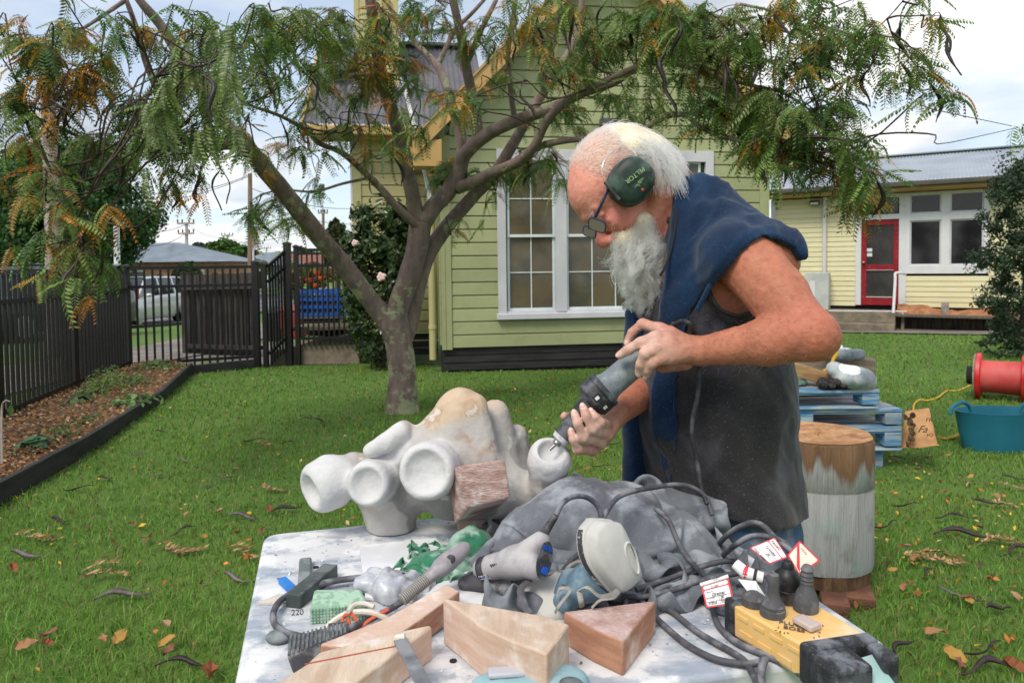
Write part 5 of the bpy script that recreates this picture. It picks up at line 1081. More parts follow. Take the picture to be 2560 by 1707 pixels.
def big_tree():
 rs = np.random.RandomState(21); base = TB(922, 948, 6.0); base[2] = 0
 t = empty('locust_tree', base, 'spreading locust tree with mottled bark, feathery green and orange leaves and dark pods', 'tree')
 LP = {}
 order = [('trunk', ('trunk', 'mid', 'right', 'left'))]
 def limb(b, key, n):
  pts, Ys, ws = LIMBS[key]; p = spline([TB(x, y, Y) for (x, y), Y in zip(pts, Ys)], n);
  r = np.interp(np.linspace(0, 1, n), np.linspace(0, 1, len(ws)), [S(w*KX*.46, Y) for w, Y in zip(ws, Ys)])
  r = r*(1+.02*np.sin(np.arange(n)*.7+rs.rand()*6)+np.where(r > .03, .010, .035)*rs.normal(size=n)*(r > .01)); LP[key] = (p, r)
  b.tube(p, r, 14 if r[0] > .04 else (9 if r[0] > .012 else 6)); return b
 b = MB()
 for k in ('trunk', 'mid', 'right'): limb(b, k, 40)
 p, r = LP['trunk'];
 for a in (0, 1.9, 3.9): d = np.array((math.cos(a), math.sin(a), 0)); b.tube(spline([base+d*.13+np.array((0, 0, -.05)), base+d*.085+np.array((0, 0, .06)), base+d*.05+np.array((0, 0, .3))], 8), np.linspace(.045, .07, 8), 8)
 b.build('trunk', M['bark'], t, smooth=True, angle=180)
 for k in LIMBS:
  if k in ('trunk', 'mid', 'right'): continue
  b = MB(); limb(b, k, 44); b.build('branch', M['bark'] if k in ('left', 'm1', 'm2', 'm3', 'l2') else M['bark'], t, smooth=True, angle=180)
 # ---- clusters of foliage: photo px (2352 wide), depth, number of fronds, spread px, hue 0 green .. 1 orange, hang
 CL = [(40, 40, 4.0, 60, 60, .35), (110, 120, 4.0, 70, 55, .55), (60, 230, 3.9, 70, 60, .3), (170, 60, 4.2, 60, 55, .3), (230, 130, 4.2, 60, 60, .45), (150, 190, 4.0, 55, 50, .8), (230, 170, 4.1, 40, 40, .9),
  (290, 70, 4.4, 60, 60, .15), (330, 240, 4.4, 40, 45, .3), (370, 230, 4.3, 36, 35, .4), (260, 300, 4.0, 30, 45, .35), (330, 290, 4.2, 46, 45, .1), (300, 330, 4.1, 36, 40, .1), (60, 330, 3.8, 45, 45, .35), (30, 420, 3.6, 45, 55, .3), (90, 470, 3.6, 45, 55, .45),
  (150, 450, 3.6, 40, 45, .5), (170, 560, 3.6, 55, 45, .15), (210, 520, 3.6, 34, 40, .5), (130, 560, 3.5, 40, 45, .6), (30, 560, 3.5, 45, 50, .3), (70, 620, 3.5, 24, 35, .5), (170, 630, 3.5, 16, 30, .9), (230, 600, 3.6, 26, 30, .4), (120, 380, 3.7, 34, 40, .7),
  (480, 60, 3.3, 52, 42, -.3), (510, 140, 3.2, 60, 45, -.5), (470, 200, 3.2, 58, 40, -.5), (540, 230, 3.3, 34, 35, -.2), (500, 280, 3.25, 34, 32, -.4), (420, 20, 3.6, 34, 45, .3), (560, 60, 3.6, 46, 40, -.1), (600, 130, 3.8, 34, 40, .1),
  (640, 40, 4.3, 55, 50, 0), (700, 80, 4.3, 52, 45, 0), (680, 180, 4.6, 34, 45, .1), (620, 210, 4.6, 24, 40, .5), (660, 330, 4.8, 30, 40, .2), (610, 380, 5.2, 34, 35, .35), (590, 500, 5.2, 42, 28, .1), (660, 520, 5.2, 28, 22, .3), (640, 460, 5.2, 28, 30, .2),
  (440, 440, 4.6, 26, 40, .7), (360, 430, 4.6, 22, 38, .7), (470, 350, 4.6, 16, 30, 0), (390, 350, 4.5, 20, 30, .1), (740, 330, 5, 18, 35, .3), (770, 60, 4.9, 50, 50, .2), (790, 150, 5, 34, 45, .4), (760, 240, 5, 22, 40, .3), (730, 420, 5.2, 16, 30, .2),
  (870, 60, 5.0, 45, 50, .3), (930, 30, 5.2, 30, 45, .2), (860, 150, 5.0, 26, 36, .8), (960, 230, 4.4, 26, 32, .75), (930, 250, 4.4, 16, 25, .9), (1010, 250, 4.5, 18, 25, .4), (860, 290, 4.7, 12, 25, .6), (820, 200, 5.2, 22, 40, .4),
  (1010, 60, 5.6, 24, 40, .2), (1100, 40, 5.6, 30, 45, .3), (1180, 40, 5.3, 30, 40, .6), (1250, 60, 5.4, 40, 45, .3), (1330, 40, 5.2, 44, 45, .4), (1400, 60, 5.0, 46, 45, .35), (1300, 130, 5.8, 36, 40, .25), (1250, 170, 6.0, 40, 30, .4), (1210, 250, 6.0, 26, 30, .25),
  (1050, 370, 6.2, 36, 36, .25), (1100, 390, 6.2, 40, 34, .2), (1170, 400, 6.1, 34, 32, .2), (1240, 390, 6.0, 34, 34, .1), (1270, 410, 5.6, 26, 26, .05), (1210, 330, 6.0, 30, 30, .3), (1110, 500, 6.0, 8, 14, .1), (1050, 530, 6.0, 7, 12, .2), (1010, 390, 6.2, 20, 30, .4),
  (1290, 270, 5.6, 22, 30, .3), (1430, 240, 5.4, 36, 34, .1), (1440, 290, 5.4, 22, 26, .1), (1350, 180, 5.0, 26, 35, .5), (1500, 120, 4.4, 46, 40, .05), (1560, 60, 4.4, 44, 45, .2), (1490, 60, 4.6, 40, 40, .3), (1620, 90, 4.0, 52, 42, -.1), (1680, 110, 3.9, 52, 42, -.15),
  (1700, 40, 4.3, 46, 45, .2), (1770, 30, 4.3, 46, 45, .3), (1830, 60, 4.2, 46, 42, .3), (1750, 120, 4.0, 46, 40, .2), (1820, 130, 4.0, 40, 40, .2), (1880, 60, 4.1, 36, 40, .3), (1910, 130, 4.1, 34, 35, .1), (1920, 220, 4.1, 40, 35, 0), (1880, 180, 4.0, 36, 36, .2),
  (1800, 210, 3.9, 48, 36, -.2), (1860, 240, 3.9, 44, 36, -.1), (1740, 190, 4.2, 34, 40, .2), (1650, 180, 4.3, 26, 36, .2), (1740, 270, 4.0, 42, 34, -.1), (1800, 290, 3.9, 36, 34, .1), (1720, 330, 4.1, 34, 28, .2), (1650, 260, 4.4, 20, 30, .2), (1640, 290, 4.3, 20, 26, .2),
  (1860, 310, 3.9, 28, 32, .3), (1930, 310, 3.9, 34, 30, .1), (1960, 360, 3.8, 22, 24, .2), (1900, 370, 3.8, 22, 26, .2), (1970, 420, 3.75, 44, 24, .15), (2030, 410, 3.75, 34, 20, .05), (1980, 450, 3.75, 18, 16, .4), (1790, 370, 4.0, 14, 20, .2), (1770, 340, 4.0, 20, 24, .2),
  (2020, 60, 3.9, 18, 28, .3), (2020, 110, 3.9, 20, 24, .1), (2090, 20, 3.9, 14, 28, .2), (2170, 30, 3.9, 12, 22, .2), (2060, 190, 3.9, 18, 30, .1), (2150, 190, 3.8, 22, 24, .05), (2200, 220, 3.8, 16, 18, 0), (2110, 170, 3.9, 12, 24, .1), (2000, 160, 3.9, 12, 22, 0), (2060, 310, 3.8, 12, 24, .6), (1960, 180, 3.9, 9, 18, .1),
  (2340, 310, 3.2, 8, 18, -.1), (800, 30, 5.1, 34, 45, .2), (840, 110, 5.2, 34, 40, .35), (900, 90, 5.0, 34, 42, .3), (960, 40, 5.2, 34, 42, .15), (980, 140, 5.4, 22, 36, .3), (1060, 30, 5.4, 34, 42, .2), (1130, 90, 5.5, 30, 40, .3), (1210, 90, 5.2, 36, 42, .35), (1280, 20, 5, 40, 45, .3), (1370, 110, 5.0, 36, 42, .3),
  (1440, 20, 4.7, 40, 45, .2), (1540, 20, 4.5, 40, 45, .25), (1640, 30, 4.2, 40, 45, .15), (1460, 170, 4.7, 30, 36, .2), (1570, 170, 4.4, 30, 34, .1), (1340, 240, 5.4, 24, 34, .2), (720, 20, 4.4, 34, 45, .05), (880, 200, 5.3, 22, 36, .4), (1500, 220, 4.6, 26, 32, .1), (1600, 240, 4.4, 24, 30, .1), (1950, 250, 4.1, 24, 30, .05), (800, 230, 5, 24, 34, .35), (845, 290, 5.1, 20, 30, .4), (905, 320, 5, 20, 30, .5), (965, 300, 4.9, 18, 28, .4), (1000, 190, 5.2, 22, 34, .2), (835, 180, 5.1, 24, 34, .3), (1120, 180, 5.4, 20, 34, .3), (940, 170, 5, 22, 34, .3), (1900, 20, 4.1, 30, 40, .3)]
 tipsrc = np.vstack([LP[k][0][12:] for k in LP if k not in ('trunk', 'mid')])
 def leaflets(L, npair, ll, lw, sag, sd):
  r = np.random.RandomState(sd); V = []; T = []
  u = np.linspace(0, 1, npair+2)[1:]; ax = np.stack([L*u*(1-.15*u*sag), .10*L*np.sin(u*2+sd)*.4, -sag*L*u**2*.6], 1)
  tn = np.gradient(ax, axis=0); tn /= np.linalg.norm(tn, axis=1)[:, None]
  for i in range(npair+1):
   sc = (.7+.3*math.sin(math.pi*min(1, (i+1.5)/(npair+1))))*(.9+.2*r.rand())
   for s in (-1, 1):
    side = np.cross((0, 0, 1), tn[i]); side /= np.linalg.norm(side); d = side*s*.93+tn[i]*(.35+.15*r.rand())+np.array((0, 0, -.22-.3*r.rand())); d /= np.linalg.norm(d)
    w = np.cross(d, (0, 0, 1)); w /= np.linalg.norm(w); w = w*.9+np.array((0, 0, .45*s*r.uniform(-.4, 1))); a = ax[i]; q = len(V)
    V += [a, a+d*ll*sc*.5+w*lw*.5*sc, a+d*ll*sc, a+d*ll*sc*.5-w*lw*.5*sc]; T += [(q, q+1, q+2), (q, q+2, q+3)]
  q = len(V); n = len(ax); e = .0013
  for i in range(n): V += [ax[i]+(0, e, 0), ax[i]-(0, e, 0)]
  for i in range(n-1): T += [(q+2*i, q+2*i+1, q+2*i+2), (q+2*i+1, q+2*i+3, q+2*i+2)]
  return np.array(V), np.array(T), q
 VAR = [leaflets(L, n_, ll, lw, sag, i) for i, (L, n_, ll, lw, sag) in enumerate(((.20, 11, .037, .0150, .5), (.17, 10, .035, .0145, .9), (.23, 12, .037, .0150, .7), (.14, 8, .033, .0138, .3), (.19, 11, .036, .0155, 1.2), (.21, 12, .038, .0150, .2)))]
 greens = np.array([(.145, .265, .050), (.115, .225, .045), (.190, .290, .070), (.130, .245, .090), (.225, .300, .085), (.270, .340, .160)])
 oranges = np.array([(.56, .27, .035), (.48, .20, .04), (.56, .36, .07), (.38, .25, .06)])
 hues = [greens[i] for i in (0, 1, 2, 3)]+[greens[4], greens[5]]+list(oranges)
 recs = []; TW = MB(); PODS = []
 for ci, (px, py, Y, n, sp, hue) in enumerate(CL):
  c = TB(px, py, Y); n = int(n*(.62 if px < 260 and py > 280 else 1.15))
  nt = max(2, n//9)
  for a in range(nt):
   tip = TB(px+rs.normal()*sp*.75, py+rs.normal()*sp*.6, Y+rs.normal()*.22)
   if a == 0:
    d = np.linalg.norm(tipsrc-tip, axis=1)+np.maximum(0, tip[2]-tipsrc[:, 2])*.0; src = tipsrc[np.argmin(d+.25*rs.rand(len(d)))]
    first = None
   else: src = first[rs.randint(2, len(first)-1)]
   ln = np.linalg.norm(tip-src); mid = (src+tip)/2+rs.normal(size=3)*ln*.10+np.array((0, 0, .10*ln)); q1 = src*.72+tip*.28+rs.normal(size=3)*ln*.06; q3 = src*.25+tip*.75+rs.normal(size=3)*ln*.07+np.array((0, 0, .05*ln))
   path = spline([src, q1, mid, q3, tip], 16)
   if first is None: first = path
   TW.tube(path, np.linspace(.0065 if ln > .35 else .004, .0016, 16), 4, cap=False)
   if hue > .5 and a % 2 == 0 or rs.rand() < .12: PODS.append((path[rs.randint(9, 15)], rs.rand()))
   m = n//nt+(rs.rand() < .5)
   for j in range(m):
    if j % 5 == 0:
     i = min(15, int(16*(.30+.70*rs.rand()**.6))); node = path[i]+rs.normal(size=3)*.012; yaw0 = rs.rand()*6.3; kk = None
    p = node+rs.normal(size=3)*.006
    if hue < 0: k = [4, 5, 5, 2][rs.randint(4)] if rs.rand() < -hue*1.6+.2 else rs.randint(0, 5)
    else: k = 6+rs.randint(4) if rs.rand() < hue*.75+.03 else (rs.randint(0, 4) if rs.rand() < .7 else 4)
    kk = k if kk is None or rs.rand() < .25 else kk; k = kk; yaw = yaw0+(j % 5-2)*.62+rs.normal()*.25; pit = rs.uniform(-.1, .85) if py < 560 else rs.uniform(.2, 1.0)
    if hue <= -.3: pit = rs.uniform(.8, 1.45)
    v = rs.randint(len(VAR)); v = 4 if (rs.rand() < .2) else v
    sc = rs.uniform(.75, 1.15)*(1.0 if Y > 3.5 else .95)
    if k >= 6: sc *= .85
    recs.append((p, yaw, pit, rs.uniform(-.5, .5), sc, v, k, p[1]/sc))
 TW.build('twigs', M['twig'], t, kind='stuff')
 mats3 = lambda y, p, r: (Matrix.Rotation(y, 3, 'Z') @ Matrix.Rotation(p, 3, 'Y') @ Matrix.Rotation(r, 3, 'X'))
 recs.sort(key=lambda r: r[7]); near = recs[:300]; rest = recs[300:]; cache = {}
 for (p, yaw, pit, rol, sc, v, k, _) in near:
  if (v, k) not in cache:
   V, T, q0 = VAR[v]; me = mesh_from('leaf', V, tris=T); cl = np.tile(hues[k], (len(V), 1)); cl[:q0] *= np.repeat(1+.18*np.random.RandomState(v).normal(size=(q0//4, 1)), 4, 0); cl[q0:] = (.16, .15, .06); set_col(me, np.clip(cl, .01, 1)); me.materials.append(M['leaf']); cache[v, k] = me
  o = D.objects.new('leaf', cache[v, k]); COL.objects.link(o); o.parent = t; o.location = tuple(p-base); o.rotation_euler = mats3(yaw, pit, rol).to_euler(); o.scale = (sc,)*3
 Vs, Ts, Cs, off = [], [], [], 0
 for (p, yaw, pit, rol, sc, v, k, _) in rest:
  V, T, q0 = VAR[v]; W_ = (V*sc) @ np.array(mats3(yaw, pit, rol)).T+p-base; Vs.append(W_); Ts.append(T+off); off += len(V)
  cl = np.tile(hues[k]*(1+.15*rs.normal()), (len(V), 1)); cl[:q0] *= np.repeat(1+.15*rs.normal(size=(q0//4, 1)), 4, 0); cl[q0:] = (.14, .12, .05); Cs.append(cl)
 me = mesh_from('foliage', np.vstack(Vs), tris=np.vstack(Ts)); set_col(me, np.clip(np.vstack(Cs), .01, 1)); obj('foliage', me, M['leaf'], t, smooth=False, kind='stuff')
 # ---- pods: flat twisted straps hanging from the twigs
 def podmesh(i):
  r = np.random.RandomState(100+i); L = .17+.05*r.rand(); n = 12; u = np.linspace(0, 1, n); b = MB()
  x = .028*np.sin(u*2.6+i)*(1+.5*r.rand())+.018*np.sin(u*6+i); y = .02*np.sin(u*3.1+2*i); p = np.stack([x-x[0], y-y[0], -L*u], 1)
  w = .011*np.sin(np.clip(u*1.05+.02, 0, 1)*math.pi)**.5*(1+.12*np.sin(u*24)); V = []; tw = 1.1*u*(1 if i % 2 else -1)+i
  for j in range(n):
   a = np.array((math.cos(tw[j]), math.sin(tw[j]), 0)); c_ = np.array((-a[1], a[0], 0)); w_ = max(w[j], .0025); V += [p[j]-a*w_, p[j]+c_*.0035, p[j]+a*w_, p[j]-c_*.0035]
  b.add(V, [(4*j+k, 4*j+(k+1) % 4, 4*j+4+(k+1) % 4, 4*j+4+k) for j in range(n-1) for k in range(4)]); me = b.mesh('seed_pod', (0, 0, 0), True); me.materials.append(M['pod']); return me
 PM = [podmesh(i) for i in range(6)]
 known = [(2068, 55, 4, 1.0), (2068, 150, 4, 1.1), (2072, 62, 4, .8), (1670, 140, 3.9, 1.25), (1655, 150, 3.9, 1.1), (1708, 145, 3.9, 1.3), (1720, 110, 3.9, .9), (2175, 95, 3.9, 1.15), (1530, 130, 4, 1.0), (1525, 190, 4.1, 1.2), (1770, 20, 4.2, 1), (1800, 60, 4.2, 1), (1740, 40, 4.2, 1), (1825, 70, 4.2, 1.1), (1300, 30, 5, 1.2), (1310, 60, 5, 1.2),
   (500, 380, 4.7, 1.2), (505, 400, 4.7, 1.3), (490, 340, 4.7, 1.0), (470, 410, 4.7, 1.0), (185, 310, 4, 1.3), (190, 340, 3.9, 1.2), (60, 280, 3.9, 1.2), (20, 180, 4, 1.1), (240, 60, 4.2, 1), (270, 35, 4.2, 1), (145, 75, 4.2, .9), (650, 160, 4.6, 1.4), (690, 150, 4.6, 1.3), (640, 270, 4.7, 1), (850, 380, 5.4, 1.2), (905, 370, 5.4, .9), (950, 260, 5, .7), (1095, 80, 5.6, 1.2), (1120, 380, 6, 1.2), (1070, 370, 6, 1.1),
   (1795, 330, 3.9, .9), (1785, 345, 3.9, 1), (1810, 330, 3.9, 1.2), (1870, 335, 3.8, .8), (1935, 345, 3.8, .9), (1920, 340, 3.8, 1.1), (1955, 375, 3.8, 1), (2140, 205, 3.8, .7), (1255, 110, 5.2, 1.4), (1240, 40, 5.2, 1.2), (300, 80, 4.2, 1), (330, 260, 4.3, .8), (1480, 110, 4.4, 1.1), (1430, 60, 4.6, 1.2), (1890, 100, 4.0, 1.1), (1845, 95, 4.0, 1.1), (1600, 190, 4.2, 1), (1770, 160, 4, 1.1)]
 for i, (px, py, Y, sc) in enumerate(known): PODS.append((TB(px, py-8, Y), sc))
 for i, (p, sc) in enumerate(PODS[:140] if len(PODS) > 140 else PODS):
  o = D.objects.new('seed_pod', PM[i % 6]); COL.objects.link(o); o.parent = t; o.location = tuple(p-base); o.rotation_euler = (rs.uniform(-.25, .25), rs.uniform(-.25, .25), rs.rand()*6.3); s = (.75+.5*sc) if sc <= 1 else sc*1.1; o.scale = (s,)*3
 print('fronds', len(recs), 'pods', len(PODS))
big_tree()
# ================================================================== GRASS AND LITTER
def inside(q, poly):
 x, y = q[:, 0], q[:, 1]; r = np.zeros(len(q), bool); n = len(poly)
 for i in range(n):
  x0, y0 = poly[i]; x1, y1 = poly[(i+1) % n]; c = ((y0 > y) != (y1 > y)); r ^= c & (x < (x1-x0)*(y-y0)/((y1-y0) or 1e-9)+x0)
 return r
KEEP = lambda q: ~(inside(q, BEDP) | inside(q, HOUSEP) | inside(q, RAMPP))
BEDP = [tuple(b) for b in BED]+[tuple(CB), tuple(CA), (-3.2, 1.5)]
HOUSEP = [tuple(MF.pt(-2.3, 0, -1.45)[:2]), tuple(MF.pt(-.1, 0, -1.35)[:2]), tuple(MF.pt(0, 0, .0)[:2]), tuple(MF.pt(4.1, 0, .0)[:2]), tuple(MF.pt(4.1, 0, -6)[:2]), tuple(MF.pt(-2.3, 0, -6)[:2])]
RAMPP = [tuple(CB), (-2.0, 9.4), (-2, 13), (-5, 13)]
def grass():
 rs = np.random.RandomState(33); Q = []; H = []; Wd = []
 for (y0, y1, dens, h, w) in ((1.7, 2.6, 9500, .040, .0029), (2.6, 3.6, 6500, .037, .0033), (3.6, 5, 3600, .034, .0042), (5, 7, 1900, .034, .006), (7, 10, 1000, .032, .008), (10, 15.5, 420, .034, .012)):
  xr = .78*y1+.9; N = int(dens*(y1-y0)*2*xr); q = np.c_[rs.uniform(-xr, xr, N), rs.uniform(y0, y1, N)]
  if y0 >= 10: q = q[q[:, 0] > 3.2]
  q = q[np.abs(q[:, 0]) < .76*q[:, 1]+.85]; q = q[KEEP(q)]; Q.append(q); H.append(np.full(len(q), h)); Wd.append(np.full(len(q), w))
 q = np.vstack(Q); h = np.concatenate(H); w = np.concatenate(Wd); n = len(q)
 patch = vnoise(np.c_[q*1.1, q[:, :1]*0], 5); fine = vnoise(np.c_[q*5, q[:, :1]*0], 6)
 h = h*(.6+.75*rs.rand(n))*(1+.35*patch+.3*fine); az = rs.rand(n)*2*math.pi+.8*patch; ln = h*(.3+1.0*rs.rand(n)**1.3)
 d = np.c_[np.cos(az), np.sin(az), np.zeros(n)]; s = np.c_[-np.sin(az), np.cos(az), np.zeros(n)]; a2 = rs.rand(n)*6.28; s = s*.6+np.c_[np.cos(a2), np.sin(a2), np.zeros(n)]*.6
 b0 = np.c_[q, lawnz(q[:, 0], q[:, 1])-.004]; up = np.array((0, 0, 1.))
 m = b0+d*(ln*.3)[:, None]+up*(h*.62)[:, None]; tp = b0+d*ln[:, None]+up*(h*(.95-.2*rs.rand(n)))[:, None]; ww = (w*.5*(.7+.6*rs.rand(n)))[:, None]
 V = np.stack([b0-s*ww, b0+s*ww, m+s*ww*.85, m-s*ww*.85, tp], 1).reshape(-1, 3); i = np.arange(n)*5
 Tq = np.stack([i, i+1, i+2, i+3], 1); Tt = np.stack([i+3, i+2, i+4], 1)
 base = np.array((.160, .312, .046)); c = base*(1+.20*rs.normal(size=(n, 1)))*(1+.22*patch[:, None]+.15*fine[:, None])
 yel = rs.rand(n) < (.10+.10*(fine > .15)); c[yel] = np.array((.26, .27, .09))*(1+.2*rs.normal(size=(yel.sum(), 1)))
 br = rs.rand(n) < .035; c[br] = np.array((.32, .24, .12)); dk = rs.rand(n) < .2; c[dk] *= .7
 me = mesh_from('grass', V, quads=Tq, tris=Tt); set_col(me, np.repeat(np.clip(c, .01, 1), 5, 0))
 o = obj('grass', me, M['grass'], smooth=False, kind='stuff'); tag(o, 'mown green lawn grass with straw coloured blades', 'grass'); print('blades', n)
grass()
def spot(x, y):
 if y < 1000 and x > 1250: return 'between the tree and the man'
 if y < 1000: return 'near the foot of the tree' if x > 520 else 'near the far corner of the mulch bed'
 if x < 700:
  if y > 1420: return 'close to the bottom edge left of the table'
  if x > 440: return 'between the sculpture and the left table corner' if y > 1150 else 'behind the sculpture towards the tree'
  return ('beside the black bed edging' if x < 280 else 'on the open grass behind the left table corner') if y < 1200 else ('at the far left of the near lawn' if x < 200 else 'on the near lawn left of the table')
 if x < 1480: return 'between the sculpture and the man' if x > 1300 else 'behind the sculpture towards the tree'
 if y > 1340: return 'close to the bottom right corner of the lawn' if x > 2170 else 'just right of the yellow power box'
 return ('right of the log stump' if x < 2120 else 'far right beyond the log stump') if y > 1150 else 'on the grass below the teal tub'
def litter():
 rs = np.random.RandomState(44)
 def cols(n):
  c = np.array([lin(196, 120, 60), lin(160, 104, 66), lin(214, 170, 60), lin(120, 84, 62), lin(208, 168, 130), lin(90, 72, 64)])[rs.choice(6, n, p=[.2, .22, .2, .18, .12, .08])]; return np.clip(c*(1+.2*rs.normal(size=(n, 1))), .01, 1)
 q = []
 for (x0, x1, y0, y1, N) in ((-3.6, 2, 3, 8.5, 900), (-2.6, -.2, 1.9, 4.5, 220), (.9, 2.6, 2.0, 5, 900), (2, 6, 4.5, 11, 250), (-.6, 1.3, 4, 7, 500)): q.append(np.c_[rs.uniform(x0, x1, N), rs.uniform(y0, y1, N)])
 q = np.vstack(q); q = q[KEEP(q)]; n = len(q); C = np.c_[q, lawnz(q[:, 0], q[:, 1])+.018+.012*rs.rand(n)]
 o = obj('leaf_litter', leaves_mesh('litter', C, .022*(.6+.8*rs.rand(n)), cols(n), 9, aspect=.55, normals=np.tile((0, 0, 1.2), (n, 1))), M['leaf_dry'], smooth=False, kind='stuff'); tag(o, 'small fallen yellow and brown leaflets sprinkled over the lawn', 'leaves')
 pg = mat('pod_grey', lin(118, 108, 108), lin(84, 76, 78), scale=20, rough=.85, bump=.4, bscale=60, rnd=.2); pb = mat('pod_dark', lin(60, 46, 46), lin(40, 32, 34), scale=14, rough=.6, rnd=.25, bump=.4, bscale=50)
 def pod(i):
  r = np.random.RandomState(i); L = .15+.07*r.rand(); n = 12; u = np.linspace(0, 1, n); b = MB(); V = []
  p = np.stack([L*(u-.5), .03*np.sin(u*3+i)+.012*np.sin(u*7+2*i), .012+.010*np.sin(u*5+i)], 1); tw = .9*np.sin(u*3+i); w = .012*np.sin(np.clip(u*1.05+.03, 0, 1)*math.pi)**.5
  for j in range(n):
   a = np.array((0, math.cos(tw[j]), math.sin(tw[j]))); c = np.array((0, -a[2], a[1])); w_ = max(w[j], .003); V += [p[j]-a*w_, p[j]+c*.004, p[j]+a*w_, p[j]-c*.004]
  b.add(V, [(4*j+k, 4*j+(k+1) % 4, 4*j+4+(k+1) % 4, 4*j+4+k) for j in range(n-1) for k in range(4)]); return b.mesh('fallen_pod', (0, 0, 0), True)
 PMs = [pod(i) for i in range(8)]
 for me in PMs[:4]: me.materials.append(pg)
 for me in PMs[4:]: me.materials.append(pb)
 K = 2560/2352
 spots = [(475, 1390, 1), (810, 1720, 0)]
 LEFT = [(280, 1392, 0, 1.5), (540, 1345, 0, 1.2), (415, 1545, 1, 1.1), (130, 1210, 1, 1.2), (555, 1205, 0, 1.3), (60, 1295, 0, 1.4), (365, 1097, 0, .8), (480, 1130, 0, .8), (320, 1050, 0, .8), (420, 1232, 1, 1), (655, 1190, 1, 1.2), (745, 1187, 0, 1.2), (580, 1020, 1, 1), (660, 1025, 1, 1), (520, 1108, 0, .9), (370, 1000, 1, .9), (590, 895, 1, .8), (700, 965, 1, .9), (730, 970, 1, 1), (240, 1105, 1, 1), (180, 1130, 1, 1.1), (420, 1065, 0, .9)]
 RIGHT = [(2030, 1215, 1, 1.2), (2185, 1205, 1, 1.4), (2210, 1245, 1, 1.6), (2270, 1175, 1, 1.2), (2080, 1175, 1, 1), (2330, 1280, 1, 1.3), (2205, 1385, 0, 1.2), (2300, 1420, 1, 1.2), (2255, 1510, 1, 1.2), (2260, 1555, 1, 1.5), (2080, 1505, 1, 1), (2330, 1110, 1, 1), (2110, 1085, 1, .9), (2130, 1330, 1, .8), (2060, 1060, 1, .7), (1440, 1000, 1, .9), (1380, 1075, 1, .9), (1330, 985, 1, .9), (1420, 965, 1, .9), (1410, 1025, 0, 1)]
 for (lst, lab, grp) in ((LEFT, 'curled dry seed pod lying on the lawn left of the table', 'fallen seed pods on the left lawn'), (RIGHT, 'curled dry seed pod lying on the lawn right of the sculpture', 'fallen seed pods on the right lawn')):
  for i, (x, y, dk, sc) in enumerate(lst):
   g = G(x*K, y*K, .0); g[2] = lawnz(g[0], g[1])+.022; sc *= .64; o = D.objects.new('fallen_pod', PMs[(i % 4)+4*dk]); link(o, None, g); o.rotation_euler = (rs.uniform(-.2, .2), rs.uniform(-.15, .15), rs.uniform(-.6, .6)); o.scale = (sc,)*3; tag(o, ('dark brown' if dk else 'grey')+' curled seed pod lying '+spot(x, y), 'seed pod', grp)
 def frond(i):
  r = np.random.RandomState(50+i); n = 11; V = []; T = []; L = .2; C = []
  u = np.linspace(0, 1, n); ax = np.stack([L*(u-.5), .03*np.sin(u*2.5+i), .012+.012*np.sin(u*3+i)], 1)
  for k in range(n):
   for s in (-1, 1):
    d = nrm((.55+.3*r.rand(), s*(.6+.5*r.rand()), r.uniform(-.1, .5))); w = nrm((-d[1], d[0], r.uniform(-.6, .6))); q = len(V); l = .045*(.7+.5*r.rand()); V += [ax[k], ax[k]+d*l*.5+w*.008, ax[k]+d*l, ax[k]+d*l*.5-w*.008]; T += [(q, q+1, q+2), (q, q+2, q+3)]
    C += [np.array([lin(186, 146, 108), lin(160, 116, 80), lin(130, 94, 68), lin(196, 160, 126)][r.randint(4)])]*4
  q = len(V)
  for k in range(n): V += [ax[k]+(0, .0015, 0), ax[k]-(0, .0015, 0)]; C += [np.array(lin(190, 160, 110))]*2
  for k in range(n-1): T += [(q+2*k, q+2*k+1, q+2*k+2), (q+2*k+1, q+2*k+3, q+2*k+2)]
  me = mesh_from('withered_leaf', np.array(V), tris=np.array(T)); set_col(me, np.array(C)); me.materials.append(M['leaf_dry']); return me
 FM = [frond(i) for i in range(4)]
 LF = [(230, 1325, 1.0), (250, 1340, .9), (390, 1275, 1.15), (425, 1272, 1.1), (545, 1275, .9), (555, 1290, 1.0), (70, 1245, 1.1), (110, 1250, .9), (615, 1038, .9), (600, 1030, 1.0), (625, 1140, .9), (620, 1135, .7)]
 RFl = [(2150, 1290, 1.1), (2130, 1300, 1.1), (2165, 1300, 1), (2305, 1255, 1), (2290, 1260, .9), (2310, 1180, .9), (2325, 1130, .9), (1415, 985, .9), (1360, 1005, .9), (2090, 1035, .8)]
 for (lst, lab, grp) in ((LF, 'withered tan compound leaf lying on the lawn left of the table', 'withered leaves on the left lawn'), (RFl, 'withered tan compound leaf lying on the lawn right of the sculpture', 'withered leaves on the right lawn')):
  for i, (x, y, sc) in enumerate(lst):
   g = G(x*K, y*K, 0); sc *= .72; g[2] = lawnz(g[0], g[1])+.022; o = D.objects.new('withered_leaf', FM[i % 4]); link(o, None, g); o.rotation_euler = (rs.uniform(-.2, .2), rs.uniform(-.15, .15), rs.uniform(-.6, .6)); o.scale = (sc,)*3; tag(o, 'withered tan compound leaf lying '+spot(x, y), 'leaf', grp)
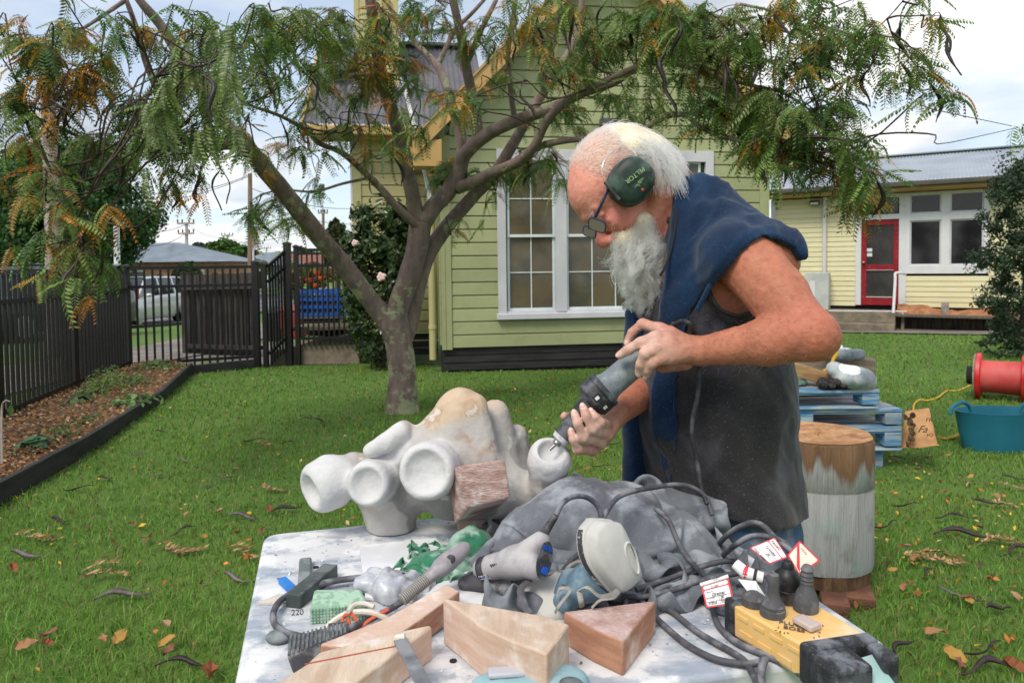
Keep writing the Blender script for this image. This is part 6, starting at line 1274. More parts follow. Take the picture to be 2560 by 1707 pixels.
 def leaf(i):
  r = np.random.RandomState(70+i); V = []; n = 7
  for k in range(n):
   u = k/(n-1); w = .022*math.sin(math.pi*min(max(u, .04), .97))**.7*(1+.3*math.sin(k*2.6+i)); V += [(.085*(u-.5), -w, .010+.012*abs(math.sin(u*2+i))+.006), (.085*(u-.5), 0, .012*math.sin(u*3+i)+.006), (.085*(u-.5), w, .014+.01*math.cos(u*3+i))]
  me = mesh_from('fallen_leaf', np.array(V), faces=[(3*k+j, 3*k+3+j, 3*k+4+j, 3*k+1+j) for k in range(n-1) for j in (0, 1)]); c = [lin(168, 122, 90), lin(180, 140, 76), lin(136, 96, 74), lin(150, 94, 66), lin(176, 142, 112)][i % 5]; set_col(me, np.tile(c, (len(V), 1))); me.materials.append(M['leaf_dry']); return me
 LM = [leaf(i) for i in range(5)]
 A = [(63, 1507, 1.2), (385, 1498, 1.2), (388, 1515, .9), (485, 1562, 1.6), (380, 1455, .9), (238, 1492, .9), (275, 1490, 1.2), (115, 1478, .9), (110, 1500, .7), (205, 1230, .9), (340, 1255, 1), (470, 1250, .8), (600, 1240, 1), (545, 1240, .8), (505, 1190, .8), (430, 1195, .7), (165, 1195, .8), (310, 1220, .7), (30, 1325, 1), (205, 1345, .9), (470, 1120, .7), (700, 1060, .6), (450, 1085, .6), (620, 1190, 1)]
 B = [(2075, 1370, .9), (2225, 1405, .9), (2215, 1395, 1.1), (2270, 1345, .8), (2330, 1390, .9), (2150, 1480, 1.2), (2190, 1530, 1.3), (2205, 1550, 1.1), (2330, 1555, 1.2), (2080, 1270, .8), (2100, 1300, 1), (2050, 1330, .7), (2250, 1230, .9), (2170, 1150, .7), (2290, 1160, .8), (2050, 1150, .6), (2230, 1110, .7), (1390, 1045, .7), (1460, 1040, .7), (1450, 1075, .8), (2180, 1060, .6), (2010, 1150, .7)]
 for (lst, lab, grp) in ((A, 'curled brown leaf lying on the lawn left of the table', 'fallen leaves on the left lawn'), (B, 'curled brown leaf lying on the lawn right of the sculpture', 'fallen leaves on the right lawn')):
  for i, (x, y, sc) in enumerate(lst):
   g = G(x*K, y*K, 0); g[2] = lawnz(g[0], g[1])+.03; sc *= .62; o = D.objects.new('fallen_leaf', LM[i % 5]); link(o, None, g); o.rotation_euler = (rs.uniform(-.4, .4), rs.uniform(-.4, .4), rs.rand()*6.3); o.scale = (sc,)*3; tag(o, ('tan', 'ochre yellow', 'brown', 'rust brown', 'pale tan')[i % 5]+' curled fallen leaf '+spot(x, y), 'leaf', grp)
litter()
# ================================================================== RIGHT LAWN: stump, pallets, tub, drum, sack
M['pallet_blue'] = mat('pallet_blue', lin(70, 130, 176), lin(158, 172, 178), scale=4, stretch=(1, 5, 9), lo=.42, hi=.66, rough=.85, rnd=.15, c3=lin(150, 140, 128), scale3=9, fac3=.5, shift=4)
M['pallet_top'] = mat('pallet_top', lin(168, 166, 168), lin(138, 132, 130), scale=4, stretch=(1.5, 7, 7), lo=.35, hi=.7, rough=.9, rnd=.1, c3=lin(120, 156, 190), scale3=6, fac3=.4, shift=4)
M['old_wood'] = mat('old_wood', lin(178, 162, 142), lin(140, 120, 100), scale=3, stretch=(1, 8, 8), lo=.3, hi=.7, rough=.9, rnd=.1, bump=.3, bscale=25)
def pallets():
 yaw = R(-3)
 def one(px_r, py_b, py_t, dx, label, Y=4.1, Ld=1.15, Dd=1.0):
  r = P(px_r, (py_b+py_t)/2, Y); zb = P(px_r, py_b, Y)[2]; zt = P(px_r, py_t, Y)[2]; h = zt-zb; x1 = r[0]; x0 = x1-Ld
  t = empty('pallet', ((x0+x1)/2, Y+Dd/2, zb), label, 'pallet', 'blue pallets in the stack'); th = .013; top = .017
  for x in (x0, (x0+x1)/2-.05, x1-.10):
   for y in (Y, Y+Dd/2-.06, Y+Dd-.12):
    b = MB(); b.box((x+.05, y+.06, zb+h/2), (.10, .12, h-2*th-top-.006)); b.build('block', M['pallet_blue'], t, bevel=.004)
  for y in (Y, Y+Dd/2-.06, Y+Dd-.12):
   b = MB(); b.box(((x0+x1)/2, y+.05, zb+th/2), (Ld, .10, th)); b.build('bottom_board', M['pallet_blue'], t, bevel=.003)
   b = MB(); b.box(((x0+x1)/2, y+.05, zt-top-th/2), (Ld-.004, .09, th)); b.build('stringer', M['pallet_blue'], t, bevel=.003)
  n = 9
  for k in range(n):
   y = Y-.004+k*(Dd-.09)/(n-1); b = MB(); b.box(((x0+x1)/2+random.uniform(-.006, .006), y+.045, zt-top/2+random.uniform(-.001, .001)), (Ld, .086, top)); b.build('deck_board', M['pallet_blue'] if k == 0 else M['pallet_top'], t, bevel=.003)
  return t
 one(2255, 1126, 1071, 0, 'blue pallet at the bottom of the stack'); one(2256, 1071, 1022, 0, 'blue pallet in the middle of the stack, its right end sticking out'); one(2199, 1022, 974, 0, 'topmost blue pallet carrying stones and timber', Y=4.08)
 a = P(2172, 1150, 4.15); b = MB(); c = P(2192, 1151, 4.15); s = S(34, 4.15); b.box(c+np.array((0, .25, 0)), (s, .5, S(52, 4.15))); b.build('timber_bearer', M['pallet_blue'], None, c+np.array((0, .25, -.06)), bevel=.006, label='short blue and white timber end under the stack of pallets', cat='timber')
 c = P(1985, 1151, 4.15); b = MB(); b.box(c+np.array((-.5, .25, 0)), (s, .5, S(52, 4.15))); b.build('timber_bearer', M['pallet_blue'], None, c+np.array((-.5, .25, -.06)), bevel=.006, label='timber bearer under the hidden end of the pallet stack', cat='timber')
 zt = P(2199, 974, 4.08)[2]
 q = lambda x, y, Y: P(x, y, Y)
 b = MB(); A = q(1900, 902, 4.55); B = q(2216, 921, 4.35); zc = zt+.06
 b.bar((A[0], 4.7, A[2]-.03), (B[0], 4.5, B[2]-.01), .12, .105); b.build('beam', M['old_wood'], None, ((A[0]+B[0])/2, 4.6, zc), bevel=.006, label='grey squared timber beam lying across the top pallet', cat='beam')
 A = q(1930, 895, 4.3); B = q(2085, 945, 4.2); b = MB(); b.bar(A+np.array((0, 0, -.02)), B+np.array((0, 0, -.02)), .09, .075); b.build('beam', mat('tan_wood', lin(176, 140, 96), lin(142, 108, 72), scale=3, stretch=(1, 8, 8), rough=.9), None, (A+B)/2, bevel=.005, label='tan timber sloping down on the top pallet in front of the grey beam', cat='beam')
 stone = mat('blue_stone', lin(168, 178, 184), lin(140, 150, 158), scale=7, lo=.3, hi=.7, rough=.8, bump=.2, bscale=60, attr='col')
 c = q(2132, 944, 4.12); s = SDF(c-.22, c+.22, .006); u = S(1, 4.12)
 s.ell(c, (52*u, .10, 29*u), None, 0); s.cap(q(2085, 922, 4.12), q(2165, 955, 4.12), 19*u, 24*u, .03); V, Q = s.nets(); V = relax(V, Q, 3)
 d = V-q(2128, 921, 4.06); m = (d[:, 0]**2/(26*u)**2+d[:, 2]**2/(14*u)**2 < 1+.2*vnoise(V*40)) & (V[:, 1] < 4.16); cl = np.tile((.62, .66, .68), (len(V), 1)); cl[m] = (1.5, 1.48, 1.45)
 me = mesh_from('stone', V-c, quads=Q); set_col(me, cl); obj('stone', me, stone, None, c, label='rounded pale blue stone with a white patch on the top pallet', cat='stone')
 c = q(2120, 885, 4.45); u = S(1, 4.45); s = SDF(c-.3, c+.3, .006); s.cap(q(2068, 882, 4.45), q(2115, 886, 4.45), 14*u, 17*u, .02); s.cap(q(2115, 886, 4.45), q(2150, 886, 4.45), 13*u, 14*u, .02); s.ell(q(2092, 868, 4.5), (14*u, .04, 12*u), None, .01)
 V, Q = s.nets(); V = relax(V, Q, 2); w = V[:, 2] > c[2]+.035; cl = np.tile((.55, .57, .62), (len(V), 1)); cl[w] = (1.3, 1.3, 1.3); me = mesh_from('stone', V-c, quads=Q); set_col(me, cl); obj('stone', me, stone, None, c, label='long grey stone with a white knob lying on the grey beam', cat='stone')
 rope = mat('rope_yellow', lin(226, 176, 40), rough=.7); blkm = mat('mesh_black', lin(34, 32, 34), lin(70, 64, 62), scale=60, lo=.45, hi=.55, rough=.9, bump=1, bscale=60)
 b = MB(); b.tube(spline([q(2090, 866, 4.36), q(2092, 882, 4.33), q(2084, 896, 4.30), q(2074, 918, 4.28), q(2058, 928, 4.26)], 16), .010, 6); b.build('yellow_strap', rope, None, q(2090, 866, 4.36), smooth=True, label='short yellow and black strap hanging over the long grey stone', cat='strap')
 b = MB(); b.lathe(q(2072, 926, 4.26), (.3, 0, -1), [(0, .012), (.03, .014), (.035, .008)], 8); b.build('strap_end', mat('end_blue', lin(30, 90, 170)), None, q(2072, 926, 4.26), label='blue tip at the end of the yellow strap', cat='strap end')
 c = q(2088, 958, 4.1); s = SDF(c-.2, c+.2, .006); u = S(1, 4.1)
 for i in range(9): s.ell(c+np.array(((i-4)*8*u, .02*(i % 2), (4*math.sin(i*2)-1)*u)), (13*u, .05, 11*u), None, .01)
 V, Q = s.nets(); V += vnormals(V, Q)*(.010*vnoise(V*70, 3))[:, None]; obj('mesh_bag', mesh_from('mesh_bag', V-c, quads=Q), blkm, None, c, label='crumpled black mesh bag under the pale blue stone', cat='bag')
 c = q(1985, 956, 4.25); s = SDF(c-.2, c+.2, .006); s.ell(c, (35*u, .06, 10*u), None, 0); V, Q = s.nets(); V += vnormals(V, Q)*(.012*vnoise(V*40, 8))[:, None]; obj('green_cloth', mesh_from('green_cloth', V-c, quads=Q), mat('sage_cloth', lin(128, 158, 146), lin(96, 124, 112), scale=12, rough=.9), None, c, label='crumpled sage green cloth on the top pallet behind the man', cat='cloth')
pallets()
def stump():
 c = np.array(((2050-1280)/1750*2.68, 2.68, 0)); r = .193; zt = P(2050, 1082, 2.68)[2]; t = empty('log_stump', c, 'big upright log with peeling grey painted sides and bare brown top', 'log')
 side = mat('log_side', lin(172, 172, 170), lin(150, 150, 150), scale=3, stretch=(9, 9, .6), lo=.3, hi=.7, rough=.85, bump=.7, bscale=14, bstretch=(9, 9, .5), c3=lin(116, 108, 98), scale3=8, fac3=.6)
 nt = side.node_tree; N = nt.nodes; L = nt.links; b_ = N['Principled BSDF']; tc = N.new('ShaderNodeTexCoord'); sp = N.new('ShaderNodeSeparateXYZ'); L.new(tc.outputs['Object'], sp.inputs[0])
 mp = N.new('ShaderNodeMapping'); mp.inputs['Scale'].default_value = (14, 14, 1.6); L.new(tc.outputs['Object'], mp.inputs[0]); n = N.new('ShaderNodeTexNoise'); n.inputs['Scale'].default_value = 1.3; n.inputs['Detail'].default_value = 6; L.new(mp.outputs[0], n.inputs['Vector'])
 mr = N.new('ShaderNodeMapRange'); mr.inputs['From Min'].default_value = .60*zt/.6-.20; mr.inputs['From Max'].default_value = zt-.02; mr.inputs['To Min'].default_value = -.25; mr.inputs['To Max'].default_value = .42; mr.clamp = False; L.new(sp.outputs['Z'], mr.inputs['Value'])
 ad = N.new('ShaderNodeMath'); ad.operation = 'ADD'; L.new(n.outputs['Fac'], ad.inputs[0]); L.new(mr.outputs[0], ad.inputs[1]); st = N.new('ShaderNodeMapRange'); st.inputs['From Min'].default_value = .52; st.inputs['From Max'].default_value = .66; L.new(ad.outputs[0], st.inputs['Value'])
 wd = N.new('ShaderNodeMixRGB'); wd.inputs[1].default_value = C4(lin(70, 50, 36)); wd.inputs[2].default_value = C4(lin(158, 122, 88)); L.new(n.outputs['Fac'], wd.inputs[0])
 old = b_.inputs['Base Color'].links[0].from_socket
 tg = N.new('ShaderNodeTexNoise'); tg.inputs['Scale'].default_value = 7; tg.inputs['Detail'].default_value = 3; L.new(tc.outputs['Object'], tg.inputs['Vector']); tr = N.new('ShaderNodeMapRange'); tr.inputs['From Min'].default_value = .56; tr.inputs['From Max'].default_value = .7; tr.inputs['To Max'].default_value = .6; L.new(tg.outputs['Fac'], tr.inputs['Value'])
 m1 = N.new('ShaderNodeMixRGB'); L.new(tr.outputs[0], m1.inputs[0]); L.new(old, m1.inputs[1]); m1.inputs[2].default_value = C4(lin(146, 166, 160))
 m2 = N.new('ShaderNodeMixRGB'); L.new(st.outputs[0], m2.inputs[0]); L.new(m1.outputs[0], m2.inputs[1]); L.new(wd.outputs[0], m2.inputs[2]); L.new(m2.outputs[0], b_.inputs['Base Color'])
 b = MB(); n_ = 48; a = np.arange(n_)*2*math.pi/n_; rr = r*(1+.012*np.sin(a*5)+.008*np.sin(a*9+1)); lv = [(.10, .985), (.12, 1), (.40, 1.0), (.403, .992), (.408, .992), (.411, 1.004), (zt-.012, 1.0), (zt, .965)]
 V = np.vstack([np.stack([c[0]+rr*k*np.cos(a), c[1]+rr*k*np.sin(a), np.full(n_, z)], 1) for z, k in lv]); f = [(i*n_+j, i*n_+(j+1) % n_, (i+1)*n_+(j+1) % n_, (i+1)*n_+j) for i in range(len(lv)-1) for j in range(n_)]
 b.add(V, f); b.build('painted_side', side, t, smooth=True)
 V = [c+np.array((0, 0, zt+.004))]; rings = 10; rs = np.random.RandomState(3)
 for k in range(1, rings+1):
  for j in range(n_): V.append(c+np.array((rr[j]*.965*k/rings*math.cos(a[j]), rr[j]*.965*k/rings*math.sin(a[j]), zt+.003*rs.randn()*(k < rings)+.002)))
 f = [(0, 1+j, 1+(j+1) % n_) for j in range(n_)]+[(1+(k-1)*n_+j, 1+k*n_+j, 1+k*n_+(j+1) % n_, 1+(k-1)*n_+(j+1) % n_) for k in range(1, rings) for j in range(n_)]
 b = MB(); b.add(V, f); b.build('cut_top', mat('log_top', lin(192, 150, 110), lin(156, 112, 78), scale=7, stretch=(1, 2.2, 1), lo=.35, hi=.65, rough=.9, c3=lin(104, 72, 48), scale3=5, fac3=.9, bump=.5, bscale=30), t)
 b = MB(); b.lathe(c, (0, 0, 1), [(.045, r*.93), (.098, r*.965)], 40); b.build('bare_foot', mat('log_foot', lin(116, 90, 62), lin(84, 62, 44), scale=4, stretch=(12, 12, .7), rough=.9, bump=.4, bscale=16), t)
 rb = mat('rust_brick', lin(128, 86, 66), lin(98, 66, 52), scale=12, rough=.95, bump=.4, bscale=40)
 for (px, py, w, lab) in ((2165, 1518, .10, 'brown timber packer under the right side of the log'), (2105, 1535, .09, 'brown timber packer under the front of the log'), (1990, 1530, .09, 'brown timber packer under the left of the log')):
  g = G(px, py-8, .02); b = MB(); b.box(g+np.array((0, .06, 0)), (w, .13, .05), Matrix.Rotation(R(-18), 3, 'Z')); b.build('packer', rb, None, g, bevel=.005, label=lab, cat='timber', group='packers under the log')
stump()
def tub():
 c = P(2494, 1100, 4.53)*np.array((1, 1, 0)); Y = 4.53; zt = .262; r1 = S(104, Y); r0 = r1*.80
 m = mat('tub_teal', lin(34, 112, 134), lin(30, 102, 124), scale=2, rough=.5, spec=.45); t = empty('rubber_tub', c, 'teal flexible rubber tub with two handles on the lawn', 'tub')
 b = MB(); b.lathe(c, (0, 0, 1), [(.0, r0*.9), (.008, r0), (zt*.5, (r0+r1)/2*1.015), (zt-.012, r1*.99), (zt, r1*1.025), (zt, r1*.98), (zt*.5, (r0+r1)/2*.98), (.012, r0*.96)], 40, cap=True); b.build('body', m, t, smooth=True, angle=50)
 for s in (-1, 1):
  a = np.array((s*r1*.93, -.02, zt-.02)); w = .10; pts = [c+a+np.array((0, -w, 0))*1, c+a+np.array((-s*.0, -w*.75, .045)), c+a+np.array((-s*.01, 0, .075)), c+a+np.array((0, w*.75, .045)), c+a+np.array((0, w, 0))]
  if s < 0: rot = Matrix.Rotation(R(-62), 3, 'Z')
  else: rot = Matrix.Rotation(R(62), 3, 'Z')
  pts = [c+np.array((s*r1*.9, 0, zt-.02))+np.array(rot)@(p-(c+np.array((s*r1*.93, -.02, zt-.02)))) for p in pts]
  b = MB(); b.tube(spline(pts, 16), .014, 8); b.build('handle', m, t, smooth=True)
 t.scale = (1, .55, 1)
tub()
def drum():
 Y = 6.4; a = P(2470, 922, 6.6); d = nrm((1, -.25, -.02)); c0 = np.array((a[0]-.34, 6.2, .0)); r = S(50, Y)*1.02; c0[2] = r+.02
 red = mat('drum_red', lin(206, 28, 34), lin(186, 24, 30), scale=2, rough=.45, dust=.15, dscale=6); pink = mat('drum_faded', lin(206, 92, 88), lin(190, 66, 66), scale=3, rough=.6)
 dd = nrm((.78, -.62, 0)); t = empty('cable_reel', c0*np.array((1, 1, 0)), 'bright red plastic reel lying on its side at the right edge of the lawn', 'reel')
 b = MB(); b.lathe(c0, dd, [(0, r*.75), (.36, r*.78), (.38, r*.78), (1.0, r*.76)], 32); b.build('barrel', pink, t, smooth=True)
 for h in (-.03, .30, .95): b = MB(); b.lathe(c0, dd, [(h, r*1.05), (h+.005, r*1.10), (h+.035, r*1.10), (h+.04, r*1.05)], 32); b.build('flange', red, t, smooth=True, angle=30)
 b = MB(); b.lathe(c0, dd, [(-.045, r*1.02), (-.03, r*1.08)], 32); b.build('plywood_rim', M['old_wood'], t)
 b = MB(); q = c0-dd*.10; b.lathe(q, dd, [(0, r*.42), (.06, r*.48)], 20); b.build('end_cap', M['tyre'], t)
drum()
def sack():
 c = P(2305, 1070, 4.05); zb = 0; Y = 4.05; paper = mat('kraft', lin(196, 150, 104), lin(178, 130, 86), scale=6, rough=.85, bump=.4, bscale=14); n, mrows = 15, 13
 corners = [P(2258, 1122, 4.12), P(2352, 1114, 4.02), P(2330, 1022, 4.18), P(2270, 1030, 4.2)]
 t = empty('paper_sack', np.array((c[0], 4.1, 0)), 'brown paper sack with black script leaning beside the pallets', 'sack'); V = []
 for side in (-1, 1):
  for j in range(mrows):
   for i in range(n):
    u, v = i/(n-1), j/(mrows-1); p = (corners[0]*(1-u)+corners[1]*u)*(1-v)+(corners[3]*(1-u)+corners[2]*u)*v; bulge = .06*(math.sin(math.pi*u)*math.sin(math.pi*min(1, v*.9+.1)))**.6*(1-.6*v)+.006*mnoise.noise(Vector((u*5, v*5, side)))
    V.append(p+np.array((0, side*bulge+.03, 0)))
 f = []; N = n*mrows
 for s in (0, 1):
  for j in range(mrows-1):
   for i in range(n-1): q = [s*N+j*n+i, s*N+j*n+i+1, s*N+(j+1)*n+i+1, s*N+(j+1)*n+i]; f.append(tuple(q if s == 0 else q[::-1]))
 for i in range(n-1): f += [(i+1, i, N+i, N+i+1), (N-n+i, N-n+i+1, 2*N-n+i+1, 2*N-n+i)]
 for j in range(mrows-1): f += [(j*n, (j+1)*n, N+(j+1)*n, N+j*n), ((j+1)*n-1+n, (j+1)*n-1, N+(j+1)*n-1, N+(j+2)*n-1)]
 b = MB(); b.add(V, f); b.build('bag', paper, t, smooth=True, angle=60)
 ink = mat('ink', (.03, .028, .027), rough=.8)
 for (x, y, s, txt, sh) in ((2314, 1054, 16, 'FR', 0), (2293, 1081, 27, 'Fa', .35), (2316, 1092, 13, 'FO', 0)): lettering(txt, P(x, y, 4.035), nrm(P(x+40, y-1, 4.035)-P(x, y, 4.035)), (0, -.25, 1), S(s, 4.05), ink, t, shear=sh)
 rs = np.random.RandomState(6); b = MB()
 for i in range(16):
  p = P(2262+rs.rand()*22, 1038+i*5, 4.062+.02*rs.rand()); b.lathe(p, (0, -1, .1), [(0, S(5+4*rs.rand(), 4)), (.003, S(4, 4))], 8)
 b.build('printed_logs', mat('log_print', lin(120, 92, 66), lin(46, 36, 30), scale=40, rough=.85), t)
 g = MB(); pts = [P(2283, 1026, 4.3), P(2285, 1014, 4.4), P(2297, 1001, 4.6), P(2318, 1000, 4.7), P(2345, 992, 5.0), P(2368, 978, 5.2), P(2395, 975, 5.4), P(2430, 962, 5.9), P(2455, 958, 6.3)]
 pts = [np.array((p[0], p[1], max(.02, p[2]))) for p in [G(x, y, .02) for (x, y) in ((2283, 1028), (2286, 1010), (2300, 999), (2318, 1001), (2345, 993), (2368, 977), (2395, 976), (2430, 962), (2458, 958))]]
 g.tube(spline(pts, 50), .007, 6); g.build('yellow_line', mat('cord_yellow', lin(232, 184, 40), rough=.6), None, pts[0], smooth=True, label='thin yellow cord trailing over the grass to the red reel', cat='cord')
 pts = [G(x, y, .02) for (x, y) in ((2345, 1093), (2365, 1096), (2385, 1092), (2396, 1086))]; g = MB(); g.tube(spline(pts, 20), .011, 6); g.build('straw_rope', mat('straw_rope', lin(176, 146, 60), lin(140, 110, 50), scale=40, rough=.9), None, pts[0], label='short frayed straw coloured rope between the sack and the tub', cat='rope')
def lettering(txt, o, x, y, size, m, parent, shear=0, ext=.0004, align='LEFT'):
 cu = D.curves.new('lettering', 'FONT'); cu.body = txt; cu.size = size; cu.extrude = ext; cu.shear = shear; cu.align_x = align; cu.align_y = 'BOTTOM_BASELINE'
 x = nrm(x); y = np.asarray(y, float); y = nrm(y-x*np.dot(x, y)); z = np.cross(x, y); tmp = D.objects.new('tmp', cu); COL.objects.link(tmp); me = D.meshes.new_from_object(tmp); D.objects.remove(tmp); me.materials.clear(); me.materials.append(m)
 ob = D.objects.new('lettering', me); COL.objects.link(ob); ob.parent = parent; pl = WL[parent.name]
 mw = Matrix.Identity(4)
 for i in range(3): mw[i][0], mw[i][1], mw[i][2], mw[i][3] = x[i], y[i], z[i], o[i]-pl[i]
 ob.matrix_local = mw; WL[ob.name] = np.asarray(o); return ob
sack()
# ================================================================== THE TABLE
ZT = .73
T = lambda x, y, dz=0.0: G(x, y, ZT+dz)
def corner_quad(): return [G(660, 1335, ZT), G(557, 1848, ZT), G(2246, 1627, ZT), G(1649, 1236, ZT)]
TQ = corner_quad()
M['table'] = mat('table', lin(214, 214, 217), lin(152, 162, 176), scale=7, stretch=(1, 2.6, 1), detail=10, lo=.40, hi=.62, rough=.6, spec=.35, speck=90, c3=lin(188, 182, 200), scale3=6, fac3=.75, dust=.75, dustc=lin(232, 232, 232), dscale=16, dlo=.48, dhi=.58, bump=.12, bscale=60)
M['table_side'] = mat('table_side', lin(150, 152, 156), lin(128, 131, 136), scale=7, rough=.6, dust=.4, dscale=14)
def table():
 q = [np.array((p[0], p[1])) for p in TQ]; c = sum(q)/4; t = empty('table', (c[0], c[1], 0), 'dusty white plastic folding table covered with carving tools', 'table')
 poly = []
 for i in range(4):
  p, a, d = q[i], q[i-1], q[(i+1) % 4]; r = .035; u = (a-p)/np.linalg.norm(a-p); v = (d-p)/np.linalg.norm(d-p)
  for k in range(7):
   s = k/6; poly.append(p+u*r*(1-s)**2+v*r*s**2)
 b = MB(); b.prism([np.r_[p, ZT-.045] for p in poly], (0, 0, .045)); b.build('tabletop', M['table'], t, bevel=.007, seg=3)
 ins = [c+(p-c)*.972 for p in poly]; b = MB(); b.prism([np.r_[p, ZT-.07] for p in ins], (0, 0, .026)); b.build('apron', M['table_side'], t)
 met = mat('leg_metal', lin(120, 122, 126), rough=.4, metal=.7)
 for (u, v) in ((.12, .14), (.88, .14), (.88, .86), (.12, .86)):
  p = (q[0]*(1-u)+q[3]*u)*(1-v)+(q[1]*(1-u)+q[2]*u)*v; b = MB(); b.tube([np.r_[p, 0.0], np.r_[p, ZT-.06]], .014, 10); lg = b.build('leg', met, t, smooth=True)
  b = MB(); b.lathe(np.r_[p, 0], (0, 0, 1), [(0, .018), (.03, .018)], 10); b.build('rubber_foot', M['tyre'], lg)
 for v in (.14, .86):
  a = (q[0]*.88+q[3]*.12)*(1-v)+(q[1]*.88+q[2]*.12)*v; e = (q[0]*.12+q[3]*.88)*(1-v)+(q[1]*.12+q[2]*.88)*v; b = MB(); b.tube([np.r_[a, .25], np.r_[e, .25]], .010, 8); b.build('cross_bar', met, t)
 for (x, y) in ((1133, 1652), (790, 1418)): b = MB(); b.lathe(T(x, y), (0, 0, 1), [(-.002, .005), (.0012, .005)], 12); b.build('screw_hole', M['tyre'], t)
 b = MB(); v = [T(899, 1372), T(1090, 1352), T(1240, 1520), T(914, 1502)]; b.hexa([p+np.array((0, 0, .001)) for p in v]+[p+np.array((0, 0, .007)) for p in v])
 b.build('white_board', mat('plasterboard', lin(236, 236, 236), lin(214, 214, 220), scale=9, rough=.8, dust=.5, dscale=20), None, v[0], bevel=.001, label='thin white board lying flat on the table beside the sculpture foot', cat='board')
table()
# ---- the carved stone
def sculpture():
 Y = 1.37; u = S(1, Y); q = lambda x, y, Y_=Y: P(x, y, Y_); h = .0032
 lo = q(735, 1400, 1.37); hi = q(1440, 940, 1.37); s = SDF((lo[0], 1.17, ZT-.03), (hi[0]+.02, 1.60, hi[2]+.02), h)
 s.cap(q(1152, 1024), q(1140, 1185), 55*u, 98*u, .0); s.cap(q(1130, 1050), q(1020, 1150), 46*u, 56*u, .03); s.cap(q(1190, 1015, 1.36), q(1215, 1150, 1.34), 26*u, 34*u, .02)
 s.cap(q(1010, 1130), q(960, 1215), 52*u, 66*u, .03)
 s.cap(q(1236, 1036, 1.42), q(1262, 1190, 1.42), 38*u, 56*u, .016); s.cap(q(1288, 1094, 1.45), q(1300, 1210, 1.45), 34*u, 56*u, .016)
 s.cap(q(1225, 1195), q(1320, 1240), 66*u, 62*u, .03); s.cap(q(1300, 1230, 1.42), q(1300, 1345, 1.42), 70*u, 62*u, .03); s.cap(q(1340, 1225), q(1372, 1205), 50*u, 38*u, .02)
 s.cap(q(1362, 1212, 1.33), q(1372, 1156, 1.325), 40*u, 50*u, .012)
 up = nrm((.10, -.56, .82)); e1 = nrm(np.cross((0, 1, 0), up)); rot = np.stack([e1, np.cross(up, e1), up], 1)
 s.cyl(q(1372, 1160, 1.325)+up*16*u, up, 46*u, 34*u, .018, .02); s.ell(q(1372, 1160, 1.325)+up*48*u, (31*u, 31*u, 28*u), rot, .006, 'sub')
 s.cap(q(960, 1180), q(890, 1172, 1.36), 42*u, 36*u, .02); s.cap(q(885, 1176, 1.36), q(836, 1200, 1.345), 40*u, 56*u, .015); ax = nrm((-.72, -.66, -.22)); c_ = q(826, 1205, 1.335); s.cyl(c_+ax*.010, ax, 62*u, .036, .022, .022); e1 = nrm(np.cross((0, 0, 1), ax)); s.ell(c_+ax*.054, (43*u, .030, 43*u), np.stack([e1, ax, np.cross(e1, ax)], 1), .008, 'sub')
 for (x, y, r, Yc) in ((934, 1203, 54, 1.30), (1078, 1172, 67, 1.27)):
  s.cap(q(x+10, y-6, Yc+.07), q(x+3, y, Yc+.03), r*.72*u, r*.9*u, .012); ax = nrm((-.12, -1, .16)); e1 = nrm(np.cross((0, 0, 1), ax)); rot = np.stack([e1, ax, np.cross(e1, ax)], 1); c_ = q(x, y, Yc+.02); s.cyl(c_+ax*.014, ax, r*1.0*u, .034, .019, .018)
  s.ell(c_+ax*.052, (r*.76*u, .024, r*.76*u), rot, .007, 'sub')
 s.cap(q(925, 1126, 1.32), q(962, 1108, 1.325), 17*u, 24*u, .004); s.cap(q(962, 1108, 1.325), q(1002, 1077, 1.34), 24*u, 23*u, .004); s.cap(q(985, 1120, 1.36), q(1010, 1075, 1.36), 24*u, 26*u, .01)
 s.cap(q(972, 1235), q(984, 1360), 76*u, 55*u, .02); s.cap(q(1030, 1240), q(1085, 1215), 44*u, 50*u, .02)
 s.rbox(q(1180, 1250), (95*u, .05, 30*u), .02, None, .03)
 g = s.grid(); s.f = np.maximum(s.f, np.float32(ZT+.001)-g[2])
 V, Q = s.nets(); V = relax(V, Q, 2); n = vnormals(V, Q); V += n*(.0030*vnoise(V*14, 2, 2)+.0012*vnoise(V*60, 3, 2))[:, None]; V[:, 2] = np.maximum(V[:, 2], ZT)
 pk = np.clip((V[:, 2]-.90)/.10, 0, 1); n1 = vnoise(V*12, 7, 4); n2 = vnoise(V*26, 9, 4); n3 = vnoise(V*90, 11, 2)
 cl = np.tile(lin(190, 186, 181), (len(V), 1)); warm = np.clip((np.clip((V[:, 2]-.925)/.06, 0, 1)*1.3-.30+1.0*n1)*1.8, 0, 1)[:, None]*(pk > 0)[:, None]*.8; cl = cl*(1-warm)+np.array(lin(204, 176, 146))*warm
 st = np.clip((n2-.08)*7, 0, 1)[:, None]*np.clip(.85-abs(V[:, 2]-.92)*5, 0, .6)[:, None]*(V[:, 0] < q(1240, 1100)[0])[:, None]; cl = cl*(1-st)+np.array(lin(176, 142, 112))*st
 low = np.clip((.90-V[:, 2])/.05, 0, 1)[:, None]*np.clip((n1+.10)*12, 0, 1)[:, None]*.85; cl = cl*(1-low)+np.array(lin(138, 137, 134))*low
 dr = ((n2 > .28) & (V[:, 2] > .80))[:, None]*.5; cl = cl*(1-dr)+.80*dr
 cu = 0
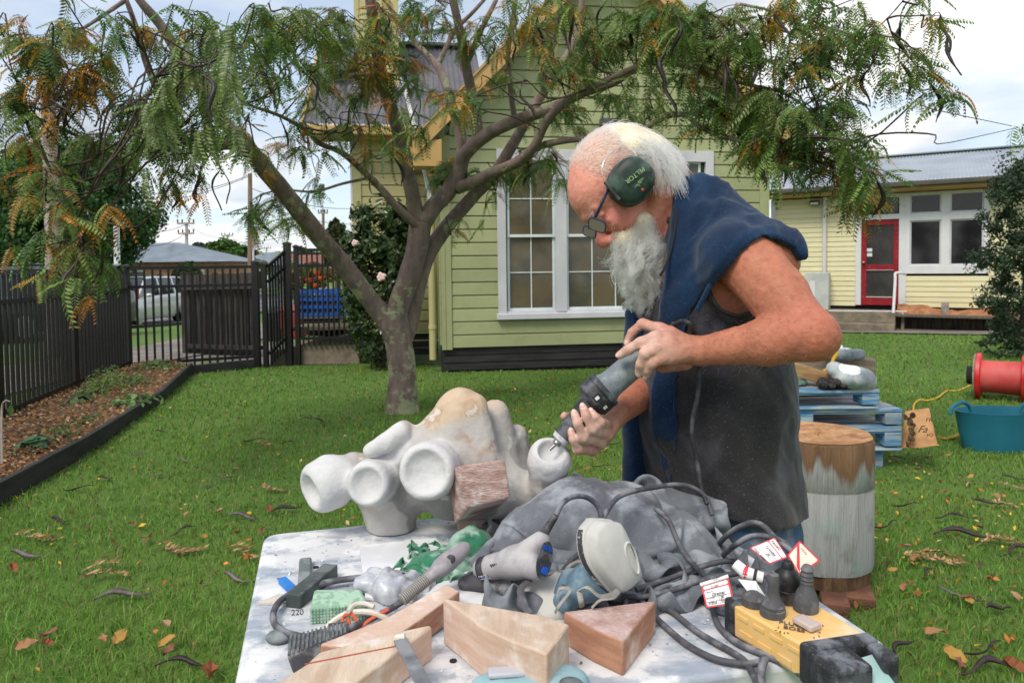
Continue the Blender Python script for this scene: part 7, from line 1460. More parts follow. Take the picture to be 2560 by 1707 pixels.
 for (x, y, r, Yc) in ((934, 1203, 60, 1.29), (1078, 1172, 74, 1.26), (810, 1212, 72, 1.31), (1378, 1135, 62, 1.29), (960, 1105, 60, 1.32)): cu = np.maximum(cu, np.clip((1.12-np.linalg.norm((V-q(x, y, Yc))*np.array((1, .8, 1)), axis=1)/(r*u))*6, 0, 1))
 cu = (cu*.9)[:, None]; cl = cl*(1-cu)+np.array(lin(212, 211, 212))*cu; cl *= (1+.05*n3)[:, None]
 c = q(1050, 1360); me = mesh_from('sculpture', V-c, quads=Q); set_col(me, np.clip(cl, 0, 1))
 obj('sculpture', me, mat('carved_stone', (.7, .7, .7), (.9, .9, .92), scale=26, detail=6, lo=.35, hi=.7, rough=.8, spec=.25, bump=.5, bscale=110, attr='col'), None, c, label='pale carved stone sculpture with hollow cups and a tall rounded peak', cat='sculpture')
sculpture()
# ---- wood blocks
M['wood_pink'] = mat('wood_pink', lin(214, 188, 172), lin(194, 158, 136), scale=3.2, stretch=(2, 2, 14), detail=8, lo=.3, hi=.7, rough=.8, c3=lin(232, 222, 214), scale3=22, fac3=.7, bump=.25, bscale=40, bstretch=(3, 3, 1))
M['wood_orange'] = mat('wood_orange', lin(190, 142, 116), lin(158, 110, 86), scale=4, stretch=(3, 3, 16), detail=8, lo=.3, hi=.7, rough=.8, c3=lin(226, 212, 204), scale3=18, fac3=.75, bump=.3, bscale=40, bstretch=(3, 3, 1))
M['wood_pale'] = mat('wood_pale', lin(220, 200, 180), lin(186, 160, 138), scale=3, stretch=(12, 2, 12), detail=8, lo=.3, hi=.7, rough=.8, c3=lin(234, 230, 226), scale3=16, fac3=.8, bump=.4, bscale=50)
M['wood_rough'] = mat('wood_rough', lin(206, 180, 174), lin(164, 126, 114), scale=7, stretch=(2, 2, 9), detail=9, lo=.35, hi=.65, rough=.95, c3=lin(222, 208, 206), scale3=22, fac3=.8, bump=.9, bscale=50, bstretch=(2, 2, 8))
def blk(name, top, zt, zb, m, label, sides=None, bevel=.0025, out=None):
 v = [T(x, y, zt) for x, y in top]; b = MB(); lo = [np.array((p[0], p[1], ZT+zb)) for p in v]
 n = len(v); b.add(lo+v, [tuple(range(n))[::-1], tuple(range(n, 2*n))]+[(i, (i+1) % n, n+(i+1) % n, n+i) for i in range(n)])
 o = b.build(name, m, None, sum(lo)/n, bevel=bevel, label=label, cat='wood block')
 me = o.data; import bmesh as _bm; bm = _bm.new(); bm.from_mesh(me); _bm.ops.recalc_face_normals(bm, faces=bm.faces); bm.to_mesh(me); bm.free()
 if sides:
  me.materials.append(sides)
  for p in me.polygons:
   if abs(p.normal.z) < .5: p.material_index = 1
 return o
blk('wood_block', [(1116, 1458), (1150, 1477), (1000, 1583), (965, 1632), (800, 1608), (960, 1545)], .038, .002, M['wood_pink'], 'long pinkish timber offcut behind the pale wedge with the red line', M['wood_orange'])
blk('wood_block', [(1072, 1561), (1080, 1566), (878, 1712), (640, 1790), (690, 1708), (764, 1660), (800, 1628), (985, 1580)], .044, .0, M['wood_pale'], 'pale timber wedge at the front of the table with a thin red line on it', M['wood_pink'])
blk('wood_block', [(1106, 1493), (1128, 1497), (1360, 1537), (1424, 1559), (1366, 1634), (1274, 1597), (1206, 1567), (1138, 1514)], .066, .0, M['wood_pale'], 'big cut timber wedge with a pale sloping top at the front of the table', M['wood_pink'], .003)
blk('wood_block', [(1408, 1527), (1640, 1499), (1634, 1508), (1557, 1602), (1480, 1568)], .046, .0, M['wood_rough'], 'reddish timber offcut with a dusty top in front of the dust mask', M['wood_orange'], .003)
b = MB(); p0, p1 = T(762, 1659, .0445), T(996, 1613, .0445); b.bar(p0, p1, .0016, .0008); b.build('red_line', mat('red_pencil', lin(170, 80, 56), rough=.8), D.objects['wood_block.001'])
def wedge_blocks():
 q = P; b = MB(); f = [q(1143, 1165, 1.235), q(1262, 1147, 1.225), q(1277, 1243, 1.215), q(1166, 1269, 1.22)]; bk = [q(1118, 1180, 1.30), q(1240, 1160, 1.33), q(1256, 1262, 1.30), q(1136, 1312, 1.27)]
 b.hexa([f[3], f[2], bk[2], bk[3], f[0], f[1], bk[1], bk[0]]); b.build('wood_wedge', M['wood_rough'], None, sum(f)/4, bevel=.004, label='rough square timber chock propped upright against the sculpture', cat='wood block')
 v = [T(1142, 1330), T(1300, 1312), T(1320, 1285), T(1160, 1300)]; b = MB(); b.hexa(v+[p+np.array((0, 0, .045)) for p in v]); b.build('wood_block', M['wood_pink'], None, sum(v)/4, bevel=.005, label='low timber block under the rough square chock beside the cloth', cat='wood block')
wedge_blocks()
# ---- stones, pads and small tools at the left
M['slate'] = mat('slate', lin(104, 114, 114), lin(86, 96, 97), scale=12, rough=.75, bump=.1, bscale=90, dust=.5, dustc=lin(170, 176, 178), dscale=18)
M['slate_dark'] = mat('slate_dark', lin(72, 80, 80), lin(60, 67, 68), scale=12, rough=.7, dust=.45, dustc=lin(140, 148, 150), dscale=22)
def bar_on(name, a, b_, w, h, m, label, cat, bevel=.002, z=0.0):
 A, B = T(*a, z), T(*b_, z); o = MB(); up = np.array((0, 0, h/2)); o.bar(A+up, B+up, w, h); return o.build(name, m, None, (A+B)/2, bevel=bevel, label=label, cat=cat)
bar_on('whetstone', (764, 1408), (762, 1470), .021, .012, M['slate'], 'short grey whetstone with rounded ends pointing away on the table', 'whetstone', .004)
bar_on('whetstone', (828, 1440), (733, 1520), .026, .022, M['slate_dark'], 'long dark whetstone lying diagonally inside the cable loop', 'whetstone')
bar_on('blue_stick', (705, 1456), (737, 1487), .013, .010, mat('blue_stick', lin(44, 128, 206), lin(38, 112, 190), scale=8, rough=.6), 'small bright blue abrasive stick beside the dark whetstone', 'abrasive stick', .0015)
w = D.objects['whetstone.001']; lettering('220', T(742, 1526, .012)+np.array((-.004, -.0135, 0)), (1, .1, 0), (0, 0, 1), .012, mat('etched', lin(40, 46, 46), rough=.8), w)
b = MB(); v = [T(645, 1512), T(697, 1488), T(735, 1494), T(722, 1515)]; b.prism([p+np.array((0, 0, .0005)) for p in v][::-1], (0, 0, .003)); b.build('plaster_flake', mat('flake', lin(206, 200, 188), lin(186, 178, 164), scale=20, rough=.9), None, v[0], label='thin beige plaster flake left of the dark whetstone', cat='flake')
b = MB(); b.ball(T(698, 1590, .006), (.019, .016, .008), n=16, m=10); b.build('pebble', M['slate'], None, T(698, 1590), smooth=True, label='flat dark grey pebble under the bend of the grey cable', cat='pebble')
def pads():
 gm = mat('pad_green', lin(170, 200, 178), lin(140, 174, 150), scale=60, detail=2, lo=.45, hi=.55, rough=.8, bump=.8, bscale=160)
 v = [T(776, 1560), T(920, 1548), T(905, 1512), T(786, 1512)]; b = MB(); b.hexa(v+[p+np.array((0, 0, .026)) for p in v]); pd = b.build('abrasive_pad', gm, None, sum(v)/4, bevel=.005, label='pale green textured abrasive block behind the grey cable', cat='abrasive block')
 b = MB()
 for i in range(18):
  for j in range(5):
   p = (v[0]*(1-i/17)+v[1]*i/17)*.97+.03*v[2]+np.array((0, -.0012, .003+.0045*j)); b.box(p, (.0035, .003, .0028))
 b.build('grit_dots', gm, pd, kind='stuff')
 dm = mat('diamond_pad', lin(112, 116, 118), lin(88, 92, 96), scale=80, lo=.45, hi=.55, rough=.7, bump=.8, bscale=180); pm = mat('pad_plastic', lin(84, 84, 90), lin(66, 66, 72), scale=10, rough=.6, dust=.5, dscale=25)
 for (top, zb, lab) in (([(722, 1590), (868, 1552), (868, 1580), (716, 1640)], .022, 'grey diamond hand pad with a ribbed face beside the pale wedge'), ([(822, 1560), (866, 1556), (862, 1600), (818, 1610)], .017, 'second dark hand pad half under the white cord loop')):
  v = [T(x, y, zb) for x, y in top]; lo = [np.array((p[0]*1.0, p[1], ZT+.001)) for p in v]; lo[3] = lo[3]+np.array((.012, -.008, 0)); lo[2] = lo[2]+np.array((.004, -.012, 0))
  b = MB(); b.hexa([lo[3], lo[2], lo[1], lo[0], v[3], v[2], v[1], v[0]]); o = b.build('hand_pad', pm, None, sum(lo)/4, bevel=.003, label=lab, cat='hand pad')
  b = MB(); n = 14
  for i in range(n):
   a = v[0]*(1-(i+.5)/n)+v[1]*(i+.5)/n; c = v[3]*(1-(i+.5)/n)+v[2]*(i+.5)/n; b.bar(a+np.array((0, 0, .0006)), c+np.array((0, 0, .0006)), .0028, .002)
  b.build('ribbed_face', dm, o, kind='stuff')
pads()
def crumple(name, c, rad, m, label, cat, seed, h=.003, amp=.010, fr=34, flat=.3, extra=(), rid=1.0):
 c = np.asarray(c, float); r = np.asarray(rad); s = SDF(c-r*1.3-.05, c+r*1.3+.05, h); s.ell(c, r, None, 0)
 for (p, q) in extra: s.ell(p, q, None, .015)
 V, Q = s.nets(); V = relax(V, Q, 2)
 for k in range(3):
  n = vnormals(V, Q); a = seed+1.1*k; ca, sa = math.cos(a), math.sin(a); W_ = V+.012*np.stack([vnoise(V*fr*.45, seed+5), vnoise(V*fr*.45, seed+6), vnoise(V*fr*.45, seed+7)], 1); p = np.stack([(W_[:, 0]*ca+W_[:, 1]*sa)*fr*(1+.35*k), (W_[:, 1]*ca-W_[:, 0]*sa+.5*W_[:, 2])*fr*.30, (W_[:, 2]-.3*W_[:, 0]*sa)*fr*.8], 1); rd = 1-np.abs(vnoise(p, seed+k, 1))*2.6*rid; V = V+n*(amp*(1-.2*k)*rd)[:, None]; V = relax(V, Q, 2, .4)
 V[:, 2] = np.maximum(V[:, 2], ZT+.0015); return obj(name, mesh_from(name, V-c, quads=Q), m, None, c, label=label, cat=cat)
rag = mat('rag_green', lin(44, 120, 86), lin(30, 94, 66), scale=26, rough=.9, bump=.3, bscale=150, dust=.75, dustc=lin(176, 206, 190), dscale=22, sheen=.3)
def rag_cloth():
 c = T(1115, 1425, .0); s = SDF(c-.12, c+np.array((.16, .13, .10)), .004); s.ell(c+np.array((-.01, 0, .004)), (.050, .036, .022), None, 0); s.ell(T(1175, 1370, .012), (.036, .03, .030), None, .01)
 x0, x1 = T(1015, 1430)[0], T(1245, 1400)[0]; V, Q = drape(s, x0, x1, c[1]-.045, c[1]+.085, 96, 76, 2.3, ZT+.001, 110, 9, .012, .8, 60); V = relax(V, Q, 1, .4)
 sheet_obj('green_rag', V, Q, rag, c, label='crumpled dusty green rag between the sculpture foot and the cloth', cat='rag')
rag_cloth()
c = T(985, 1462, .010); crumple('plastic_bag', c, (.060, .038, .018), mat('bag_grey', lin(196, 198, 204), lin(160, 162, 172), scale=30, rough=.3, spec=.6, coat=.3), 'crumpled grey plastic bag beside the flexible shaft handpiece', 'bag', 8, h=.0024, amp=.007, fr=40)
M['cloth_grey'] = mat('cloth_grey', lin(112, 116, 122), lin(92, 96, 104), scale=8, detail=7, lo=.35, hi=.7, rough=.9, bump=.25, bscale=220, dust=.75, dustc=lin(164, 170, 178), dscale=13, speck=160, sheen=.1, c3=lin(92, 86, 96), scale3=6, fac3=.5)
def bundle():
 Y = 1.27; q = lambda x, y, Y_=Y: P(x, y, Y_); u = S(1, Y); c = T(1500, 1400, .06); h = .0032
 s = SDF(q(1190, 1470, 1.0)*np.array((1, 0, 0))+np.array((0, .98, ZT-.02)), q(1850, 1160)*np.array((1, 0, 1))+np.array((.03, 1.62, 0)), h)
 s.cap(q(1330, 1345, 1.22), q(1440, 1295, 1.26), 78*u, 92*u, 0); s.cap(q(1440, 1295, 1.26), q(1570, 1300, 1.30), 90*u, 84*u, .03); s.cap(q(1570, 1300, 1.25), q(1640, 1370, 1.22), 76*u, 64*u, .02)
 s.ell(q(1270, 1395, 1.18), (45*u, .06, 45*u), None, .03); s.cap(q(1650, 1275, 1.36), q(1735, 1300, 1.34), 62*u, 62*u, .012); s.cap(q(1700, 1350, 1.25), q(1755, 1400, 1.22), 62*u, 52*u, .012); s.cap(q(1590, 1235, 1.42), q(1740, 1260, 1.42), 36*u, 44*u, .01)
 s.cap(q(1500, 1400, 1.2), q(1700, 1440, 1.15), 40*u, 30*u, .02); s.cap(q(1300, 1430, 1.12), q(1560, 1450, 1.14), 22*u, 26*u, .015)
 xl, xr = q(1225, 1400, 1.2)[0], q(1835, 1400, 1.2)[0]; V, Q = drape(s, xl, xr, 1.02, 1.56, 150, 130, 2.15, ZT+.001, 140, 5, .026); V = relax(V, Q, 1, .5); V -= np.array((0, 0, .004))
 sheet_obj('cloth_bundle', V, Q, M['cloth_grey'], c, label='big dusty grey jacket bundled up in the middle of the table', cat='jacket')
 v = T(1260, 1455, .012); crumple('leather_pouch', v, (.075, .035, .016), mat('pouch', lin(74, 72, 78), lin(52, 50, 55), scale=14, rough=.7, dust=.6, dscale=16), 'dusty dark fabric pouch under the grey rotary tool', 'pouch', 12, h=.003, amp=.006, fr=24)
bundle()
# ---- cables
M['cable'] = mat('cable', lin(88, 88, 94), lin(66, 66, 72), scale=20, rough=.65, dust=.55, dustc=lin(160, 160, 168), dscale=30)
M['rubber'] = mat('rubber', lin(46, 46, 50), lin(36, 36, 40), scale=20, rough=.6, dust=.45, dustc=lin(136, 136, 142), dscale=30)
M['tool_grey'] = mat('tool_grey', lin(176, 172, 174), lin(156, 152, 156), scale=14, rough=.55, dust=.5, dustc=lin(206, 204, 204), dscale=22)
def cable(name, pts, r, label, m=None, n=70, grp=None):
 p = [T(a[0], a[1], a[2]) if len(a) == 3 else P(a[0], a[1], a[3]) for a in pts]; b = MB(); b.tube(spline(p, n), r, 10); return b.build(name, m or M['cable'], None, p[0], smooth=True, label=label, cat='cable', group=grp)
Yp = lambda x, y, Y: (x, y, 0, Y)
RC = .0044
cable('power_cable', [(1440, 1478, .03), (1500, 1483, .02), (1583, 1491, .022), (1659, 1481, .024), (1751, 1452, .028), (1833, 1434, .034), (1885, 1428, .045), (1915, 1438, .060), (1930, 1462, .068)], RC, 'grey power cable running from under the dust mask to the nearest plug')
cable('power_cable', [(1590, 1474, .012), (1685, 1441, .018), (1744, 1419, .026), (1800, 1404, .034), (1838, 1404, .04), (1855, 1425, .045), (1866, 1462, .05)], RC, 'grey power cable ending at the tag wrapped in tape')
cable('power_cable', [(1795, 1408, .014), (1805, 1390, .02), Yp(1838, 1362, 1.06), Yp(1883, 1339, 1.06), Yp(1939, 1346, 1.05), Yp(1974, 1372, 1.04), Yp(1972, 1406, 1.03)], RC, 'grey power cable arching over to the big black plug')
cable('power_cable', [(1795, 1362, .03), Yp(1815, 1340, 1.14), Yp(1845, 1318, 1.12), Yp(1885, 1306, 1.1), Yp(1913, 1318, 1.08), Yp(1945, 1352, 1.05), Yp(1990, 1388, 1.02), Yp(2011, 1432, .99)], RC, 'grey power cable arching highest over the plugs')
cable('power_cable', [(1781, 1500, .008), (1785, 1535, .006), (1800, 1568, .006), (1845, 1607, .006), (1911, 1635, .006), (1980, 1668, .006), (2060, 1735, .006)], RC*1.05, 'grey cable curving along the yellow power box to the table edge')
cable('power_cable', [(1630, 1490, .02), (1685, 1532, .006), (1736, 1573, .006), (1785, 1604, .006), (1852, 1643, .006), (1880, 1680, .006), (1900, 1730, .006)], RC, 'grey cable lying second from the yellow power box')
cable('power_cable', [(1595, 1488, .016), (1634, 1537, .006), (1680, 1580, .006), (1725, 1615, .006), (1790, 1647, .006), (1860, 1659, .007), (1900, 1654, .012), (1914, 1643, .014)], RC, 'grey cable lying furthest from the yellow power box')
cable('power_cable', [(1914, 1643, .016), (1906, 1662, .012), (1902, 1690, .006), (1905, 1760, .006)], RC*1.25, 'short thick cable end bent down over the front edge of the table')
cable('power_cable', [Yp(1404, 1432, 1.10), Yp(1428, 1400, 1.11), Yp(1468, 1365, 1.12), Yp(1498, 1315, 1.13), Yp(1527, 1262, 1.15), Yp(1562, 1234, 1.17), Yp(1634, 1218, 1.22), Yp(1710, 1212, 1.26), Yp(1761, 1239, 1.27), Yp(1781, 1287, 1.25)], RC, 'grey cable laid over the top of the bundled jacket')
cable('power_cable', [Yp(1640, 1272, 1.20), Yp(1672, 1302, 1.16), Yp(1697, 1359, 1.13), Yp(1723, 1399, 1.10), (1761, 1440, .02)], RC, 'grey cable running down the right side of the bundled jacket')
cable('flex_shaft', [(1045, 1470, .02), (1010, 1500, .016), (950, 1535, .012), (860, 1575, .012), (780, 1592, .011), (720, 1582, .012), (689, 1562, .012), (684, 1530, .012), (706, 1497, .012), (760, 1470, .013), (850, 1449, .013), (950, 1440, .014), (1010, 1438, .02)], .0050, 'thick grey flexible drive shaft looped round the whetstones')
def handpiece():
 a, d = P(1170, 1362, 1.10), P(1028, 1480, 1.03); ax = nrm(d-a); L = np.linalg.norm(d-a); t = empty('flex_handpiece', (a+d)/2, 'grey flexible shaft handpiece with a coiled spring collar lying on the green rag', 'handpiece'); g = mat('handpiece_grey', lin(150, 144, 150), lin(126, 120, 126), scale=16, rough=.55, dust=.5, dscale=26)
 b = MB(); b.lathe(a, ax, [(0, .006), (.006, .011), (L*.2, .0135), (L*.38, .0155), (L*.52, .0145), (L*.6, .011), (L*.72, .0088), (L*.75, .0088)], 20); b.build('body', g, t, smooth=True)
 b = MB(); p0 = a+ax*L*.70
 for i in range(17): b.lathe(p0+ax*(i*.0031), ax, [(0, .0082), (.0008, .0096), (.0018, .0096), (.0026, .0082)], 14)
 b.build('spring', mat('spring', lin(170, 166, 160), rough=.5, metal=.3), t, smooth=True, kind='stuff')
 m_ = a+ax*L*.30; f = nrm(np.cross(ax, (1, 0, .4))); b = MB(); b.lathe(m_+np.array((0, -.0135, .005)), (0, -1, .35), [(0, .007), (.003, .007), (.0035, .004)], 14); b.build('button', M['rubber'], t)
handpiece()
def rotary_tool():
 q = lambda x, y: P(x, y, 1.08); a = P(1195, 1423, 1.10); e = P(1345, 1395, 1.04); ax = nrm(e-a); L = np.linalg.norm(e-a); up = nrm(np.array((0, -.35, 1))-ax*np.dot(ax, (0, -.35, 1)))
 t = empty('rotary_tool', a, 'grey corded rotary tool with blue buttons lying against the bundled jacket', 'rotary tool'); u = S(1, 1.07); g = M['tool_grey']
 b = MB(); b.lathe(a, ax, [(-.004, 14*u), (0, 22*u), (.01, 27*u), (40*u, 30*u), (41*u, 30*u)], 26); b.build('nose', mat('nose_grey', lin(196, 190, 194), lin(170, 166, 172), scale=12, rough=.55, dust=.4, dscale=20), t, smooth=True)
 b = MB(); b.lathe(a+ax*15*u, ax, [(0, 30*u), (22*u, 30.6*u)], 26, cap=False); b.build('name_band', M['rubber'], t, smooth=True)
 s = SDF(a+ax*L*.5-.16, a+ax*L*.5+.16, .0022); s.cap(a+ax*44*u, a+ax*120*u, 31*u, 36*u, 0); s.cap(a+ax*118*u, P(1352, 1352, 1.05), 34*u, 24*u, .012); s.cap(a+ax*122*u, P(1338, 1422, 1.03), 33*u, 26*u, .012)
 fn = nrm(ax*.8+np.array((.25, -.65, .05))); o = P(1345, 1400, 1.03)+fn*.012; gr = s.grid(); s.f = np.maximum(s.f, ((gr[0]-o[0])*fn[0]+(gr[1]-o[1])*fn[1]+(gr[2]-o[2])*fn[2]).astype(np.float32)); s.f = np.maximum(s.f, np.float32(ZT+.001)-gr[2])
 V, Q = s.nets(); V = relax(V, Q, 2); obj('body', mesh_from('body', V-a, quads=Q), g, t)
 b = MB()
 for i in range(7):
  c = a+ax*(56+i*6.3)*u; p = c+nrm(np.array((-.1, -1, .25)))*33.5*u; b.bar(p-up*12*u, p+up*13*u, 3*u, 3*u, up=(0, -1, 0))
 b.build('vent_slot', M['tyre'], t)
 e1 = nrm(np.cross((0, 0, 1), fn)); e2 = np.cross(fn, e1); fc = P(1348, 1398, 1.03); fc = fc+fn*(np.dot(o-fc, fn)+.0008)
 def face_disc(du, dv, ru, rv, m, nm, th=.0016, par=t, tilt=.35):
  e = nrm(e1*math.cos(tilt)+e2*math.sin(tilt)); w = nrm(np.cross(fn, e)); b = MB(); n = 24; A = np.arange(n)*2*math.pi/n; c = fc+e1*du*u+e2*dv*u; lo = [c+e*ru*u*math.cos(x)+w*rv*u*math.sin(x) for x in A]; b.prism(lo, fn*th); return b.build(nm, m, par, smooth=True, angle=30)
 pn = face_disc(0, 0, 44, 24, mat('switch_face', lin(54, 62, 72), lin(40, 46, 54), scale=30, rough=.35, dust=.4, dscale=40), 'switch_panel', .0015, t, 1.05); bl = mat('button_blue', lin(34, 84, 190), lin(28, 70, 160), scale=30, rough=.45)
 face_disc(6, 28, 6.5, 6.5, bl, 'button', .0035, pn); face_disc(20, 20, 6, 6, bl, 'button', .0035, pn); face_disc(-8, -22, 10, 8, bl, 'button', .005, pn); face_disc(2, 4, 11, 8, mat('recess', lin(70, 60, 58), rough=.6), 'button', .0022, pn, 0)
 p = a+ax*36*u+nrm(np.array((-.1, -1, -.35)))*31.5*u; b = MB(); b.bar(p-ax*26*u, p+ax*8*u, .0015, 11*u, up=nrm(np.array((0, -.35, 1)))); pl = b.build('name_plate', M['white_paint'], t)
 lettering('DREMEL', p+np.array((0, -.0012, 0))+ax*7*u+up*4.2*u, -ax, -up, 10.5*u, mat('plate_blue', lin(30, 40, 120)), pl)
 b = MB(); s0 = P(1352, 1345, 1.05); d1 = nrm(P(1395, 1280, 1.07)-s0); b.lathe(s0-d1*.006, d1, [(0, 13*u), (10*u, 13*u), (60*u, 9*u), (75*u, 8.5*u), (76*u, 6*u)], 16); b.build('cord_sleeve', M['rubber'], t, smooth=True)
 pts = [P(1390, 1288, 1.07), P(1403, 1262, 1.08), P(1425, 1244, 1.10), P(1455, 1240, 1.12), P(1482, 1252, 1.13), P(1500, 1278, 1.13), P(1500, 1320, 1.12), P(1470, 1370, 1.10)]; b = MB(); b.tube(spline(pts, 50), RC*.95, 10); b.build('cord', M['cable'], t, smooth=True)
rotary_tool()
def respirator():
 t = empty('respirator', T(1480, 1500), 'blue grey half mask respirator with a pale grey filter cartridge standing up', 'dust mask'); Y = .99; u = S(1, Y); pale = mat('filter_grey', lin(198, 197, 192), lin(184, 183, 180), scale=12, rough=.6, dust=.35, dscale=18, dustc=lin(215, 215, 213)); blue = mat('mask_blue', lin(94, 122, 138), lin(74, 100, 116), scale=14, rough=.6, dust=.55, dustc=lin(150, 168, 178), dscale=24)
 outl = [(1516, 1303), (1548, 1304), (1568, 1320), (1612, 1430), (1600, 1462), (1572, 1482), (1552, 1474), (1505, 1410), (1494, 1340)]
 fn = nrm((.62, -.72, .22)); o0 = P(1550, 1395, Y)
 face = [PL(x, y, o0, fn) for x, y in outl]; c0 = sum(face)/len(face)
 pts = spline(np.vstack([face, face[:1]]), 46)[:-1]
 def ring(k, d): return [c0+(p-c0)*k-fn*d for p in pts]
 lv = [(.0, -.002), (.42, -.002), (.72, -.001), (.78, .001), (.90, .002), (.97, .006), (1.0, .012), (1.02, .022), (1.06, .023), (1.07, .026), (1.07, .038), (1.0, .042), (.5, .043), (0, .043)]
 V = np.vstack([ring(k, d) for k, d in lv]); m = len(pts); f = [(i*m+j, i*m+(j+1) % m, (i+1)*m+(j+1) % m, (i+1)*m+j) for i in range(len(lv)-1) for j in range(m)]
 b = MB(); b.add(V, f); ca = b.build('filter_cartridge', pale, t, smooth=True, angle=50);
 V = np.vstack([ring(1.075, d) for d in (.027, .037)]); b = MB(); b.add(V, [(j, (j+1) % m, m+(j+1) % m, m+j) for j in range(int(m*.55), m-4)]); b.build('label_band', mat('label_dark', lin(66, 64, 66), lin(190, 190, 188), scale=60, lo=.55, hi=.6, rough=.6), ca)
 cc = PL(1578, 1395, o0, fn); e1 = nrm(PL(1560, 1345, o0, fn)-PL(1590, 1425, o0, fn)); e2 = np.cross(fn, e1); A = np.linspace(0, 2*math.pi, 25)[:-1]; b = MB()
 sh = lambda k: [cc+e1*S(42, Y)*k*math.cos(a)+e2*S(17, Y)*k*math.sin(a)*(1+.25*math.cos(a)) for a in A]
 V = np.vstack([np.array(sh(1.12))+fn*.002, np.array(sh(1.0))+fn*.004, np.array(sh(.9))-fn*.0, np.array(sh(.0))+fn*.001]); b.add(V, [(i*24+j, i*24+(j+1) % 24, (i+1)*24+(j+1) % 24, (i+1)*24+j) for i in range(3) for j in range(24)]); b.build('bayonet_ring', pale, ca, smooth=True)
 b = MB(); V = np.vstack([np.array(sh(.9))+fn*.0008, np.array(sh(.78))+fn*.0008]); b.add(V, [(j, (j+1) % 24, 24+(j+1) % 24, 24+j) for j in range(12, 23)]); b.build('painted_shadow', M['tyre'], ca)  # black strip stands in for the shade in the ring's groove
 s = SDF(P(1360, 1560, 1.05)-np.array((0, .16, .02)), P(1580, 1350, 1.05)+np.array((.03, .12, .02)), .0026); q = lambda x, y, Y_=Y: P(x, y, Y_)
 s.cap(q(1478, 1395, 1.04), q(1470, 1450, 1.03), 15*u, 34*u, 0); s.cap(q(1470, 1452, 1.03), q(1415, 1505, .99), 36*u, 26*u, .02); s.cap(q(1475, 1460, 1.02), q(1530, 1470, 1.02), 34*u, 28*u, .02); s.cap(q(1420, 1440, 1.05), q(1400, 1480, 1.03), 20*u, 18*u, .02); s.cap(q(1405, 1500, .985), q(1410, 1522, .975), 22*u, 12*u, .01)
 g = s.grid(); s.f = np.maximum(s.f, np.float32(ZT+.004)-g[2]); V, Q = s.nets(); V = relax(V, Q, 2); V += vnormals(V, Q)*(.0012*vnoise(V*50, 5))[:, None]; obj('face_piece', mesh_from('face_piece', V-WL[t.name], quads=Q), blue, t)
 c = T(1372, 1500, .012); fn2 = nrm((-.35, -.5, .8)); b = MB(); e1 = nrm(np.cross((0, 1, 0), fn2)); e2 = np.cross(fn2, e1); A = np.linspace(0, 2*math.pi, 33)[:-1]; lv = [(0, .016), (.6, .016), (.85, .014), (.97, .008), (1, 0), (1.0, -.014), (.9, -.018), (0, -.018)]
 V = np.vstack([[c+k*(e1*.044*np.sign(math.cos(a))*abs(math.cos(a))**.7+e2*.040*np.sign(math.sin(a))*abs(math.sin(a))**.7)+fn2*d for a in A] for k, d in lv]); b.add(V, [(i*32+j, i*32+(j+1) % 32, (i+1)*32+(j+1) % 32, (i+1)*32+j) for i in range(7) for j in range(32)]); b.build('filter_cartridge', pale, t, smooth=True, angle=50)
 st = mat('strap_grey', lin(160, 158, 150), lin(130, 126, 120), scale=30, rough=.8); dk = mat('strap_dark', lin(88, 86, 90), rough=.7, dust=.5)
 for (pts, r, m) in (([P(1393, 1488, .97), P(1400, 1470, .97), P(1425, 1475, .96), P(1398, 1512, .94), P(1388, 1530, .95)], .0028, st), ([P(1450, 1474, .96), P(1470, 1468, .95), P(1500, 1490, .95), P(1530, 1486, .96), P(1545, 1476, .97)], .0045, st), ([P(1448, 1478, .96), P(1452, 1500, .95), P(1455, 1516, .955)], .004, st), ([P(1302, 1490, 1.0), P(1310, 1460, 1.03), P(1345, 1440, 1.05), P(1400, 1428, 1.06), P(1465, 1424, 1.03)], .0034, st), ([P(1325, 1535, .94), P(1308, 1505, .97), P(1303, 1470, 1.01), P(1330, 1445, 1.04)], .0055, dk), ([P(1405, 1440, 1.05), P(1425, 1412, 1.06), P(1452, 1402, 1.06), P(1468, 1415, 1.05), P(1458, 1440, 1.03)], .003, st), ([P(1480, 1518, .94), P(1500, 1500, .94), P(1530, 1495, .95), P(1545, 1480, .97)], .0035, st)):
  b = MB(); b.tube(spline(pts, 30), r, 8, flat=.4); b.build('strap', m, t, smooth=True)
respirator()
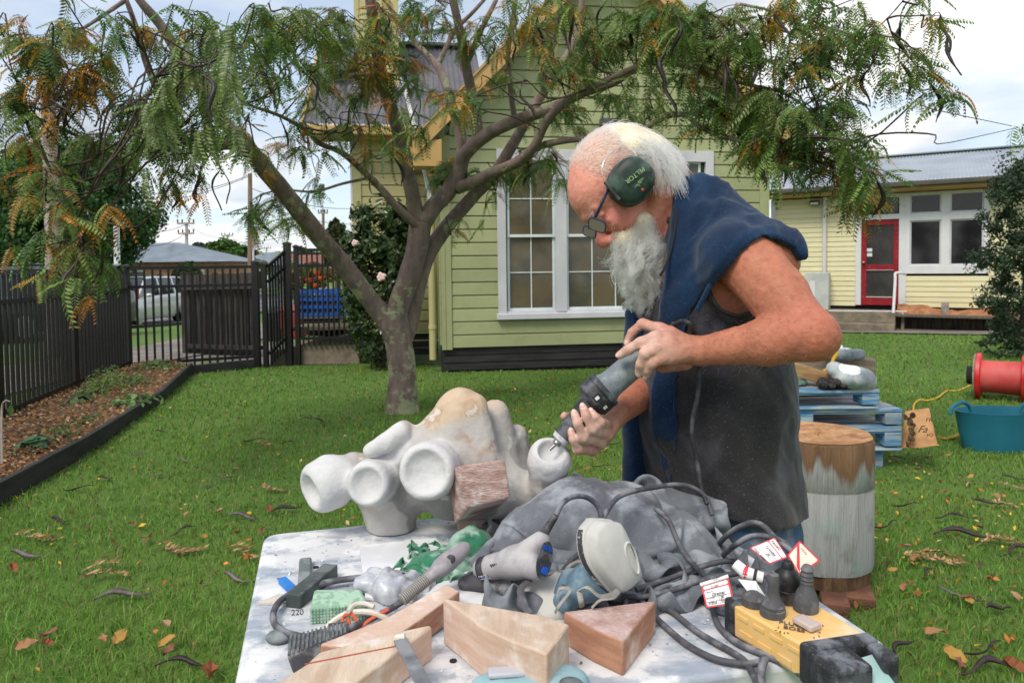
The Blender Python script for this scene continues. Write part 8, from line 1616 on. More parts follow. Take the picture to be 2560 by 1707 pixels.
# ---- yellow power box and its plugs
def power_box():
 zt = .047; A, B, C_, D_ = T(1834, 1511, zt), T(2006, 1611, zt), T(2168, 1587, zt), T(2040, 1508, zt)
 t = empty('power_box', (A+C_)/2*np.array((1, 1, 0))+np.array((0, 0, ZT)), 'dusty yellow four outlet power box with black ends on the table corner', 'power box')
 ym = mat('box_yellow', lin(234, 192, 122), lin(228, 180, 104), scale=7, rough=.55, dust=.9, dustc=lin(240, 218, 188), dscale=8); bk = mat('box_black', lin(46, 48, 52), lin(36, 38, 42), scale=20, rough=.65, dust=.55, dustc=lin(150, 156, 164), dscale=26, speck=150)
 dn = np.array((0, 0, -zt+.003)); b = MB(); b.hexa([p+dn for p in (B, C_, D_, A)]+[B, C_, D_, A]); b.build('body', ym, t, bevel=.003)
 fd = nrm(B-A); sd = nrm(np.cross((0, 0, 1), fd)); b = MB()      # ribs along the long side
 for k in range(4):
  p = A+(B-A)*(.06+.25*k)+np.array((0, 0, -.012)); e = A+(B-A)*(.06+.25*k+.17)+np.array((0, 0, -.012)); b.bar(p-sd*.0, e-sd*.0, .003, .005)
 for k in range(3):
  p = A+(B-A)*(.1+.28*k)+np.array((0, 0, -.034)); e = A+(B-A)*(.1+.28*k+.2)+np.array((0, 0, -.034)); b.bar(p, e, .003, .009)
 b.build('side_rib', ym, t)
 cd = nrm(C_-B); w = np.linalg.norm(C_-B); o = -np.cross((0, 0, 1), cd); o = nrm(o);
 if o[1] > 0: o = -o
 def blkbox(u0, u1, d0, d1, z0, z1, nm, bev=.006):
  b = MB(); p = lambda u, d, z: B*np.array((1, 1, 0))+cd*u+o*d+np.array((0, 0, ZT+z)); b.hexa([p(u0, d1, z0), p(u1, d1, z0), p(u1, d0, z0), p(u0, d0, z0), p(u0, d1, z1), p(u1, d1, z1), p(u1, d0, z1), p(u0, d0, z1)]); return b.build(nm, bk, t, bevel=bev, seg=3)
 blkbox(-.004, w+.004, -.004, .018, .0, zt+.004, 'end_bumper'); blkbox(-.004, w*.56, .016, .062, .004, zt+.002, 'prong'); blkbox(w*.80, w+.004, .016, .052, .004, zt+.002, 'prong')
 ey = B*np.array((1, 1, 0))-cd*.0045+o*.02+np.array((0, 0, ZT+.022)); b = MB(); b.lathe(B*np.array((1, 1, 0))+cd*.018+o*.0625+np.array((0, 0, ZT+.026)), o, [(-.001, .0075), (.002, .0075), (.002, .0045), (-.001, .0045)], 18); b.build('eyelet', mat('eyelet', lin(206, 204, 196), rough=.35, metal=.5), t)
 b = MB(); p = B*np.array((1, 1, 0)); b.prism([p+cd*w*.55+o*.03+np.array((0, 0, ZT+.035)), p+cd*w*.82+o*.03+np.array((0, 0, ZT+.038)), p+cd*w*.93+o*.09+np.array((0, 0, ZT+.0)), p+cd*w*.66+o*.094+np.array((0, 0, ZT-.003))], (0, 0, .004)); b.build('flap', mat('flap_teal', lin(150, 196, 190), lin(132, 176, 172), scale=14, rough=.6, dust=.3), t, bevel=.001)
 a2 = A*np.array((1, 1, 0)); b = MB(); p = lambda u, d, z: a2+cd*u-o*d+np.array((0, 0, ZT+z)); b.hexa([p(-.004, -.002, 0), p(w*.9, -.002, 0), p(w*.9, .022, 0), p(-.004, .022, 0), p(-.004, -.002, zt+.003), p(w*.9, -.002, zt+.003), p(w*.9, .022, zt+.003), p(-.004, .022, zt+.003)]); b.build('end_bumper', bk, t, bevel=.006)
 c = T(2017, 1562, zt+.003); rt = np.stack([fd, np.cross((0, 0, 1), fd), (0, 0, 1)], 1); b = MB(); b.box(c+np.array((0, 0, .003)), (.030, .020, .008), rt); b.build('rocker_switch', mat('rocker', lin(196, 180, 174), lin(180, 164, 156), scale=20, rough=.4), t, bevel=.002)
 ink = mat('box_print', lin(96, 84, 76), rough=.8)
 for (txt, x, y) in (('PLUG', 1946, 1556), ('BOSS', 1957, 1569)): lettering(txt, T(x, y, zt+.0012), T(x+30, y+6, zt)-T(x, y, zt), T(x+12, y-14, zt)-T(x, y, zt), .0115, ink, t)
 rs = np.random.RandomState(2); b = MB()
 for i in range(14): p = T(1930+rs.rand()*150, 1560+rs.rand()*34, zt+.0012); b.box(p, (.003, .0012, .0008), Matrix.Rotation(rs.rand()*3, 3, 'Z'))
 b.build('wood_chip', mat('chip', lin(140, 90, 50)), t)
 def plug(px, py, prof, label, m=mat('plug_grey', lin(84, 83, 86), lin(64, 63, 67), scale=20, rough=.6, dust=.6, dustc=lin(150, 150, 152), dscale=40)):
  c = T(px, py, zt); b = MB(); b.lathe(c, (0.02, -.03, 1), prof, 26); return b.build('power_plug', m, None, c, smooth=True, angle=35, label=label, cat='plug', group='plugs in the yellow power box')
 plug(1931, 1536, [(0, .0165), (.010, .0165), (.0105, .0155), (.015, .0155), (.018, .012), (.028, .0085), (.034, .0075), (.036, .008), (.040, .0073), (.043, .008), (.047, .0072), (.050, .0076), (.056, .0065)], 'grey round plug with a ribbed neck at the front of the yellow box')
 plug(2014, 1523, [(0, .0165), (.014, .0165), (.016, .0155), (.026, .012), (.032, .0085), (.037, .0075), (.038, .0088), (.041, .0072), (.043, .0088), (.047, .0072), (.049, .0088), (.053, .0074), (.056, .0085), (.062, .005)], 'bell shaped grey plug with a ribbed neck at the right of the yellow box')
 plug(1966, 1500, [(0, .0175), (.018, .0175), (.019, .0165), (.020, .0175), (.032, .0178), (.038, .0168), (.044, .012), (.047, .0085), (.052, .008), (.056, .0055)], 'big black cylindrical plug at the back of the yellow box', mat('plug_black', lin(34, 33, 36), lin(26, 25, 28), scale=14, rough=.45, dust=.35, dscale=30))
 plug(1884, 1510, [(0, .0165), (.011, .0165), (.014, .013), (.018, .006)], 'low round dark plug at the left of the yellow box')
power_box()
# ---- test tags hanging on the cables
def tags():
 red = mat('tag_red', lin(214, 54, 66), rough=.5); wt = mat('tag_white', lin(240, 238, 238), lin(228, 226, 228), scale=30, rough=.45); ink = mat('tag_ink', (.03, .03, .035), rough=.8); thin = mat('tag_grey', lin(140, 140, 142), rough=.8)
 def card(quad, label, head=True):
  a, b_, c, d = [np.asarray(q) for q in quad]; n = nrm(np.cross(b_-a, d-a)); n = -n if n[1] > 0 else n
  t = empty('test_tag', (a+b_+c+d)/4, label, 'tag', 'test tags on the cables'); Q = lambda u, v, o=0: (a*(1-u)+b_*u)*(1-v)+(d*(1-u)+c*u)*v+n*o
  def sh(u0, u1, v0, v1, o, m, nm, th=.0005):
   k = min(.04, (u1-u0)/3, (v1-v0)/3); pol = [(u0+k, v0), (u1-k, v0), (u1, v0+k), (u1, v1-k), (u1-k, v1), (u0+k, v1), (u0, v1-k), (u0, v0+k)]; b = MB(); b.prism([Q(u, v, o) for u, v in pol], n*th); return b.build(nm, m, t)
  sh(0, 1, 0, 1, 0, red, 'red_border'); return t, Q, sh, n
 q = lambda x, y, Y: P(x, y, Y)
 t, Q, sh, n = card([q(1752, 1459, 1.0), q(1820, 1437, .99), q(1837, 1509, .965), q(1766, 1519, .975)], 'white test tag with red border and handwriting hanging nearest the yellow box')
 sh(.06, .94, .33, .95, .0006, wt, 'face'); sh(.06, .94, .15, .285, .0006, wt, 'number_strip'); X = Q(1, .5)-Q(0, .5); Yv = Q(.5, 0)-Q(.5, 1); H = np.linalg.norm(Yv)
 b = MB(); b.tube([Q(-.01, .05, .001), Q(1.01, .05, .001)], H*.075, 12); hd = b.build('header_roll', wt, t, smooth=True); fr = Q(0, .05)*0+n*(H*.076)
 lettering('PASSED', Q(.86, -.0)+fr, -X, -Yv, H*.135, ink, t); L = lambda s, u, v, sz, m=ink, shr=0: lettering(s, Q(u, v, .0013), X, Yv, H*sz, m, t, shear=shr)
 L('013240', .34, .275, .10); L('Asset ID:', .10, .44, .085, thin); L('Dremel', .30, .60, .16, ink, .3); L('JK', .58, .755, .15, ink, .2); L('7/3/25', .12, .925, .13, ink, .1); L('7/3/26', .56, .925, .13, ink, .1); L('Test Date', .10, .84, .055, thin); L('Plant No./Dept', .08, .685, .055, thin); L('Service No.', .56, .645, .055, thin); L('Next Test', .56, .82, .05, thin)
 b = MB(); b.bar(Q(.07, .625, .0012), Q(.93, .625, .0012), .0005, .0004); b.bar(Q(.07, .79, .0012), Q(.93, .79, .0012), .0005, .0004); b.bar(Q(.53, .625, .0012), Q(.53, .94, .0012), .0005, .0004); b.build('ruled_line', thin, t)
 t, Q, sh, n = card([q(1906, 1346, 1.04), q(1874, 1369, 1.04), q(1927, 1410, 1.01), q(1968, 1392, 1.01)][0:4], 'white test tag with red border hanging tilted over the jeans')
 t_q = [q(1937, 1343, 1.045), q(1969, 1393, 1.02), q(1925, 1410, 1.02), q(1873, 1369, 1.045)]
 for o in list(kids(t)): D.objects.remove(o)
 D.objects.remove(t)
 t, Q, sh, n = card(t_q, 'white test tag with red border hanging tilted in front of the jeans'); sh(.05, .95, .30, .95, .0006, wt, 'face'); sh(.05, .95, .04, .26, .0006, wt, 'header_strip'); X = Q(1, .5)-Q(0, .5); Yv = Q(.5, 0)-Q(.5, 1); H = np.linalg.norm(Yv)
 lettering('PASSED', Q(.12, .22, .0013), X, Yv, H*.15, ink, t); lettering('Grinder', Q(.22, .52, .0013), X, Yv, H*.17, ink, t, .3); lettering('JK', Q(.55, .72, .0013), X, Yv, H*.15, ink, t, .2); lettering('7/3/25  7/3/26', Q(.1, .92, .0013), X, Yv, H*.12, ink, t)
 b = MB(); b.bar(Q(.06, .56, .0012), Q(.94, .56, .0012), .0005, .0004); b.bar(Q(.06, .76, .0012), Q(.94, .76, .0012), .0005, .0004); b.build('ruled_line', thin, t)
 cr = mat('tag_cream', lin(244, 232, 214), lin(236, 222, 204), scale=20, rough=.5); t, Q, sh, n = card([q(1999, 1350, 1.0), q(2052, 1401, .985), q(1997, 1438, .98), q(1968, 1386, 1.0)], 'cream test tag with a red hand emblem above the bell shaped plug')
 sh(.07, .93, .06, .93, .0006, cr, 'face'); X = Q(1, .5)-Q(0, .5); Yv = Q(.5, 0)-Q(.5, 1); H = np.linalg.norm(Yv); W_ = np.linalg.norm(X)
 c = Q(.72, .62, .0012); ex, ey = nrm(X), nrm(Yv); A = np.linspace(0, 2*math.pi, 21)[:-1]; b = MB(); b.prism([c+ex*H*.18*math.cos(a)+ey*H*.18*math.sin(a) for a in A], n*.0003); em = b.build('hand_emblem', red, t)
 b = MB()
 for k in range(4): b.bar(Q(.66+.045*k, .30 if k in (1, 2) else .36, .0017), Q(.66+.045*k, .62, .0017), .0022, .0003, up=n)
 b.build('hand_fingers', cr, em)
 lettering('SAFETY', Q(.12, .26, .0013), X, Yv, H*.13, red, t)
 c = MB(); c.tube([q(1838, 1408, .985), q(1862, 1430, .975), q(1908, 1444, .965)], [.0075, .009, .0075], 12); tp = c.build('test_tag', wt, None, q(1870, 1430, .975), smooth=True, label='crumpled white and red tag taped round a cable left of the black plug', cat='tag', group='test tags on the cables')
 b = MB(); b.lathe(q(1884, 1436, .97), nrm(q(1908, 1444, .965)-q(1862, 1430, .975)), [(0, .0092), (.002, .0094), (.004, .0092)], 12); b.build('black_band', ink, tp)
 b = MB(); b.lathe(q(1858, 1428, .976), nrm(q(1908, 1444, .965)-q(1862, 1430, .975)), [(0, .0088), (.003, .0092), (.006, .0088)], 12); b.build('red_band', red, tp)
 v = [q(1845, 1447, .97), q(1890, 1452, .96), q(1918, 1497, .945), q(1895, 1512, .94)]; b = MB(); b.prism(v, (0, .0008, 0)); b.build('blank_tag', mat('tag_plain', lin(206, 208, 208), rough=.45), None, sum(v)/4, label='blank grey tag hanging over the low dark plug', cat='tag', group='test tags on the cables')
tags()
def front_bits():
 wc = mat('white_cord', lin(222, 214, 202), lin(200, 192, 178), scale=20, rough=.6); oc = mat('orange_cord', lin(222, 104, 74), lin(206, 90, 64), scale=20, rough=.6)
 pts = [T(990, 1602, .05), P(988, 1572, .98), P(968, 1547, .98), P(925, 1530, .985), P(872, 1532, .985), P(830, 1555, .975), P(805, 1590, .965), P(812, 1618, .955), P(840, 1626, .95), P(862, 1612, .955), P(858, 1588, .965), P(835, 1574, .97), P(812, 1586, .965), P(806, 1612, .955)]
 b = MB(); b.tube(spline(pts, 110), .0042, 8); b.build('white_string', wc, None, pts[6], smooth=True, label='white cord bent into loops over the hand pads', cat='cord')
 b = MB(); b.tube(spline([T(870, 1528, .03), P(885, 1512, .995), P(910, 1508, 1.0), P(935, 1516, .995)], 20), .0035, 8); b.build('white_string', wc, None, T(870, 1528, .03), smooth=True, label='short white cord arch behind the green abrasive block', cat='cord')
 pts = [P(972, 1522, .985), P(930, 1545, .98), P(895, 1568, .975), P(862, 1560, .975), P(858, 1540, .98), P(880, 1535, .98), P(893, 1560, .975), P(888, 1588, .965), P(866, 1602, .955), P(856, 1606, .953), P(876, 1580, .965), P(870, 1545, .975)]
 b = MB(); b.tube(spline(pts, 90), .0026, 6); b.build('orange_string', oc, None, pts[3], smooth=True, label='thin orange string knotted round the white cord loop', cat='string')
 a, e = T(1000, 1598, .050), T(1078, 1745, .052); b = MB(); b.bar(a, e, .017, .003); sc = b.build('scraper', mat('steel_old', lin(150, 152, 156), lin(120, 122, 128), scale=14, rough=.45, metal=.5, dust=.4, dscale=20), None, a, bevel=.001, label='flat grey steel scraper strip across the pale timber wedge', cat='scraper')
 b = MB(); b.lathe(a+np.array((0, .004, .0)), (1, 0, .2), [(-.006, .005), (.006, .005)], 12); b.build('rolled_end', wc, sc)
 gm = mat('glove_teal', lin(150, 182, 190), lin(120, 160, 168), scale=12, rough=.7, dust=.4); gl = T(1330, 1722, .012); s = SDF(gl-.12, gl+.12, .003); s.ell(gl, (.062, .035, .016), None, 0); s.ell(gl+np.array((.03, .008, .004)), (.04, .03, .014), None, .01); s.ell(gl+np.array((-.045, .004, .002)), (.03, .02, .013), None, .006)
 V, Q = s.nets(); V = relax(V, Q, 2); V += vnormals(V, Q)*(.002*vnoise(V*60, 3))[:, None]; o = obj('safety_goggles', mesh_from('g', V-gl, quads=Q), gm, None, gl, label='pale teal plastic goggles at the front edge of the table', cat='goggles')
 b = MB(); b.box(gl+np.array((-.03, .006, .018)), (.045, .018, .006), Matrix.Rotation(.1, 3, 'Z')); b.build('strap_clip', mat('clip_grey', lin(186, 186, 196), rough=.5), o, bevel=.002)
 b = MB(); b.ball(gl+np.array((.045, -.012, .008)), (.018, .014, .012)); b.build('vent_cap', M['slate_dark'], o, smooth=True)
front_bits()
def crumbs():
 rs = np.random.RandomState(12); n = 700; u, v = rs.rand(n)*.96+.02, rs.rand(n)*.9+.03; q = [np.asarray(p) for p in TQ]
 C = (q[0]*(1-u)[:, None]+q[3]*u[:, None])*(1-v)[:, None]+(q[1]*(1-u)[:, None]+q[2]*u[:, None])*v[:, None]+np.array((0, 0, .0012))
 cl = np.array([lin(226, 224, 222), lin(150, 146, 144), lin(110, 92, 80), lin(240, 240, 240)])[rs.choice(4, n, p=[.4, .2, .15, .25])]
 o = obj('stone_crumbs', leaves_mesh('crumbs', C-q[0], .0045*(.5+rs.rand(n)), cl, 4, aspect=.7, normals=np.tile((0, 0, 1.5), (n, 1))), M['leaf_dry'], None, q[0], smooth=False, kind='stuff'); tag(o, 'stone crumbs and dust flecks scattered over the table top', 'crumbs')
crumbs()
# ================================================================== THE CARVER
def person():
 rs = np.random.RandomState(77); q = P; YM = 1.52
 org = np.array((q(1830, 1300, YM)[0], YM, 0)); t = empty('person', org, 'white bearded man in ear muffs, navy vest and charcoal singlet bending over his carving', 'person')
 E = q(1580, 462, 1.50); f = nrm((-.645, -.15, -.755)); u = nrm((-.755, -.02, .656)); u = nrm(u-f*np.dot(u, f)); l = np.cross(u, f); l = l if l[1] < 0 else -l
 HR = np.stack([f, u, l], 1); K = 1.0; H = lambda a, b, c=0: E+K*(f*a+u*b+l*c)
 h = .0027; s = SDF((.06, 1.06, .70), (.66, 1.80, 1.56), h); e = lambda a, b, c, r, k=.012, mode='add': s.ell(H(a, b, c), np.array(r)*K, HR, k, mode)
 def torso(s, g):
  s.cap(q(1735, 565, YM), q(1878, 690, YM), .070+g, .080+g, .02)
  for sy in (-1, 1): s.cap(q(1728, 580, YM)+(0, sy*.05, 0), q(1850, 655, YM)*np.array((1, 0, 1))+(0, YM+sy*.178, 0), .060+g, .054+g, .03)
  s.ell(q(1772, 745, YM), (.150+g, .185+g, .20+g), None, .04); s.ell(q(1780, 1000, YM), (.163+g, .185+g, .26+g), None, .04); s.ell(q(1800, 1250, YM), (.160+g, .180+g, .20+g), None, .04)
 torso(s, 0)
 s.cap(H(-.045, -.035), q(1705, 590, YM), .060, .070, .03)
 e(.006, .044, 0, (.106, .093, .077), 0); e(.070, .048, 0, (.052, .054, .062), .02); e(.064, -.02, 0, (.050, .062, .056), .02); e(.055, -.085, 0, (.040, .035, .046), .02)
 for sd in (-1, 1):
  s.cap(H(0, -.055, sd*.05), H(.07, -.095, sd*.02), .02, .02, .02); e(.088, -.022, sd*.042, (.022, .020, .020), .012); s.cap(H(.100, .030, sd*.042), H(.117, .029, sd*.008), .010, .011, .010)
  e(.119, .006, sd*.032, (.016, .013, .016), .008, 'sub'); e(.101, .006, sd*.032, (.0125, .0125, .0125), .002); s.cap(H(.104, .013, sd*.044), H(.114, .012, sd*.020), .005, .005, .004); s.cap(H(.104, -.006, sd*.044), H(.112, -.008, sd*.020), .004, .004, .005)
  e(-.004, 0, sd*.076, (.018, .032, .010), .006); e(.124, -.037, sd*.012, (.012, .010, .009), .005)
  for w in range(3): s.cap(H(.066, .006-.010*w, sd*.058), H(.040, .014-.016*w, sd*.066), .0016, .0010, .003, 'sub')
 s.cap(H(.112, .016), H(.135, -.024), .010, .0145, .008); e(.1355, -.030, 0, (.0135, .0125, .0135), .006); e(.108, -.066, 0, (.012, .010, .026), .008)
 Sh, El, Wr = q(1866, 655, 1.315), q(2030, 838, 1.165), q(1752, 878, 1.275); mu = (Sh+El)/2
 s.cap(Sh, mu, .058, .048, .02); s.cap(mu, El, .048, .041, .02); s.cap(Sh+(.012, -.008, .0), mu+(.006, -.006, .008), .044, .036, .02); s.cap(El, El*.62+Wr*.38, .042, .040, .012); s.cap(El*.62+Wr*.38, Wr, .040, .026, .012); s.ell(q(2064, 851, 1.165), (.021, .021, .019), None, .015)
 s.cap(q(1940, 812, 1.20), q(1985, 842, 1.165), .018, .018, .02); pass
 def hand(Wp, mcp, fingers, thumb, r, kp=.012):
  for m in mcp: s.cap(Wp, m, .019, r*1.25, kp)
  for i in range(3): s.cap(mcp[i]*.75+Wp*.25, mcp[i+1]*.75+Wp*.25, r*1.3, r*1.3, .01)
  for m, (a, b, c), rr in zip(mcp, fingers, (1, 1.05, 1, .88)):
   s.cap(m, a, r*1.12*rr, r*1.05*rr, .006); s.ell(a, r*1.12*rr, None, .003); s.cap(a, b, r*.98*rr, r*.92*rr, .0025); s.cap(b, c, r*.94*rr, r*.80*rr, .0025)
  for i in range(len(thumb)-1): s.cap(thumb[i], thumb[i+1], r*(1.5-.2*i), r*(1.3-.2*i), .006)
 LF = [(q(1606, 810, 1.318), q(1580, 832, 1.326), q(1568, 856, 1.326)), (q(1602, 857, 1.262), q(1570, 875, 1.268), q(1550, 887, 1.278)), (q(1612, 885, 1.245), q(1601, 911, 1.252), q(1597, 931, 1.264)), (q(1628, 909, 1.245), q(1618, 926, 1.252), q(1614, 938, 1.264))]
 hand(Wr, [q(1650, 822, 1.295), q(1642, 842, 1.268), q(1642, 868, 1.252), q(1654, 895, 1.25)], LF, [q(1715, 905, 1.29), q(1660, 915, 1.33), q(1620, 905, 1.352), q(1590, 900, 1.356)], .0098)
 S2, E2, W2 = q(1790, 660, YM)*np.array((1, 0, 1))+(0, YM+.19, 0), q(1715, 900, 1.68), q(1542, 1028, 1.385)
 s.cap(S2, E2, .056, .044, .02); s.cap(E2, E2*.5+W2*.5, .043, .040, .012); s.cap(E2*.5+W2*.5, W2, .040, .028, .012)
 RFN = [(q(1444, 1122, 1.284), q(1433, 1098, 1.274), q(1428, 1078, 1.281)), (q(1459, 1092, 1.272), q(1444, 1058, 1.266), q(1436, 1033, 1.276)), (q(1481, 1072, 1.268), q(1466, 1040, 1.265), q(1457, 1017, 1.276)), (q(1502, 1056, 1.274), q(1489, 1042, 1.270), q(1479, 1029, 1.278))]
 hand(W2, [q(1482, 1124, 1.325), q(1502, 1106, 1.318), q(1518, 1086, 1.315), q(1527, 1063, 1.325)], RFN, [q(1520, 1075, 1.36), q(1460, 1062, 1.365), q(1424, 1046, 1.348), q(1411, 1040, 1.335)], .0092)
 g = s.grid(); s.f = np.maximum(s.f, np.float32(.80)-g[2]); V, Q = s.nets(); V = relax(V, Q, 2, .45); n = vnormals(V, Q)
 loc = (V-E) @ HR/K; head = (np.linalg.norm(V-H(0, .02), axis=1) < .17); tips = np.array([F_[2] for F_ in LF+RFN]); dW = lambda p, r: np.exp(-np.sum((V-p)**2, 1)/r**2)
 V = V+n*(.0009*vnoise(V*90, 4, 3)+.0006*vnoise(V*230, 5, 2))[:, None]
 n1 = vnoise(V*30, 1, 4); n2 = vnoise(V*75, 2, 3); n3 = vnoise(V*150, 6, 2)
 base = np.array(lin(184, 118, 92)); cl = np.tile(base, (len(V), 1))*(1+.15*n1+.10*n2)[:, None]; cl[:, 1:] *= (1-.07*np.clip(n2, 0, 1))[:, None]
 w = (head*np.clip((loc[:, 0]+.02)/.08, 0, 1))[:, None]; cl = cl*(1-w)+np.array(lin(226, 152, 134))*(1+.08*n1+.05*n2)[:, None]*w
 for (p, r, c, a) in ((H(.135, -.03), .022, lin(206, 112, 104), .75), (H(.09, -.025, .045), .028, lin(210, 118, 106), .7), (H(.108, .004, .03), .016, lin(186, 118, 104), .5), (El, .07, lin(196, 112, 92), .5), (q(1690, 620, 1.46), .07, lin(186, 96, 76), .7), (q(1620, 850, 1.27), .05, lin(214, 142, 126), .5)): a_ = (a*dW(p, r))[:, None]; cl = cl*(1-a_)+np.array(c)*a_
 hw = np.maximum(dW(q(1600, 880, 1.27), .065), dW(q(1460, 1070, 1.29), .075)); a_ = (np.clip(hw*1.15, 0, 1)*np.clip(.70+.35*n2+.3*n1, 0, .9))[:, None]; cl = cl*(1-a_)+np.array(lin(222, 192, 178))*a_
 arm = dW(q(1900, 850, 1.2), .20)*(n3 > .35); cl = cl*(1-.18*arm[:, None])
 for p in tips:                                                # nails
  a_ = ((np.linalg.norm(V-(p+(0, -.006, .002)), axis=1) < .0062)*.7)[:, None]; cl = cl*(1-a_)+np.array(lin(232, 200, 190))*a_
 sc = (head*np.clip((loc[:, 1]-.05)/.03, 0, 1)*np.clip((.07-loc[:, 0])/.03, 0, 1))[:, None]*.6; cl = cl*(1-sc)+np.array(lin(226, 196, 180))*sc
 me = mesh_from('body', V-org, quads=Q); set_col(me, np.clip(cl, .01, 1))
 obj('body', me, mat('skin', (.6, .4, .3), (.86, .80, .78), scale=75, detail=5, lo=.35, hi=.7, rough=.6, spec=.35, bump=.6, bscale=230, attr='col', sss=.05), t)
 BV, BN = V, n
 nm = mat('nail', lin(226, 186, 172), rough=.35)
 for tp, fd in [(F_[2], F_[2]-F_[1]) for F_ in LF+RFN]:
  fd = nrm(fd); nn_ = nrm(np.array((-.1, -1, .45))-fd*np.dot((-.1, -1, .45), fd)); b = MB(); b.ball(tp+nn_*.0066+fd*.0012, (.0052, .0044, .0013), np.stack([fd, np.cross(nn_, fd), nn_], 1), 12, 8); b.build('fingernail', nm, t, smooth=True)
 # ---- clothes
 def poly(s, pts, ax=(0, 2)):
  g = s.grid(); x = g[0][:, 0, 0][:, None]; z = g[2][0, 0, :][None]; d = np.full((x.shape[0], z.shape[1]), 9., np.float32); ins = np.zeros(d.shape, bool); n_ = len(pts)
  for i in range(n_):
   (x0, z0), (x1, z1) = pts[i], pts[(i+1) % n_]; ex, ez = x1-x0, z1-z0; tt = np.clip(((x-x0)*ex+(z-z0)*ez)/(ex*ex+ez*ez+1e-12), 0, 1); d = np.minimum(d, np.hypot(x-x0-tt*ex, z-z0-tt*ez))
   ins ^= ((z0 > z) != (z1 > z)) & (x < ex*(z-z0)/(ez if abs(ez) > 1e-9 else 1e-9)+x0)
  return np.where(ins, -d, d).astype(np.float32)[:, None, :]
 XZ = lambda lst: [tuple(q(x, y, Y)[[0, 2]]) for x, y, Y in lst]
 hg = .0034
 s = SDF((.20, 1.26, .68), (.70, 1.78, 1.34), hg); torso(s, .009); s.ell(q(1805, 1290, 1.5), (.158, .195, .14), None, .03); s.cap(q(1860, 1150, 1.5), q(1870, 1330, 1.48), .10, .102, .04)
 z0, x0 = q(1780, 1292, 1.33)[2], q(1780, 1292, 1.33)[0]; g = s.grid(); s.f = np.maximum(s.f, (z0-(g[0]-x0)*.18)-g[2])
 arm_ = poly(s, XZ([(1768, 700, 1.32), (1782, 748, 1.32), (1806, 776, 1.32), (1850, 789, 1.32), (1900, 772, 1.33), (1960, 735, 1.34), (2100, 700, 1.35), (2100, 400, 1.4), (1780, 500, 1.4)])); s.f = np.maximum(s.f, -arm_)
 neck = poly(s, XZ([(1500, 560, 1.5), (1690, 560, 1.5), (1665, 690, 1.5), (1630, 745, 1.5), (1500, 745, 1.5)])); s.f = np.maximum(s.f, -neck)
 V, Q = s.nets(); n = vnormals(V, Q); low = np.clip((1.05-V[:, 2])/.3, 0, 1)
 d = .006*vnoise(np.c_[V[:, 0]*14, V[:, 1]*14, V[:, 2]*5], 11, 3)+low*.008*np.sin((V[:, 0]*34+V[:, 2]*6)+2*vnoise(V*5, 12))*.6+.0035*(1-2*np.abs(vnoise(np.c_[V[:, 0]*22+V[:, 2]*18, V[:, 1]*20, V[:, 2]*8], 13, 2))); V = relax(V+n*d[:, None], Q, 2, .4)
 ck = mat('charcoal_cotton', lin(52, 50, 52), lin(40, 39, 42), scale=5, rough=.95, spec=.15, bump=.5, bscale=420, sheen=.25, c3=lin(70, 64, 88), scale3=3.2, fac3=.55, speck=150, dust=.35, dustc=lin(128, 124, 138), dscale=6, dup=False, dlo=.5, dhi=.75)
 obj('singlet', mesh_from('singlet', V-org, quads=Q), ck, t)
 hm = MB(); pts = [q(x, y, Y) for x, y, Y in ((1768, 712, 1.316), (1782, 748, 1.312), (1806, 776, 1.312), (1850, 789, 1.316), (1900, 772, 1.325), (1950, 742, 1.335))]; hm.tube(spline(pts, 40), .0042, 8); hm.build('armhole_binding', mat('binding', lin(40, 39, 41), rough=.9), t, smooth=True)
 near = XZ([(1690, 440, 1.46), (1745, 430, 1.46), (1850, 450, 1.46), (1940, 510, 1.40), (1992, 590, 1.34), (1992, 645, 1.32), (1975, 630, 1.32), (1950, 612, 1.33), (1922, 599, 1.32), (1890, 590, 1.31), (1852, 608, 1.31), (1820, 640, 1.31), (1791, 684, 1.31), (1769, 724, 1.32), (1742, 775, 1.32), (1728, 830, 1.32), (1713, 926, 1.32), (1706, 1056, 1.33), (1704, 1260, 1.33), (1640, 1260, 1.33), (1632, 1056, 1.33), (1652, 926, 1.33), (1662, 850, 1.33), (1672, 797, 1.33), (1670, 746, 1.34), (1678, 651, 1.38), (1684, 555, 1.42), (1686, 478, 1.45)])
 far = XZ([(1560, 770, 1.5), (1606, 770, 1.5), (1606, 937, 1.5), (1621, 1041, 1.5), (1645, 1196, 1.5), (1655, 1260, 1.5), (1540, 1260, 1.5)])
 s = SDF((.20, 1.22, .76), (.72, 1.80, 1.48), hg); torso(s, .015)
 s.cap(q(1842, 650, 1.325), q(1866, 648, 1.318), .074, .068, .03); s.cap(q(1722, 505, 1.50), q(1762, 505, 1.50), .050, .055, .03); s.cap(q(1700, 478, 1.47), q(1702, 640, 1.44), .022, .026, .03); s.cap(q(1600, 790, 1.50), q(1606, 1200, 1.50), .030, .034, .03)
 reg = poly(s, near); g = s.grid(); r2 = np.maximum(np.broadcast_to(reg, s.f.shape), np.minimum(g[1]-1.42, 1.17-g[2]));  rf = np.maximum(np.broadcast_to(poly(s, far), s.f.shape), (1.47-g[1]).astype(np.float32)); s.f = np.maximum(s.f, np.minimum(r2, rf))
 V, Q = s.nets(); n = vnormals(V, Q)
